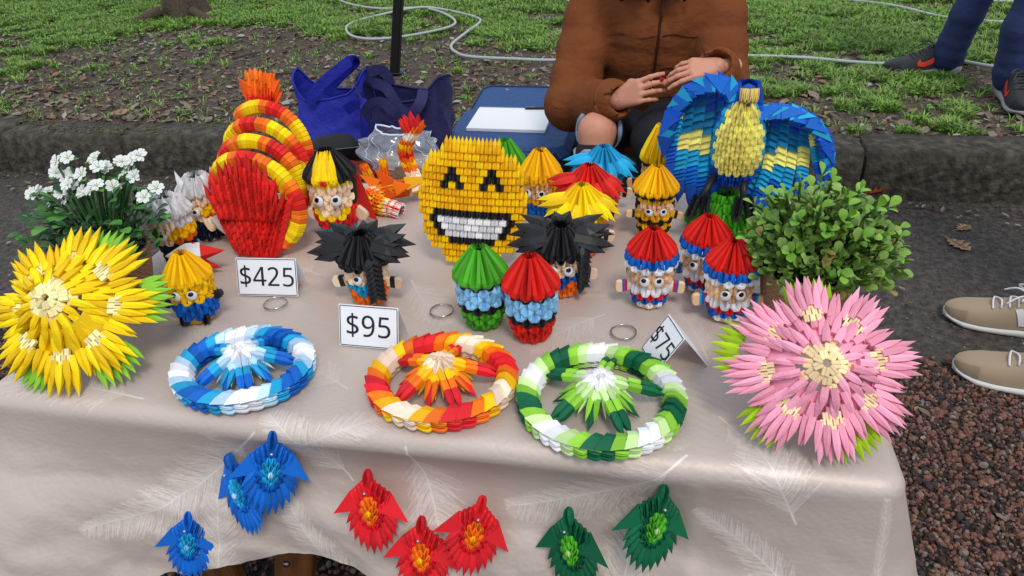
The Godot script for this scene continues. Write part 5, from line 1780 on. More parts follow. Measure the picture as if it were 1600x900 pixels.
# ---------------------------------------------------------------- wreaths
func wreath(label: String, at: Vector3, R: Vector2, cols: Array, n: int, phase: int, star_turn: float) -> void:
	var t := thing("paper_wreath", label, "paper wreath", at)
	var seq := [cols[0], cols[0], cols[1], cols[2], cols[3], cols[3], cols[2], cols[1]]
	var rt := 0.0096
	for i in n:
		var a := TAU * i / n
		var c: String = seq[(i + phase) % 8]
		var out := Vector3(sin(a), 0, cos(a))
		var tan := Vector3(cos(a), 0, -sin(a))
		var p := Vector3(out.x * (R.x - rt), rt, out.z * (R.y - rt))
		var pitch := TAU * (R.x - rt) / n
		# the strap lies over the tube, its free edge lifted over the next one
		var j := rng.randf_range(0.97, 1.05)
		unit(M_strap, c, t, frame(p, out + tan * rng.randf_range(-0.06, 0.06), tan - Vector3(0, 0.06, 0), Vector3.UP, Vector3(rt * j, pitch * 0.98, rt * j)), "strap")
		# folded lips along the outer side, thin ones along the inner side
		for k in 2:
			unit(M_petal, c, t, aim(p + out * (rt * (0.84 - 0.10 * k)) + Vector3(0, rt * (0.26 - 0.62 * k), 0) + tan * pitch * 0.62, -tan - out * 0.34, out + Vector3(0, -0.05 - 0.3 * k, 0), Vector3(rt * 0.70, pitch * 1.55, rt * 0.66)), "lip")
		for k in 2:
			unit(M_petal, c, t, aim(p - out * (rt * 0.60) + Vector3(0, rt * (-0.20 - 0.50 * k), 0) + tan * pitch * 0.55, -tan, -out, Vector3(rt * 0.6, pitch * 1.3, rt * 0.5)), "lip")
	var core := PackedVector3Array()
	for i in 49: core.append(Vector3(sin(TAU * i / 48) * (R.x - rt), rt, cos(TAU * i / 48) * (R.y - rt)))
	part("core", tube_mesh(core, rt * 0.8, 8), paper(cols[1]), t)
	# the star hung in the ring: a white crown, short points, and long spokes reaching out to the ring
	var top := Vector3(-0.002, 0.036, -0.004)
	for i in 11:
		var a := TAU * i / 11
		var d := Vector3(sin(a), -0.55, cos(a))
		unit(M_petal, cols[3], t, aim(top + d * 0.017, -d, Vector3(d.x, 0.9, d.z), Vector3(0.008, 0.019, 0.006)), "crown_piece")
	for i in 7:
		var a := TAU * i / 7
		unit(M_petal, cols[3], t, aim(top + Vector3(sin(a) * 0.007, -0.001, cos(a) * 0.007), -Vector3(sin(a), -0.5, cos(a)), Vector3(sin(a), 1.2, cos(a)), Vector3(0.006, 0.010, 0.005)), "crown_piece")
	for k in 5:
		var a := TAU * k / 5 + star_turn
		var d := Vector3(sin(a), 0, cos(a))
		var reach := 1.0 / sqrt(pow(d.x / (R.x - 2.0 * rt), 2) + pow(d.z / (R.y - 2.0 * rt), 2))
		var p0 := top + Vector3(d.x * 0.012, -0.010, d.z * 0.012)
		var p3 := Vector3(d.x * reach, 0.011, d.z * reach)
		var side := d.cross(Vector3.UP)
		for e in [-1.0, 1.0]:
			var dd := (p3 - p0).normalized()
			unit(M_spike, cols[2], t, aim(p0 + side * e * 0.0036, dd, Vector3.UP, Vector3(0.0068, 0.024, 0.0080)), "point")
			unit(M_spike, cols[1], t, aim(p0.lerp(p3, 0.30) + side * e * 0.0040, dd, Vector3.UP, Vector3(0.0074, 0.026, 0.0085)), "point")
			unit(M_spike, cols[0], t, aim(p0.lerp(p3, 0.54) + side * e * 0.0040, dd, Vector3.UP, Vector3(0.0078, (p3 - p0).length() * 0.48, 0.0088)), "point")
		for q in 3:
			var a2 := a + TAU / 5 * (0.27 + 0.23 * q)
			var d2 := Vector3(sin(a2), -0.75, cos(a2)).normalized()
			var p := top + Vector3(d2.x * 0.014, -0.011, d2.z * 0.014)
			var long := q == 1
			for e in [-1.0, 1.0]:
				var sd: Vector3 = d2.cross(Vector3.UP).normalized() * e * 0.0032
				unit(M_spike, cols[2], t, aim(p + sd, d2 + sd * 12.0, Vector3(d2.x, 1, d2.z), Vector3(0.0054, 0.022 if long else 0.030, 0.0058)), "point")
				if long:
					var dl := Vector3(d2.x, -0.42, d2.z).normalized()
					unit(M_spike, cols[1], t, aim(p + d2 * 0.009 + sd, dl + sd * 16.0, Vector3(d2.x, 1, d2.z), Vector3(0.0056, 0.026, 0.0058)), "point")
					if e > 0: unit(M_spike, cols[0], t, aim(p + d2 * 0.014 - Vector3(0, 0.003, 0), dl, Vector3(d2.x, 1, d2.z), Vector3(0.0075, 0.028, 0.0065)), "point")

func make_wreaths() -> void:
	wreath("blue and white folded paper wreath lying flat at the front left of the table", Vector3(-0.193, TH, -0.056), Vector2(0.0785, 0.0685), ["blue", "sky", "ice", "white"], 32, 2, 0.55)
	wreath("red, orange and cream folded paper wreath lying flat between the blue and green wreaths", Vector3(0.036, TH, -0.064), Vector2(0.0800, 0.0735), ["coral", "orange", "gold", "blush"], 32, 6, 0.55)
	wreath("green and white folded paper wreath lying flat at the front, nearest the pink flower", Vector3(0.207, TH, -0.056), Vector2(0.0845, 0.0815), ["bottle", "lime", "mint", "white"], 40, 0, 0.5)

# ---------------------------------------------------------------- hanging ornaments pinned to the front of the cloth
func ornament(label: String, at: Vector3, s: float, turn: float, yaw: float, cols: Array, group: String) -> void:
	var t := thing("hanging_ornament", label, "paper ornament", at)
	t.transform = Transform3D(Basis(Vector3.RIGHT, -0.30) * Basis(Vector3.UP, yaw) * Basis(Vector3.BACK, turn), at + Vector3(0, 0.008, 0.004))
	s *= 0.72
	var Z := Vector3.BACK
	# centre to rim, petals all hanging with their folded ends up and out
	unit(M_petal, cols[0], t, aim(Vector3(0, 0.002, 0.030) * s, Vector3.DOWN, Z, Vector3(0.007, 0.008, 0.006) * s), "folded_piece")
	for ring in [[6, 0.0075, 0.028, 0.0072, 0], [10, 0.0145, 0.025, 0.0080, 1], [14, 0.0215, 0.021, 0.0088, 2]]:
		for i in ring[0]:
			var a: float = TAU * (i + 0.5 * (ring[4] % 2)) / ring[0]
			var d := Vector3(sin(a) * 0.85, cos(a) * 1.12, 0)
			unit(M_petal, cols[1 if ring[4] < 2 else 2], t, aim((d * ring[1] * Vector3(1, 1.22, 1) + Vector3(0, 0.004, 0) + Z * ring[2]) * s, -d * 0.35 - Vector3(0, 0.6, 0) - Z * 0.1, Z + d * 0.35 + Vector3(0, 0.15, 0), Vector3(ring[3], 0.011, 0.006) * s), "folded_piece")
	# rim points along the sides and bottom
	for i in 11:
		var q := i - 5.0
		var a := PI + q * 0.34
		var d := Vector3(sin(a), cos(a), 0)
		var p := Vector3(sin(a) * 0.0205, cos(a) * 0.032 - 0.004, 0.018 - 0.0005 * absf(q))
		unit(M_spike, cols[2], t, aim(p * s, Vector3(d.x * 0.52, minf(d.y, 0.0) - 0.75, 0.06), Z + d * 0.15, Vector3(0.0105, 0.040 - 0.0008 * absf(q), 0.008) * s), "rim_point")
	# shoulders: stacked folds rising to the loop, then the flat wing triangle on each side
	for e in [-1.0, 1.0]:
		for k in 4:
			var u := k / 3.0
			unit(M_hat, cols[2], t, aim(Vector3(e * lerpf(0.007, 0.026, u), lerpf(0.046, 0.027, u), 0.018 - 0.0015 * k) * s, Vector3(-e * 0.28, -1.0, 0.10), Vector3(e * 0.55, 0.22, 0.85), Vector3(0.0110, 0.027, 0.010) * s), "shoulder_fold")
		unit(M_wing, cols[2], t, aim(Vector3(e * 0.020, 0.012, 0.016) * s, Vector3(e * 0.88, -0.66, 0.04), Vector3(e * 0.1, 0.1, 1), Vector3(0.034, 0.048, 0.008) * s), "wing")
	unit(M_petal, cols[2], t, aim(Vector3(0, 0.062, 0.016) * s, Vector3.DOWN + Z * 0.12, Z, Vector3(0.0150, 0.024, 0.013) * s), "loop")
	unit(M_hat, cols[2], t, aim(Vector3(0, 0.048, 0.019) * s, Vector3.DOWN, Z, Vector3(0.013, 0.020, 0.007) * s), "loop")
	var st := stool()
	tube(st, PackedVector3Array([Vector3(0, 0.030, 0.002) * s, Vector3(0, -0.024, 0.002) * s]), PackedFloat32Array([0.013 * s, 0.018 * s]), 10)
	part("back", done(st), paper(cols[2]), t, Transform3D(Basis.from_scale(Vector3(1.15, 1.0, 0.8)), Vector3(0, 0, 0.009 * s)))
	# a tiny clear pin head holds it to the cloth
	part("pin", lathe([[0.0, 0.003], [0.0016, 0.002], [0.0016, 0.0]], 8), plain("pin_steel", Color(0.75, 0.76, 0.78), 0.3, 0.9), t, Transform3D(Basis(Vector3.RIGHT, PI / 2), Vector3(0, 0.034, 0.036) * s))

func make_ornaments() -> void:
	var blue := ["ice", "sky", "blue"]
	var red := ["yellow", "orange", "coral"]
	var green := ["mint", "green", "bottle"]
	var g := "paper ornaments pinned along the front of the cloth"
	ornament("blue hanging paper ornament, the highest of the blue ones", Vector3(-0.138, 0.537, 0.016), 1.0, -0.12, 0.45, blue, g)
	ornament("blue hanging paper ornament tucked under the left side of the highest blue one", Vector3(-0.172, 0.500, 0.017), 0.98, 0.30, -0.30, blue, g)
	ornament("blue hanging paper ornament alone at the lower left of the cloth", Vector3(-0.253, 0.424, 0.036), 0.92, -0.08, 0.2, blue, g)
	ornament("red hanging paper ornament with orange heart, the one farthest left of the reds", Vector3(-0.024, 0.501, 0.020), 1.0, 0.05, 0.0, red, g)
	ornament("red hanging paper ornament lowest on the cloth, cut by the bottom of the picture", Vector3(0.030, 0.452, 0.032), 1.02, 0.0, 0.0, red, g)
	ornament("red hanging paper ornament tilted, to the right of the other two reds", Vector3(0.085, 0.486, 0.024), 0.98, -0.22, 0.15, red, g)
	ornament("dark green hanging paper ornament lower and nearer the reds", Vector3(0.193, 0.486, 0.028), 0.98, 0.12, -0.35, green, g)
	ornament("dark green hanging paper ornament higher and farther right", Vector3(0.263, 0.519, 0.016), 0.98, -0.18, 0.35, green, g)

# ---------------------------------------------------------------- smiling disc
func make_smiley() -> void:
	var t := thing("smiley_disc", "large round yellow paper smiley standing in the middle of the table, laughing with white teeth", "paper figure", Vector3(0.008, TH, -0.337), 0.04)
	t.transform = Transform3D(Basis(Vector3.UP, 0.04) * Basis(Vector3.RIGHT, -0.10) * Basis(Vector3.BACK, -0.06), t.position)
	var pw := 0.0106
	var pitch := 0.0098
	for i in 17:
		var y := 0.002 + i * pitch
		var v := (y + 0.004 - 0.084) / 0.087
		var hw := 0.0685 * sqrt(maxf(0.05, 1.0 - v * v * 0.96))
		var n := maxi(3, int(round(hw * 2.0 / pw)))
		if n % 2 == i % 2: n += 1
		var vn := (y + pitch + 0.004 - 0.084) / 0.087
		var hn := 0.0685 * sqrt(maxf(0.0, 1.0 - vn * vn * 0.96)) if i < 16 else 0.0
		for j in n:
			var x := (j - (n - 1) * 0.5) * pw
			var col := "sun"
			# eyes: an arch of dark pieces each
			for ex in [-2.5 * pw, 2.5 * pw]:
				if i == 13 and absf(x - ex) < 0.002: col = "black"
				if i == 12 and absf(absf(x - ex) - 0.5 * pw) < 0.002 or i == 11 and absf(absf(x - ex) - pw) < 0.002: col = "black"
			# mouth: dark outline round three rows of teeth
			var mx := absf(x)
			if i == 7 and mx < 0.050: col = "black"
			if i == 6: col = "white" if mx < 0.045 else ("black" if mx < 0.0545 else col)
			if i == 5: col = "white" if mx < 0.040 else ("black" if mx < 0.0495 else col)
			if i == 4: col = "white" if mx < 0.033 else ("black" if mx < 0.0440 else col)
			if i == 3 and mx < 0.030: col = "black"
			var z := 0.016 - 0.006 * pow(x / 0.0685, 2) - 0.003 * v * v
			unit(M_prong, col, t, aim(Vector3(x, y, z), Vector3(0, 1, -0.36), Vector3.BACK, Vector3(pw * 0.99, pitch * 1.55, 0.0075)))
			if absf(x) > hn - pw * 0.45:
				for e in [-1.0, 1.0]:
					unit(M_spike, "sun", t, aim(Vector3(x + e * pw * 0.25, y + pitch * 0.8, z - 0.003), Vector3(0, 1, -0.05), Vector3.BACK, Vector3(pw * 0.46, pitch * 1.5, 0.006)), "paper_point")
	var st := stool()
	var rows := []
	for q in [[0.0, -0.006], [0.054, -0.006], [0.066, 0.0], [0.066, 0.008], [0.054, 0.0125], [0.0, 0.0165]]:
		var row := []
		for k in 32: row.append(Vector3(cos(TAU * k / 32) * q[0], 0.086 + sin(TAU * k / 32) * q[0] * 1.24, q[1]))
		rows.append(row)
	skin_rows(st, rows, true)
	part("back", done(st), paper("sun"), t)

# ---------------------------------------------------------------- coiled dragon with the red fan
func make_coil_dragon() -> void:
	var o := Vector3(-0.316, TH, -0.40)
	var t := thing("paper_dragon", "tall coiled paper dragon banded red and yellow, with a red hand shaped fan", "paper figure", o)
	var rp := []
	for q in [[0.80, -0.55], [1.0, -0.30], [1.0, 0.30], [0.80, 0.55]]: rp.append(q)
	var st := stool(true)
	var rows := []
	for q in rp:
		var ring := []
		for k in 12:
			var a := TAU * k / 12
			var r: float = q[0] * (1.0 if k % 2 == 0 else 0.90)
			ring.append(Vector3(cos(a) * r, q[1], sin(a) * r))
		rows.append(ring)
	skin_rows(st, rows, true)
	var collar := done(st)
	var R := 0.0635
	var turns := 3.62
	var per := 62
	var band := ["red", "red", "red", "red", "orange", "orange", "yellow", "yellow", "yellow", "yellow", "yellow", "orange", "orange", "orange"]
	var total := int(turns * per)
	var at := func(u: float) -> Vector3:
		var a := TAU * turns * u + PI * 0.04
		var lift := 0.005 * sin(u * 9.0)
		return Vector3(lerpf(0.012, -0.074, u) + sin(a) * R * 1.03, R * (0.96 + 0.04 * u) + 0.0125 + lift * u + 0.006 * u - cos(a) * R * (0.96 + 0.04 * u), lerpf(0.074, -0.158, u)) 
	for i in total:
		var u := float(i) / total
		var p: Vector3 = at.call(u)
		var d: Vector3 = at.call(u + 0.002) - at.call(u - 0.002)
		unit(collar, band[i % band.size()], t, aim(p, d, Vector3(0, 0, 1), Vector3(0.0125, 0.0084, 0.0125) * rng.randf_range(0.97, 1.03)), "coil_ring")
	# the tail ends in a flame of orange and red points above the last coil
	var e: Vector3 = at.call(1.0)
	var tb := Vector3(-0.080, 0.141, -0.170)
	for k in 4:
		for j in 5:
			var q := j - 2.0
			unit(M_petal, ["red", "dorange", "orange", "orange"][k], t, aim(tb + Vector3(q * 0.0085 + 0.001 * k, 0.006 + k * 0.0105, 0.004 - 0.003 * k), Vector3(q * 0.12, 1, -0.25), Vector3(q * 0.2, 0, 1), Vector3(0.0095, 0.018, 0.007)), "crest_piece")
	for j in 6:
		var q := j - 2.5
		unit(M_spike, "orange", t, aim(tb + Vector3(q * 0.0072, 0.046 - absf(q + 1.0) * 0.003, -0.008), Vector3(q * 0.10 - 0.1, 1, -0.2), Vector3(0, 0, 1), Vector3(0.0085, 0.020, 0.008)), "crest_point")
	for s in [-1.0, 1.0]:
		for k in 3:
			unit(M_wing, "dorange", t, aim(tb + Vector3(s * 0.020, 0.010 + k * 0.010, -0.004), Vector3(s * 0.8, 0.8, 0), Vector3(0, 0, 1), Vector3(0.016, 0.026, 0.008)), "crest_wing")
	# neck inside the coils
	for k in 5:
		for i in 10:
			var a := TAU * (i + 0.5 * (k % 2)) / 10
			var d := Vector3(sin(a), 0, cos(a))
			unit(M_petal, "yellow", t, aim(Vector3(0.020, 0.030 + k * 0.0115, -0.035) + d * 0.020, Vector3(0, 1, 0) - d * 0.15, d, Vector3(0.0135, 0.019, 0.006)), "neck_piece")
	# the red fan: rows that widen upwards, then seven fingers of paired points
	var f0 := Vector3(0.004, 0.0, 0.088)
	var lean := Vector3(0.02, 1, -0.16).normalized()
	for k in 9:
		var n: int = [5, 6, 6, 7, 8, 8, 9, 10, 10][k]
		var w: float = lerpf(0.060, 0.108, k / 8.0)
		for j in n:
			var q := (j - (n - 1) * 0.5) / (n * 0.5)
			var p := f0 + lean * (0.002 + k * 0.0088) + Vector3(q * w * 0.5, 0, -0.008 * q * q)
			unit(M_petal, "red", t, aim(p, lean + Vector3(q * 0.35, 0, -0.25), Vector3(q * 0.4, 0.1, 1), Vector3(w / n * 1.22, 0.0165, 0.0085)), "fan_piece")
		for sd in [-1.0, 1.0]:
			unit(M_spike, "red", t, aim(f0 + lean * (0.008 + k * 0.0088) + Vector3(sd * w * 0.50, 0, -0.008), lean + Vector3(sd * 0.75, 0, 0), Vector3(sd * 0.4, 0.1, 1), Vector3(0.008, 0.020, 0.008)), "fan_point")
	var tips := [[-0.052, 0.104], [-0.041, 0.122], [-0.029, 0.136], [-0.014, 0.138], [0.001, 0.148], [0.014, 0.142], [0.026, 0.130], [0.036, 0.116], [0.046, 0.098]]
	for tp in tips:
		var x0: float = tp[0] * 0.80
		var y0 := 0.060
		var steps := maxi(1, int((tp[1] - y0) / 0.011))
		for k in steps:
			var u := float(k) / steps
			var p: Vector3 = f0 + Vector3(lerpf(x0, tp[0], u), 0, 0) + lean * lerpf(y0, tp[1] - 0.018, u)
			unit(M_petal, "red", t, aim(p + Vector3(0, 0, 0.002), lean + Vector3(tp[0] * 4.0, 0, 0), Vector3(tp[0] * 4.0, 0.1, 1), Vector3(0.0125, 0.016, 0.008)), "fan_piece")
		for s in [-1.0, 1.0]:
			var p: Vector3 = f0 + Vector3(tp[0] + s * 0.0033, 0, 0) + lean * (tp[1] - 0.018)
			unit(M_spike, "red", t, aim(p, lean + Vector3(tp[0] * 5.0 + s * 0.12, 0, 0), Vector3(0, 0.1, 1), Vector3(0.006, 0.027, 0.007)), "fan_point")
	# the fan's back
	st = stool()
	skin_rows(st, [[f0 + Vector3(-0.029, 0.002, -0.002), f0 + Vector3(0.029, 0.002, -0.002)], [f0 + Vector3(-0.054, 0.082, -0.016), f0 + Vector3(0.053, 0.082, -0.016)], [f0 + Vector3(-0.030, 0.112, -0.021), f0 + Vector3(0.030, 0.112, -0.021)]])
	part("fan_back", done(st), paper("red"), t)

# ---------------------------------------------------------------- small orange dragon
func make_small_dragon() -> void:
	var o := Vector3(-0.165, TH, -0.53)
	var t := thing("paper_dragon", "small orange and cream paper dragon with a raised red tipped tail, left of the smiley", "paper figure", o)
	# the tail: stacked rings rising to a red flame
	var keys := [Vector3(0.030, 0.012, -0.015), Vector3(0.020, 0.030, -0.03), Vector3(0.012, 0.052, -0.035), Vector3(0.010, 0.075, -0.035), Vector3(0.022, 0.096, -0.035), Vector3(0.030, 0.108, -0.035)]
	var path := smooth_path(keys, 3)
	var cols := ["red", "orange", "blush", "blush", "orange", "gold", "orange", "red", "orange", "gold", "orange", "blush", "white", "gold", "orange", "orange"]
	for i in path.size():
		var d: Vector3 = path[mini(i + 1, path.size() - 1)] - path[maxi(i - 1, 0)]
		for k in 6:
			var a := TAU * (k + 0.5 * (i % 2)) / 6
			var r := Vector3(sin(a), 0, cos(a))
			unit(M_petal, cols[i % cols.size()], t, aim(path[i] + r * 0.0075, d.normalized() + r * 0.1, r, Vector3(0.010, 0.012, 0.005)), "tail_piece")
	for k in 9:
		var q := (k % 5) - 2.0
		var z := 0.004 if k < 5 else -0.003
		unit(M_spike, ["red", "red", "coral", "red", "dorange"][k % 5], t, aim(Vector3(0.030 + q * 0.005, 0.108, -0.035 + z), Vector3(q * 0.28 - 0.1, 1, 0.05), Vector3(0, 0, 1), Vector3(0.010, 0.034 - absf(q) * 0.005, 0.008)), "tail_flame")
	for s in [-1.0, 1.0]:
		unit(M_wing, "dorange", t, aim(Vector3(0.030 + s * 0.006, 0.110, -0.033), Vector3(s * 0.9, 0.5, 0), Vector3(0, 0, 1), Vector3(0.014, 0.018, 0.006)), "tail_fin")
	# the body lies in a curve towards the viewer, banded, and ends in a striped muzzle
	keys = [Vector3(0.030, 0.014, -0.02), Vector3(0.012, 0.020, 0.00), Vector3(-0.016, 0.020, 0.014), Vector3(-0.030, 0.018, 0.032), Vector3(-0.016, 0.014, 0.052), Vector3(0.004, 0.012, 0.058), Vector3(0.014, 0.010, 0.060)]
	path = smooth_path(keys, 4)
	cols = ["orange", "gold", "blush", "orange", "dorange", "orange", "gold", "orange"]
	for i in path.size():
		var d: Vector3 = (path[mini(i + 1, path.size() - 1)] - path[maxi(i - 1, 0)]).normalized()
		var s := d.cross(Vector3.UP).normalized()
		var u := s.cross(d)
		var rr := lerpf(0.010, 0.0135, sin(PI * clampf(i / float(path.size()) * 1.2, 0, 1)))
		for k in 7:
			var a := TAU * (k + 0.5 * (i % 2)) / 7
			var r := s * sin(a) + u * cos(a)
			unit(M_petal, ["white", "red", "blush", "coral"][i % 4] if i > path.size() - 6 else cols[i % 8], t, aim(path[i] + r * rr * 0.7, d + r * 0.15, r, Vector3(0.011, 0.013, 0.006)), "body_piece")
	# flat folded wings and paws
	for w in [[Vector3(-0.010, 0.034, 0.012), Vector3(-0.55, 0.75, 0.25), 0.034, "dorange"], [Vector3(-0.026, 0.032, 0.02), Vector3(-0.85, 0.55, 0.1), 0.034, "orange"], [Vector3(0.010, 0.030, 0.024), Vector3(0.85, 0.45, 0.3), 0.036, "orange"], [Vector3(0.022, 0.034, 0.012), Vector3(1.0, 0.30, -0.1), 0.050, "gold"], [Vector3(0.000, 0.026, 0.040), Vector3(0.7, 0.3, 0.6), 0.030, "dorange"], [Vector3(0.034, 0.030, 0.010), Vector3(1.0, 0.1, 0.1), 0.034, "blush"]]:
		unit(M_wing, w[3], t, aim(w[0], w[1], Vector3(0.2, 0.5, 1), Vector3(0.022, w[2], 0.009)), "wing")
	for p in [[Vector3(-0.040, 0.020, 0.000), Vector3(-0.35, 1, 0.0), ["orange", "orange", "gold", "orange"]], [Vector3(-0.056, 0.014, 0.016), Vector3(-0.3, 1, 0.1), ["dorange", "blush", "blush"]], [Vector3(-0.022, 0.022, -0.012), Vector3(-0.05, 1, -0.05), ["dorange", "orange", "orange", "gold"]]]:
		var dir: Vector3 = p[1].normalized()
		for k in p[2].size():
			for e in 3:
				var a := TAU * e / 3 + 0.5
				var r := Vector3(sin(a), 0, cos(a))
				unit(M_petal, p[2][k], t, aim(p[0] + dir * (k * 0.0095) + r * 0.003, dir, r, Vector3(0.009, 0.014, 0.005)), "paw_piece")

# ---------------------------------------------------------------- macaw
func make_macaw() -> void:
	var o := Vector3(0.362, TH, -0.505)
	var t := thing("paper_macaw", "blue and yellow paper macaw with spread wings standing on a green dome", "paper figure", o)
	var Z := Vector3.BACK
	# green dome of grass points
	for k in 4:
		var n: int = [22, 18, 12, 6][k]
		var la: float = [0.12, 0.45, 0.85, 1.25][k]
		for i in n:
			var a := TAU * (i + 0.5 * (k % 2)) / n
			var d := Vector3(sin(a) * cos(la), sin(la), cos(a) * cos(la))
			unit(M_petal, "grass", t, aim(Vector3(d.x * 0.055, 0.002 + d.y * 0.036, d.z * 0.045) + Vector3(-0.004, 0, 0.025), Vector3(-d.x, 1.1, -d.z), d, Vector3(0.0125, 0.017, 0.007)), "grass_piece")
	part("dome_core", lathe([[0.052, 0.0], [0.046, 0.019], [0.028, 0.034], [0.0, 0.039]], 20), paper("grass"), t, Transform3D(Basis.from_scale(Vector3(1, 1, 0.84)), Vector3(-0.004, 0.001, 0.025)))
	# legs and ribbed toes
	for s in [-1.0, 1.0]:
		var hip := Vector3(s * 0.020 - 0.004, 0.080, 0.026)
		var foot := Vector3(s * 0.029 - 0.012, 0.057, 0.054)
		part("leg", tube_mesh(PackedVector3Array([hip, foot]), 0.0052, 8), paper("black"), t)
		for q in [-1.0, 1.0]:
			var dir := Vector3(q * 0.14 - 0.16 + 0.12 * s, -0.62, 1.0).normalized()
			for k in 5:
				unit(M_petal, "black", t, aim(foot + Vector3(q * 0.0064, -0.004, 0) + dir * (k * 0.0066 + 0.006), -dir, Vector3(0, 1, 0.3), Vector3(0.0140, 0.0110, 0.0130)), "toe_ring")
			part("toe", tube_mesh(PackedVector3Array([foot + Vector3(q * 0.0055, -0.003, 0), foot + Vector3(q * 0.0055, -0.004, 0) + dir * 0.032]), 0.0046, 7), paper("black"), t)
	unit(M_wing, "black", t, aim(Vector3(0.004, 0.050, 0.0), Vector3(-0.9, -0.35, 0.3), Vector3(0, 1, 0.4), Vector3(0.022, 0.045, 0.006)), "tail_feather")
	# body
	var bc := Vector3(0.004, 0.122, 0.014)
	part("body_core", lathe([[0.0, -0.056], [0.015, -0.050], [0.024, -0.030], [0.027, 0.0], [0.024, 0.030], [0.017, 0.048], [0.0, 0.056]], 24), paper("royal"), t, Transform3D(Basis.from_scale(Vector3(1, 1, 0.75)), bc))
	for k in 13:
		var v := (k - 6.0) / 6.6
		var r := 0.0315 * sqrt(1.0 - v * v * 0.78)
		var n := 17
		for i in n:
			var a := TAU * (i + 0.5 * (k % 2)) / n
			if a > PI: a -= TAU
			if absf(a) > 2.0: continue
			var lim := 1.22 * (1.0 - 0.25 * v * v) if k > 1 else 0.0
			var c := "pale" if absf(a) < lim else ("sky" if absf(a) < lim + 0.32 and k > 2 else "royal")
			var d := Vector3(sin(a), 0, cos(a))
			unit(M_petal, c, t, aim(bc + Vector3(d.x * r, (k - 6.3) * 0.0089, d.z * r * 0.88), Vector3(0, 1, 0) - d * (0.28 + 0.35 * v), d - Vector3(0, 0.15, 0) * v, Vector3(TAU * r / n * 1.14, 0.0150, 0.0080)), "breast_piece")
	# neck, face and hood
	for i in 7:
		var q := i - 3.0
		unit(M_hat, "gold" if i % 3 else "pale", t, aim(Vector3(0.005 + q * 0.0042, 0.162, 0.030 - 0.001 * q * q * 0.4), Vector3(-q * 0.05, 1, -0.2), Vector3(q * 0.25, 0, 1), Vector3(0.0062, 0.024, 0.006)), "throat_piece")
	for i in 5:
		var q := i - 2.0
		unit(M_petal, "pale" if i % 2 else "peachcream", t, aim(Vector3(0.009 + q * 0.0044, 0.188, 0.030 - absf(q) * 0.0015), Vector3(0, 1, -0.10), Vector3(q * 0.2, 0.1, 1), Vector3(0.0058, 0.019, 0.007)), "beak_piece")
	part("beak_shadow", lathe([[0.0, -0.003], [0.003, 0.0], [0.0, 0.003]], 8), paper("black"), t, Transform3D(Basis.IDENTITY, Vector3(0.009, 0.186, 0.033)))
	part("head_core", lathe([[0.0, -0.022], [0.013, -0.015], [0.016, 0.0], [0.013, 0.013], [0.0, 0.019]], 18), paper("royal"), t, Transform3D(Basis.IDENTITY, Vector3(0.009, 0.190, 0.012)))
	for k in 2:
		for i in 11:
			var a := PI + (i - 5) * 0.36
			var d := Vector3(sin(a), 0, cos(a))
			unit(M_hat, "royal", t, aim(Vector3(0.009, 0.170 + 0.010 * k, 0.014) + d * (0.018 - 0.001 * k), Vector3(0, 1, 0) - d * 0.20, d, Vector3(0.0105, 0.032, 0.006)), "hood_piece")
	# wings: chains of slats fanning from the arched leading edge
	var left := [[[-0.073, 0.210], [-0.083, 0.159], [-0.086, 0.107]], [[-0.064, 0.219], [-0.071, 0.145], [-0.072, 0.086]], [[-0.05, 0.225], [-0.055, 0.136], [-0.055, 0.078]], [[-0.035, 0.228], [-0.037, 0.137], [-0.039, 0.069]], [[-0.022, 0.224], [-0.025, 0.137], [-0.03, 0.077]], [[-0.010, 0.210], [-0.012, 0.138], [-0.018, 0.091]]]
	var right := [[[0.036, 0.190], [0.034, 0.116], [0.019, 0.043]], [[0.050, 0.192], [0.049, 0.117], [0.037, 0.06]], [[0.063, 0.192], [0.063, 0.117], [0.054, 0.059]], [[0.078, 0.188], [0.079, 0.118], [0.076, 0.06]], [[0.092, 0.180], [0.097, 0.118], [0.099, 0.072]], [[0.106, 0.168], [0.113, 0.133], [0.123, 0.097]]]
	for w in 2:
		var chains: Array = left if w == 0 else right
		for ci in chains.size():
			var c: Array = chains[ci]
			var zz := 0.004 + 0.006 * sin(ci * 1.2)
			var path := smooth_path([Vector3(c[0][0], c[0][1] - 0.026, zz - 0.008), Vector3(c[1][0], c[1][1] - 0.022, zz + 0.006), Vector3(c[2][0], c[2][1] - 0.019, zz + 0.012)], 9)
			var n := path.size() - 1
			for i in range(1, n):
				var u: float = float(i) / n + [0.03, -0.02, 0.04, -0.03, 0.02, 0.0][ci]
				var d: Vector3 = (path[i - 1] - path[i + 1]).normalized()
				var col := ("royal" if u < 0.2 else "teal") if u < 0.40 else ("pale" if u < 0.58 else ("sky" if u < 0.76 else "blue"))
				if ci == 0 and w == 0 or ci == 5 and w == 1: col = "sky" if u > 0.4 and u < 0.7 else ("pale" if u < 0.4 and u > 0.2 else "royal")
				var wd := lerpf(0.0135, 0.0172, sin(PI * u * 0.8))
				unit(M_slat, col, t, aim(path[i], d, Z + Vector3(0.15 if w == 1 else -0.15, 0.1, 0), Vector3(wd if w == 0 else -wd, 0.0078, 0.009)), "feather_slat")
			var dn: Vector3 = (path[n] - path[n - 2]).normalized()
			unit(M_spike, "royal", t, aim(path[n - 1] + Vector3(0, 0, 0.001), dn, Z, Vector3(0.0150, 0.036, 0.007)), "feather_tip")
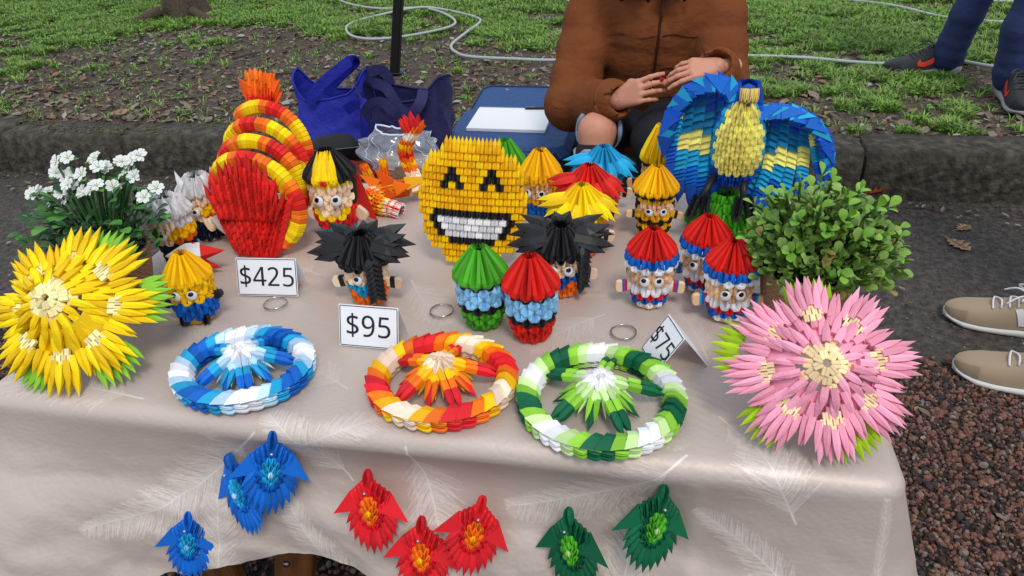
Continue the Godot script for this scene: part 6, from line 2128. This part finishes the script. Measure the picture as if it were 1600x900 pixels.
	# leading edges: broad folded pieces laid over the arch
	var arcs := [[[-0.004, 0.186], [-0.010, 0.212], [-0.026, 0.227], [-0.047, 0.227], [-0.069, 0.215], [-0.086, 0.186], [-0.094, 0.149]], [[0.022, 0.186], [0.034, 0.190], [0.056, 0.192], [0.079, 0.187], [0.101, 0.172], [0.118, 0.149], [0.127, 0.115]]]
	for w in 2:
		var ks := []
		for a in arcs[w]: ks.append(Vector3(a[0], a[1] - 0.022, 0.008))
		var path := smooth_path(ks, 4)
		for i in range(0, path.size() - 1):
			var d: Vector3 = (path[mini(i + 1, path.size() - 1)] - path[maxi(i - 1, 0)]).normalized()
			var nrm := Vector3(-d.y, d.x, 0).normalized() * (1.0 if w == 1 else -1.0)
			var u := float(i) / path.size()
			var col := "royal" if u > 0.72 or i % 3 == 0 else "blue"
			if i % 6 == 4: col = "sky"
			if i == 14 and w == 0 or i == 13 and w == 1 or i == 17 and w == 1: col = "peachcream"
			unit(M_wing, col, t, aim(path[i] + Z * (0.004 + 0.0012 * (i % 3)), d + nrm * (0.16 if i % 2 == 0 else -0.12) + Z * 0.1, Z + nrm * 0.6, Vector3(0.024, 0.034, 0.012) * (0.5 if col == "peachcream" else 1.0)), "covert_piece")


# ---------------------------------------------------------------- paper dolls: rings of folded pieces one above the other
func ring_of(t: Node3D, y: float, r: float, col, n := 14, h := 0.0165, phase := 0.0, depth := 0.0062, splay := 0.26) -> void:
	n = int(round(n * 0.86))
	depth *= 1.25
	for i in n:
		var a := TAU * (i + phase) / n
		if a > PI: a -= TAU
		var c: String = col if col is String else col.call(a)
		if c == "": continue
		var d := Vector3(sin(a), 0, cos(a))
		var jit := rng.randf_range(-0.08, 0.08)
		unit(M_petal, c, t, aim(Vector3(d.x * r, y + rng.randf_range(-0.0004, 0.0004), d.z * r), Vector3(jit, 1, 0) - d * splay, d, Vector3(TAU * r / n * 1.12, h, depth)))

func cap_of(t: Node3D, y0: float, r0: float, y1: float, r1: float, col, n := 20, depth := 0.008, called := "hat_pleat") -> void:
	n = int(round(n * 0.82))
	depth *= 1.15
	r1 *= 0.5
	var h := Vector2(r0 - r1, y1 - y0).length()
	for i in n:
		var a := TAU * i / n
		if a > PI: a -= TAU
		var c: String = col if col is String else col.call(a)
		var d := Vector3(sin(a), 0, cos(a))
		var dir := Vector3(0, y1 - y0, 0) - d * (r0 - r1)
		unit(M_hat, c, t, aim(Vector3(d.x * r0, y0, d.z * r0), dir, d + Vector3(0, 0.5, 0), Vector3(TAU * r0 / n * 1.12, h * rng.randf_range(0.97, 1.05), depth)), called)

func eye(t: Node3D, a: float, y: float, r: float, s: float, look := Vector2(0.1, -0.35)) -> void:
	r += 0.0022
	var d := Vector3(sin(a), 0.16, cos(a)).normalized()
	var e := part("googly_eye", lathe([[0.0, 0.42], [0.5, 0.36], [0.85, 0.18], [1.0, 0.0], [0.95, -0.12]], 20), plain("eye_white", Color(0.86, 0.86, 0.87), 0.2), t, Transform3D(aim(Vector3.ZERO, d, Vector3.UP, Vector3.ONE).basis * Basis.from_scale(Vector3.ONE * s), Vector3(sin(a) * r, y, cos(a) * r)))
	part("pupil", lathe([[0.0, 0.13], [0.4, 0.09], [0.52, -0.02]], 16), plain("eye_black", Color(0.02, 0.02, 0.025), 0.15), e, Transform3D(Basis.IDENTITY, Vector3(look.x, 0.33, -look.y * -1.0 * -1.0)))

# a flat rolled paper arm: bands of colour from the shoulder out, ending in a hand
func arm(t: Node3D, side: float, y: float, r: float, bands: Array, tall := 0.015, slope := -0.12, fwd := 0.15) -> void:
	var dir := Vector3(side, slope, fwd).normalized()
	var o := Node3D.new()
	var p := Vector3(side * r, y, 0.002)
	o.free()
	var first: MeshInstance3D = null
	var x := 0.0
	for k in bands.size():
		var b: Array = bands[k]
		var L: float = b[1]
		var last := k == bands.size() - 1
		var h := tall * lerpf(0.75, 1.0, minf(1.0, x / 0.02))
		var st := stool(true)
		var hw := 0.0032 + (0.0004 if k % 2 else 0.0)
		var rows := []
		for q in ([[0.0, 1.0], [0.55, 1.0], [0.85, 0.8], [1.0, 0.35]] if last else [[0.0, 1.0], [1.0, 1.03]]):
			var hh: float = h * 0.5 * q[1]
			var c := Vector3(q[0] * L, 0, 0)
			rows.append([c + Vector3(0, -hh, hw * 0.8), c + Vector3(0, -hh, -hw * 0.8), c + Vector3(0, hh * 0.9, -hw), c + Vector3(0, hh, 0), c + Vector3(0, hh * 0.9, hw)])
		skin_rows(st, rows, true)
		for e in [0, rows.size() - 1]:
			for i in range(1, 4): tri(st, rows[e][0], rows[e][i], rows[e][i + 1])
		var basis := Basis(dir, Vector3(0, 1, 0) - dir * dir.y, dir.cross(Vector3(0, 1, 0) - dir * dir.y).normalized())
		if first == null:
			first = part("arm", done(st), paper(b[0]), t, Transform3D(basis, p))
		else:
			part("hand" if last else "band", done(st), paper(b[0]), first, Transform3D(Basis.IDENTITY, Vector3(x, 0, 0)))
		x += L - 0.0002

func hair_spike(t: Node3D, a: float, elev: float, y: float, r: float, L: float, w: float, col: String, twist := 0.0) -> void:
	var d := Vector3(sin(a) * cos(elev), sin(elev), cos(a) * cos(elev))
	var s := d.cross(Vector3.UP).normalized()
	for e in [-1.0, 1.0]:
		unit(M_spike, col, t, aim(Vector3(sin(a) * r, y, cos(a) * r) + s * e * w * 0.38, d + s * e * 0.10 + Vector3(0, twist, 0), Vector3.UP + s * e * 0.6, Vector3(w, L, w * 0.85)), "hair_spike")

func core_of(t: Node3D, r: float, h: float, col: String) -> void:
	part("core", lathe([[0.0, 0.001], [r * 0.86, 0.001], [r * 0.92, h * 0.5], [r * 0.8, h], [0.0, h]], 16), paper(col), t)

func doll(label: String, at: Vector3, turn: float) -> Node3D:
	return thing("paper_doll", label, "paper doll", at, turn)

func make_dolls() -> void:
	var pick := func(front: String, back: String, w: float) -> Callable: return func(a: float) -> String: return front if absf(a) < w else back
	# three dolls in red hats with blue and white trim
	var L3 := ["paper doll in red hat with white sleeves, left of the other red hatted dolls", "paper doll in a red hat with red sleeves, standing behind the other red hatted dolls", "paper doll in red hat with red sleeves, beside the pot of the green bush"]
	var P3 := [Vector3(0.253, TH, -0.258), Vector3(0.320, TH, -0.298), Vector3(0.345, TH, -0.238)]
	for k in 3:
		var t := doll(L3[k], P3[k], [0.06, -0.25, 0.08][k])
		t.scale = Vector3.ONE * 0.95
		core_of(t, 0.021, 0.07, "skin")
		ring_of(t, 0.001, 0.0165, func(a): return "white" if int(round(a * 2.2)) % 2 == 0 else "blue", 11, 0.015)
		ring_of(t, 0.008, 0.0185, "blue", 12, 0.015, 0.5)
		ring_of(t, 0.015, 0.020, "red", 13, 0.015)
		ring_of(t, 0.022, 0.0225, "white", 13, 0.0175, 0.5, 0.007)
		for q in 3: ring_of(t, 0.034 + q * 0.0078, 0.0225 + 0.0012 * sin(q * 1.5), "skin", 13, 0.0155, 0.5 * (q % 2))
		ring_of(t, 0.0570, 0.0272, "white", 14, 0.015, 0.5, 0.0068)
		ring_of(t, 0.0650, 0.0282, "blue", 15, 0.014, 0.0, 0.0068)
		cap_of(t, 0.0745, 0.0275, 0.106, 0.007, "red", 21)
		for s in [-1.0, 1.0]:
			eye(t, s * 0.30, 0.0485, 0.0285, 0.0066)
			arm(t, s, 0.029, 0.018, [["white" if k == 0 else "red", 0.012], ["red" if k == 0 else "blue", 0.0035], ["blue" if k == 0 else "sky", 0.0035], ["skin", 0.0085]], 0.0165, -0.05)
			unit(M_petal, "black", t, aim(Vector3(s * 0.025, 0.040, -0.004), Vector3(0, 1, 0), Vector3(s, 0, 0.2), Vector3(0.008, 0.014, 0.006)))
	# yellow and black banded doll
	var t := doll("paper doll with yellow hat and black and yellow bands, left of the macaw's feet", Vector3(0.256, TH, -0.442), 0.08)
	core_of(t, 0.021, 0.075, "gold")
	for q in 5: ring_of(t, 0.001 + q * 0.0075, 0.0175 + 0.0012 * q, "gold" if q % 2 == 0 else "black", 12, 0.015, 0.5 * (q % 2))
	for q in 2: ring_of(t, 0.041 + q * 0.008, 0.022, pick.call("skin", "black", 1.1), 14, 0.015, 0.5 * (q % 2))
	ring_of(t, 0.058, 0.0225, "gold", 14, 0.0145)
	ring_of(t, 0.064, 0.0245, "black", 15, 0.0145, 0.5, 0.0068)
	cap_of(t, 0.069, 0.0285, 0.104, 0.007, "gold", 19)
	for s in [-1.0, 1.0]:
		eye(t, s * 0.36, 0.048, 0.0265, 0.0056)
		arm(t, s, 0.036, 0.019, [["gold", 0.010], ["black", 0.004], ["skin", 0.009]], 0.012, -0.16 if s > 0 else 0.02)
	# tall yellow hat, orange sleeves
	t = doll("paper doll with tall yellow hat, black band and orange sleeves, at the table's back edge", Vector3(0.262, TH, -0.560), 0.05)
	core_of(t, 0.021, 0.075, "skin")
	for q in 4: ring_of(t, 0.001 + q * 0.009, 0.0185 + 0.001 * q, "orange" if q > 1 else "black", 12, 0.015, 0.5 * (q % 2))
	for q in 3: ring_of(t, 0.038 + q * 0.008, 0.0225, "skin", 13, 0.015, 0.5 * (q % 2))
	ring_of(t, 0.063, 0.0235, "black", 14, 0.0145, 0.0, 0.0068)
	cap_of(t, 0.068, 0.0255, 0.122, 0.008, func(a): return "yellow" if int(absf(a) * 4.0) % 3 else "gold", 16, 0.009)
	for s in [-1.0, 1.0]:
		eye(t, s * 0.38, 0.050, 0.0270, 0.0070)
		arm(t, s, 0.036, 0.019, [["dorange", 0.020], ["black", 0.004], ["skin", 0.008]], 0.016, -0.12)
	# dolls with ragged hair: black in front, black behind, then yellow, red, light blue
	var hair := [
		["paper doll with ragged black hair behind the price card reading 95", Vector3(-0.104, TH, -0.225), 0.05, "black", "orange", "sky"],
		["paper doll with ragged black hair in front of the smiley disc's right side", Vector3(0.141, TH, -0.272), 0.10, "black", "orange", "blue"],
		["paper doll with ragged yellow hair in front of the red haired one", Vector3(0.157, TH, -0.375), 0.15, "yellow", "orange", "blue"],
		["paper doll with ragged red hair between the yellow haired and light blue haired ones", Vector3(0.161, TH, -0.445), 0.15, "red", "orange", "blue"],
		["paper doll with ragged light blue hair, rearmost of the ragged haired row", Vector3(0.176, TH, -0.520), 0.15, "sky", "orange", "blue"]]
	for k in hair.size():
		var h: Array = hair[k]
		var c: String = h[3]
		t = doll(h[0], h[1], h[2])
		core_of(t, 0.020, 0.072, "skin")
		ring_of(t, 0.001, 0.0165, h[4], 12, 0.015)
		ring_of(t, 0.0085, 0.019, h[4], 13, 0.015, 0.5)
		ring_of(t, 0.016, 0.0205, pick.call(h[5], h[4], 0.55), 13, 0.015)
		ring_of(t, 0.0235, 0.0215, pick.call(h[5], h[4], 0.95), 13, 0.015, 0.5)
		for q in 3: ring_of(t, 0.033 + q * 0.0078, 0.0215 + 0.0008 * q, "skin2", 13, 0.0155, 0.5 * (q % 2))
		var eyes := [-0.36, 0.34] if k != 0 else [-0.08]
		for e in eyes: eye(t, e, 0.0455, 0.0265, 0.0066)
		for s in [-1.0, 1.0]:
			arm(t, s, 0.031, 0.020, [["skin2", 0.011], ["black", 0.0065], ["skin2", 0.009]], 0.0165, -0.10, 0.05)
		# fringe, crown of pleats, ragged points round it
		ring_of(t, 0.055, 0.0265, c, 16, 0.019, 0.0, 0.008)
		if k < 2:
			cap_of(t, 0.062, 0.031, 0.092, 0.019, c, 18, 0.009, "hair_piece")
			cap_of(t, 0.078, 0.017, 0.096, 0.014, c, 12, 0.006, "hair_piece")
			for a in [[-1.80, 0.42, 0.046], [-1.55, -0.08, 0.052], [1.80, 0.42, 0.046], [1.55, -0.08, 0.050], [2.6, 0.55, 0.030], [-2.6, 0.55, 0.030]]:
				hair_spike(t, a[0], a[1] - 0.05, 0.078, 0.017, a[2], 0.0175, c)
				hair_spike(t, a[0] * 0.90, a[1] - 0.16, 0.076, 0.018, a[2] * 0.82, 0.0150, c)
			# one lock of stacked folds hangs over the cheek
			var la := 0.62 if k == 0 else 0.95
			for q in 8:
				var d := Vector3(sin(la), 0, cos(la))
				var s := d.cross(Vector3.UP)
				for e in [-1.0, 1.0]:
					unit(M_spike, c, t, aim(d * (0.0335 - 0.0004 * q) + Vector3(0, 0.074 - q * 0.0072, 0) + s * e * 0.0008, Vector3(0, -0.80, 0) + s * e * 0.80 + d * 0.42, d * 0.6 + Vector3(0, 1.0, 0), Vector3(0.0095, 0.0150, 0.0045)), "lock_piece")
		else:
			cap_of(t, 0.066, 0.034, 0.101, 0.008, c, 22, 0.009, "hair_piece")
			for q in 11:
				var a := -2.75 + q * 0.55
				hair_spike(t, a, -0.50, 0.080, 0.022, 0.030 + 0.005 * (q % 2), 0.0115, c)
			hair_spike(t, -1.5, -0.10, 0.083, 0.020, 0.042, 0.0125, c)
			hair_spike(t, 1.5, -0.40, 0.080, 0.020, 0.032, 0.0125, c)
	# rounded figures with a pale blue patch
	for q in [["green", "green egg shaped paper figure with pale blue band, beside the red egg shaped one", Vector3(0.055, TH, -0.190), 0.0, 0.0], ["red", "red egg shaped paper figure with pale blue band, nearest the orange wreath", Vector3(0.118, TH, -0.172), -0.05, 0.002], ["green", "green topped paper figure mostly hidden behind the smiley disc", Vector3(0.024, TH, -0.52), 0.0, 0.006]]:
		var c: String = q[0]
		t = thing("egg_figure", q[1], "paper figure", q[2], q[3])
		core_of(t, 0.022, 0.08, c)
		var hh: float = q[4]
		# plain egg shaped figures belted with a pale blue band between two black ones
		ring_of(t, 0.001, 0.0175, c, 12, 0.016, 0.5)
		ring_of(t, 0.009, 0.020, c, 12, 0.016)
		ring_of(t, 0.017, 0.022, c, 12, 0.016, 0.5)
		ring_of(t, 0.0255, 0.0232, "black", 12, 0.016)
		ring_of(t, 0.034, 0.0240, "lightblue", 12, 0.016, 0.5, 0.0072)
		ring_of(t, 0.0425, 0.0242, "lightblue", 12, 0.016, 0.0, 0.0072)
		ring_of(t, 0.051, 0.0240, "lightblue", 12, 0.016, 0.5, 0.0068)
		ring_of(t, 0.0585, 0.0235, "black", 12, 0.014)
		cap_of(t, 0.064, 0.0275, 0.102 + hh, 0.006, c, 15, 0.010, "top_pleat")
	# yellow helmet hair behind the smiley
	t = doll("paper doll with smooth yellow hair and blue body, half hidden behind the smiley disc", Vector3(0.083, TH, -0.490), -0.2)
	core_of(t, 0.021, 0.075, "skin")
	for q in 3: ring_of(t, 0.001 + q * 0.0085, 0.0185 + 0.001 * q, "blue", 12, 0.015, 0.5 * (q % 2))
	ring_of(t, 0.027, 0.0215, pick.call("gold", "blue", 0.8), 13, 0.015)
	for q in 3: ring_of(t, 0.036 + q * 0.008, 0.0222, pick.call("skin", "gold", 1.0), 13, 0.015, 0.5 * (q % 2))
	ring_of(t, 0.060, 0.0255, "gold", 15, 0.020, 0.0, 0.009)
	cap_of(t, 0.068, 0.0275, 0.106, 0.009, "gold", 17)
	for s in [-1.0, 1.0]:
		eye(t, s * 0.40, 0.047, 0.0265, 0.0066)
		arm(t, s, 0.028, 0.019, [["gold", 0.016], ["skin", 0.008]], 0.014, -0.2)
	# two white haired dolls behind the yellow flower
	for k in 2:
		t = doll(["paper doll with spiky white hair and orange collar, farther back beside the red fan", "paper doll with spiky white hair holding a white and red cone, nearer the flower pot"][k], [Vector3(-0.418, TH, -0.372), Vector3(-0.420, TH, -0.296)][k], [-0.25, -0.35][k])
		core_of(t, 0.021, 0.075, "skin")
		for q in 4: ring_of(t, 0.001 + q * 0.0085, 0.0175 + 0.001 * q, "navy", 12, 0.015, 0.5 * (q % 2))
		ring_of(t, 0.036, 0.023, func(a): return "orange" if a > 0.75 else "skin2", 13, 0.0155)
		ring_of(t, 0.044, 0.0245, func(a): return "gold" if a > 0.85 else "skin2", 13, 0.0155, 0.5)
		ring_of(t, 0.052, 0.0245, func(a): return "gold" if a > 0.95 else "skin2", 13, 0.0155)
		ring_of(t, 0.060, 0.0250, pick.call("skin2", "silver", 0.9), 13, 0.0155, 0.5)
		for s in [-1.0, 1.0]: eye(t, s * 0.45, 0.054, 0.0285, 0.0062)
		cap_of(t, 0.073, 0.0265, 0.100, 0.016, "offwhite", 18, 0.010, "hair_piece")
		for q in 6:
			var a := -0.9 + q * 0.62
			unit(M_spike, "white", t, aim(Vector3(sin(a) * 0.017, 0.078, cos(a) * 0.017), Vector3(sin(a) * 0.15, 1, cos(a) * 0.15), Vector3(sin(a), 0.1, cos(a)), Vector3(0.009, 0.036, 0.008)), "hair_spike")
		arm(t, 1.0, 0.030, 0.018, [["navy", 0.010], ["offwhite", 0.004], ["skin2", 0.010]], 0.014, -0.1, 0.5)
		arm(t, -1.0, 0.030, 0.018, [["navy", 0.010], ["skin2", 0.010]], 0.014, -0.2, 0.4)
	var cone := thing("paper_cone", "white and red folded paper cone held out by the nearer white haired doll", "paper cone", Vector3(-0.385, TH + 0.024, -0.262), 0.35)
	part("white_cone", M_spike, paper("offwhite"), cone, aim(Vector3(0.018, 0, 0), Vector3(-1, 0.12, 0.2), Vector3(0, 1, 0.3), Vector3(0.030, 0.046, 0.020)))
	part("red_fold", M_wing, paper("red"), cone, aim(Vector3(0.010, 0.004, 0), Vector3(1, 0.06, 0), Vector3(0, 1, 0.6), Vector3(0.030, 0.044, 0.016)))
	part("red_fold", M_wing, paper("red"), cone, aim(Vector3(0.006, -0.008, 0.002), Vector3(1, -0.25, 0.1), Vector3(0, 1, 0.6), Vector3(0.022, 0.040, 0.014)))
	var cone2 := thing("paper_cone", "grey white folded paper cone lying against the farther white haired doll", "paper cone", Vector3(-0.384, TH + 0.022, -0.360), 0.2)
	part("white_cone", M_spike, paper("silver"), cone2, aim(Vector3(-0.008, 0.022, 0), Vector3(0.55, -1, 0.25), Vector3(0.4, 0.3, 1), Vector3(0.016, 0.044, 0.013)))
	part("peach_fold", M_petal, paper("skin2"), cone2, aim(Vector3(-0.014, 0.0, 0.004), Vector3(-0.3, 1, 0), Vector3(0, 0, 1), Vector3(0.014, 0.022, 0.010)))
	part("red_fold", M_wing, paper("red"), cone2, aim(Vector3(0.016, 0.014, -0.010), Vector3(1, 0.15, 0), Vector3(0, 1, 1), Vector3(0.022, 0.040, 0.012)))
	# caped doll with a yellow forelock and beard
	t = doll("tall paper doll with black hair, yellow forelock and red cape, left of the smiley disc", Vector3(-0.216, TH, -0.400), 0.15)
	core_of(t, 0.026, 0.09, "skin2")
	ring_of(t, 0.001, 0.019, "skin2", 12, 0.016)
	ring_of(t, 0.010, 0.022, "sky", 13, 0.016, 0.5)
	ring_of(t, 0.018, 0.0245, func(a): return "red" if absf(a) > 0.5 else "yellow", 14, 0.017)
	ring_of(t, 0.026, 0.0265, func(a): return "red" if absf(a) > 0.25 else "yellow", 14, 0.017, 0.5)
	ring_of(t, 0.034, 0.0280, func(a): return "yellow" if absf(a) < 0.95 else "red", 14, 0.017)
	ring_of(t, 0.042, 0.0285, func(a): return "skin2" if absf(a) < 0.30 else ("yellow" if absf(a) < 1.0 else "red"), 14, 0.017, 0.5)
	for q in 4: ring_of(t, 0.052 + q * 0.0082, 0.0285 + 0.0004 * q, func(a): return "skin2" if absf(a) < 1.35 else "black", 15, 0.0165, 0.5 * (q % 2))
	ring_of(t, 0.086, 0.0290, func(a): return "yellow" if absf(a) < 1.3 else "black", 15, 0.017)
	for s in [-1.0, 1.0]: eye(t, s * 0.36, 0.0705, 0.0345, 0.0082, Vector2(0.12, -0.25))
	cap_of(t, 0.092, 0.0335, 0.132, 0.010, func(a): return "yellow" if absf(a) < 0.62 else "black", 20, 0.010, "hair_piece")
	for q in 5:
		var a := (q - 2) * 0.22
		unit(M_spike, "yellow", t, aim(Vector3(sin(a) * 0.030, 0.098, cos(a) * 0.030), Vector3(-sin(a) * 0.3, 1, -cos(a) * 0.55), Vector3(sin(a), 0.5, cos(a)), Vector3(0.0085, 0.044, 0.008)), "forelock_piece")
	unit(M_petal, "coral", t, aim(Vector3(0, 0.094, 0.0375), Vector3(0, 1, -0.4), Vector3(0, 0.3, 1), Vector3(0.011, 0.009, 0.006)))
	unit(M_wing, "red", t, aim(Vector3(0.010, 0.070, -0.024), Vector3(0.75, -1.0, -0.15), Vector3(0.2, 0.1, 1), Vector3(0.060, 0.078, 0.008)), "cape")
	unit(M_wing, "red", t, aim(Vector3(-0.010, 0.066, -0.026), Vector3(-0.45, -1.0, -0.1), Vector3(-0.2, 0.1, 1), Vector3(0.050, 0.066, 0.008)), "cape")
	arm(t, 1.0, 0.048, 0.024, [["red", 0.010], ["skin2", 0.020]], 0.026, -0.75, 0.3)
	arm(t, -1.0, 0.046, 0.022, [["red", 0.008], ["skin2", 0.014]], 0.026, -0.55, 0.4)
	# round yellow doll on a blue base
	t = doll("small yellow domed paper doll with blue lower half, right of the yellow flower", Vector3(-0.312, TH, -0.160), 0.25)
	core_of(t, 0.021, 0.075, "gold")
	for s in [-1.0, 1.0]:
		unit(M_petal, "black", t, aim(Vector3(s * 0.012, 0.0, 0.014), Vector3(0, 1, 0), Vector3(s * 0.3, 0, 1), Vector3(0.012, 0.015, 0.010)), "foot")
	ring_of(t, 0.006, 0.0180, "blue", 11, 0.015, 0.5, 0.008)
	ring_of(t, 0.014, 0.0200, "blue", 12, 0.016, 0.0, 0.008)
	ring_of(t, 0.022, 0.0215, "blue", 12, 0.016, 0.5, 0.008)
	ring_of(t, 0.031, 0.0220, "gold", 12, 0.016)
	ring_of(t, 0.040, 0.0225, "gold", 12, 0.016, 0.5)
	ring_of(t, 0.049, 0.0225, "gold", 12, 0.016)
	cap_of(t, 0.056, 0.0250, 0.092, 0.006, "gold", 18, 0.008)
	for s in [-1.0, 1.0]: eye(t, s * 0.36, 0.048, 0.0255, 0.0064)
	for s in [-1.0, 1.0]:
		arm(t, s, 0.030, 0.018, [["gold", 0.009], ["black", 0.012]], 0.013, 0.35 if s > 0 else -0.3, 0.1)

# ---------------------------------------------------------------- price cards and key rings
func price_card(label: String, at: Vector3, turn: float, w: float, h: float, text: String, lean := 0.42) -> void:
	var t := thing("price_card", label, "price card", at, turn)
	var white := plain("card", Color(0.92, 0.93, 0.95), 0.6)
	var ink := plain("card_ink", Color(0.045, 0.045, 0.07), 0.6)
	var rim := plain("card_rim", Color(0.08, 0.09, 0.22), 0.6)
	var hl := h / cos(lean)
	for s in [1.0, -1.0]:
		var b := Basis(Vector3.RIGHT, -lean * s)
		var c := Vector3(0, h * 0.5, s * h * 0.5 * tan(lean))
		var pn := part("panel", box_mesh(Vector3(w, hl, 0.0005), 0.0001), white, t, Transform3D(b, c))
		if s < 0: continue
		var tm := TextMesh.new()
		var f := SystemFont.new()
		f.font_names = PackedStringArray(["Droid Sans"])
		tm.font = f
		tm.text = text
		tm.font_size = 64
		tm.pixel_size = hl * (0.42 if text == "$75" else 0.50) / 46.0
		tm.depth = 0.0003
		tm.curve_step = 1.0
		part("lettering", tm, ink, pn, Transform3D(Basis.IDENTITY, Vector3(0, 0.0005, 0.0006)))
		for e in [[0.0, 1.0], [0.0, -1.0], [1.0, 0.0], [-1.0, 0.0]]:
			var sz := Vector3(w - 0.003, 0.0009, 0.0004) if e[0] == 0.0 else Vector3(0.0009, hl - 0.0048, 0.0004)
			part("printed_border", box_mesh(sz, 0.0001), rim, pn, Transform3D(Basis.IDENTITY, Vector3(e[0] * (w * 0.5 - 0.0015), e[1] * (hl * 0.5 - 0.0015), 0.0005)))

func key_ring(label: String, at: Vector3, turn: float, tilt := 0.0) -> void:
	var t := thing("key_ring", label, "key ring", at, turn)
	var m := plain("ring_steel", Color(0.72, 0.70, 0.68), 0.22, 1.0)
	var pts := PackedVector3Array()
	# split ring: nearly two turns of flat wire
	for i in 76:
		var a := TAU * 1.9 * i / 75.0
		pts.append(Vector3(cos(a) * 0.0148, 0.0018 + 0.0016 * i / 75.0 + 0.0004 * sin(a), sin(a) * 0.0148))
	part("split_ring", tube_mesh(pts, 0.00095, 6), m, t, Transform3D(Basis(Vector3.RIGHT, tilt), Vector3(0, absf(sin(tilt)) * 0.015, 0)))

func make_small_things() -> void:
	price_card("white folded price card reading 425 in front of the red fan", Vector3(-0.248, TH, -0.235), 0.07, 0.084, 0.048, "$425", 0.35)
	price_card("white folded price card reading 95 in front of a black haired doll", Vector3(-0.070, TH, -0.140), -0.02, 0.074, 0.048, "$95", 0.35)
	price_card("white folded price card reading 75 turned sideways behind the green wreath", Vector3(0.283, TH, -0.148), -1.22, 0.049, 0.042, "$75", 0.62)
	key_ring("steel key ring in front of the price card reading 425", Vector3(-0.226, TH + 0.0005, -0.197), 0.3)
	key_ring("steel key ring right of the price card reading 95, near the green egg figure", Vector3(-0.003, TH + 0.0005, -0.205), 1.3)
	key_ring("steel key ring beside the price card reading 75", Vector3(0.225, TH + 0.0005, -0.185), 2.0)
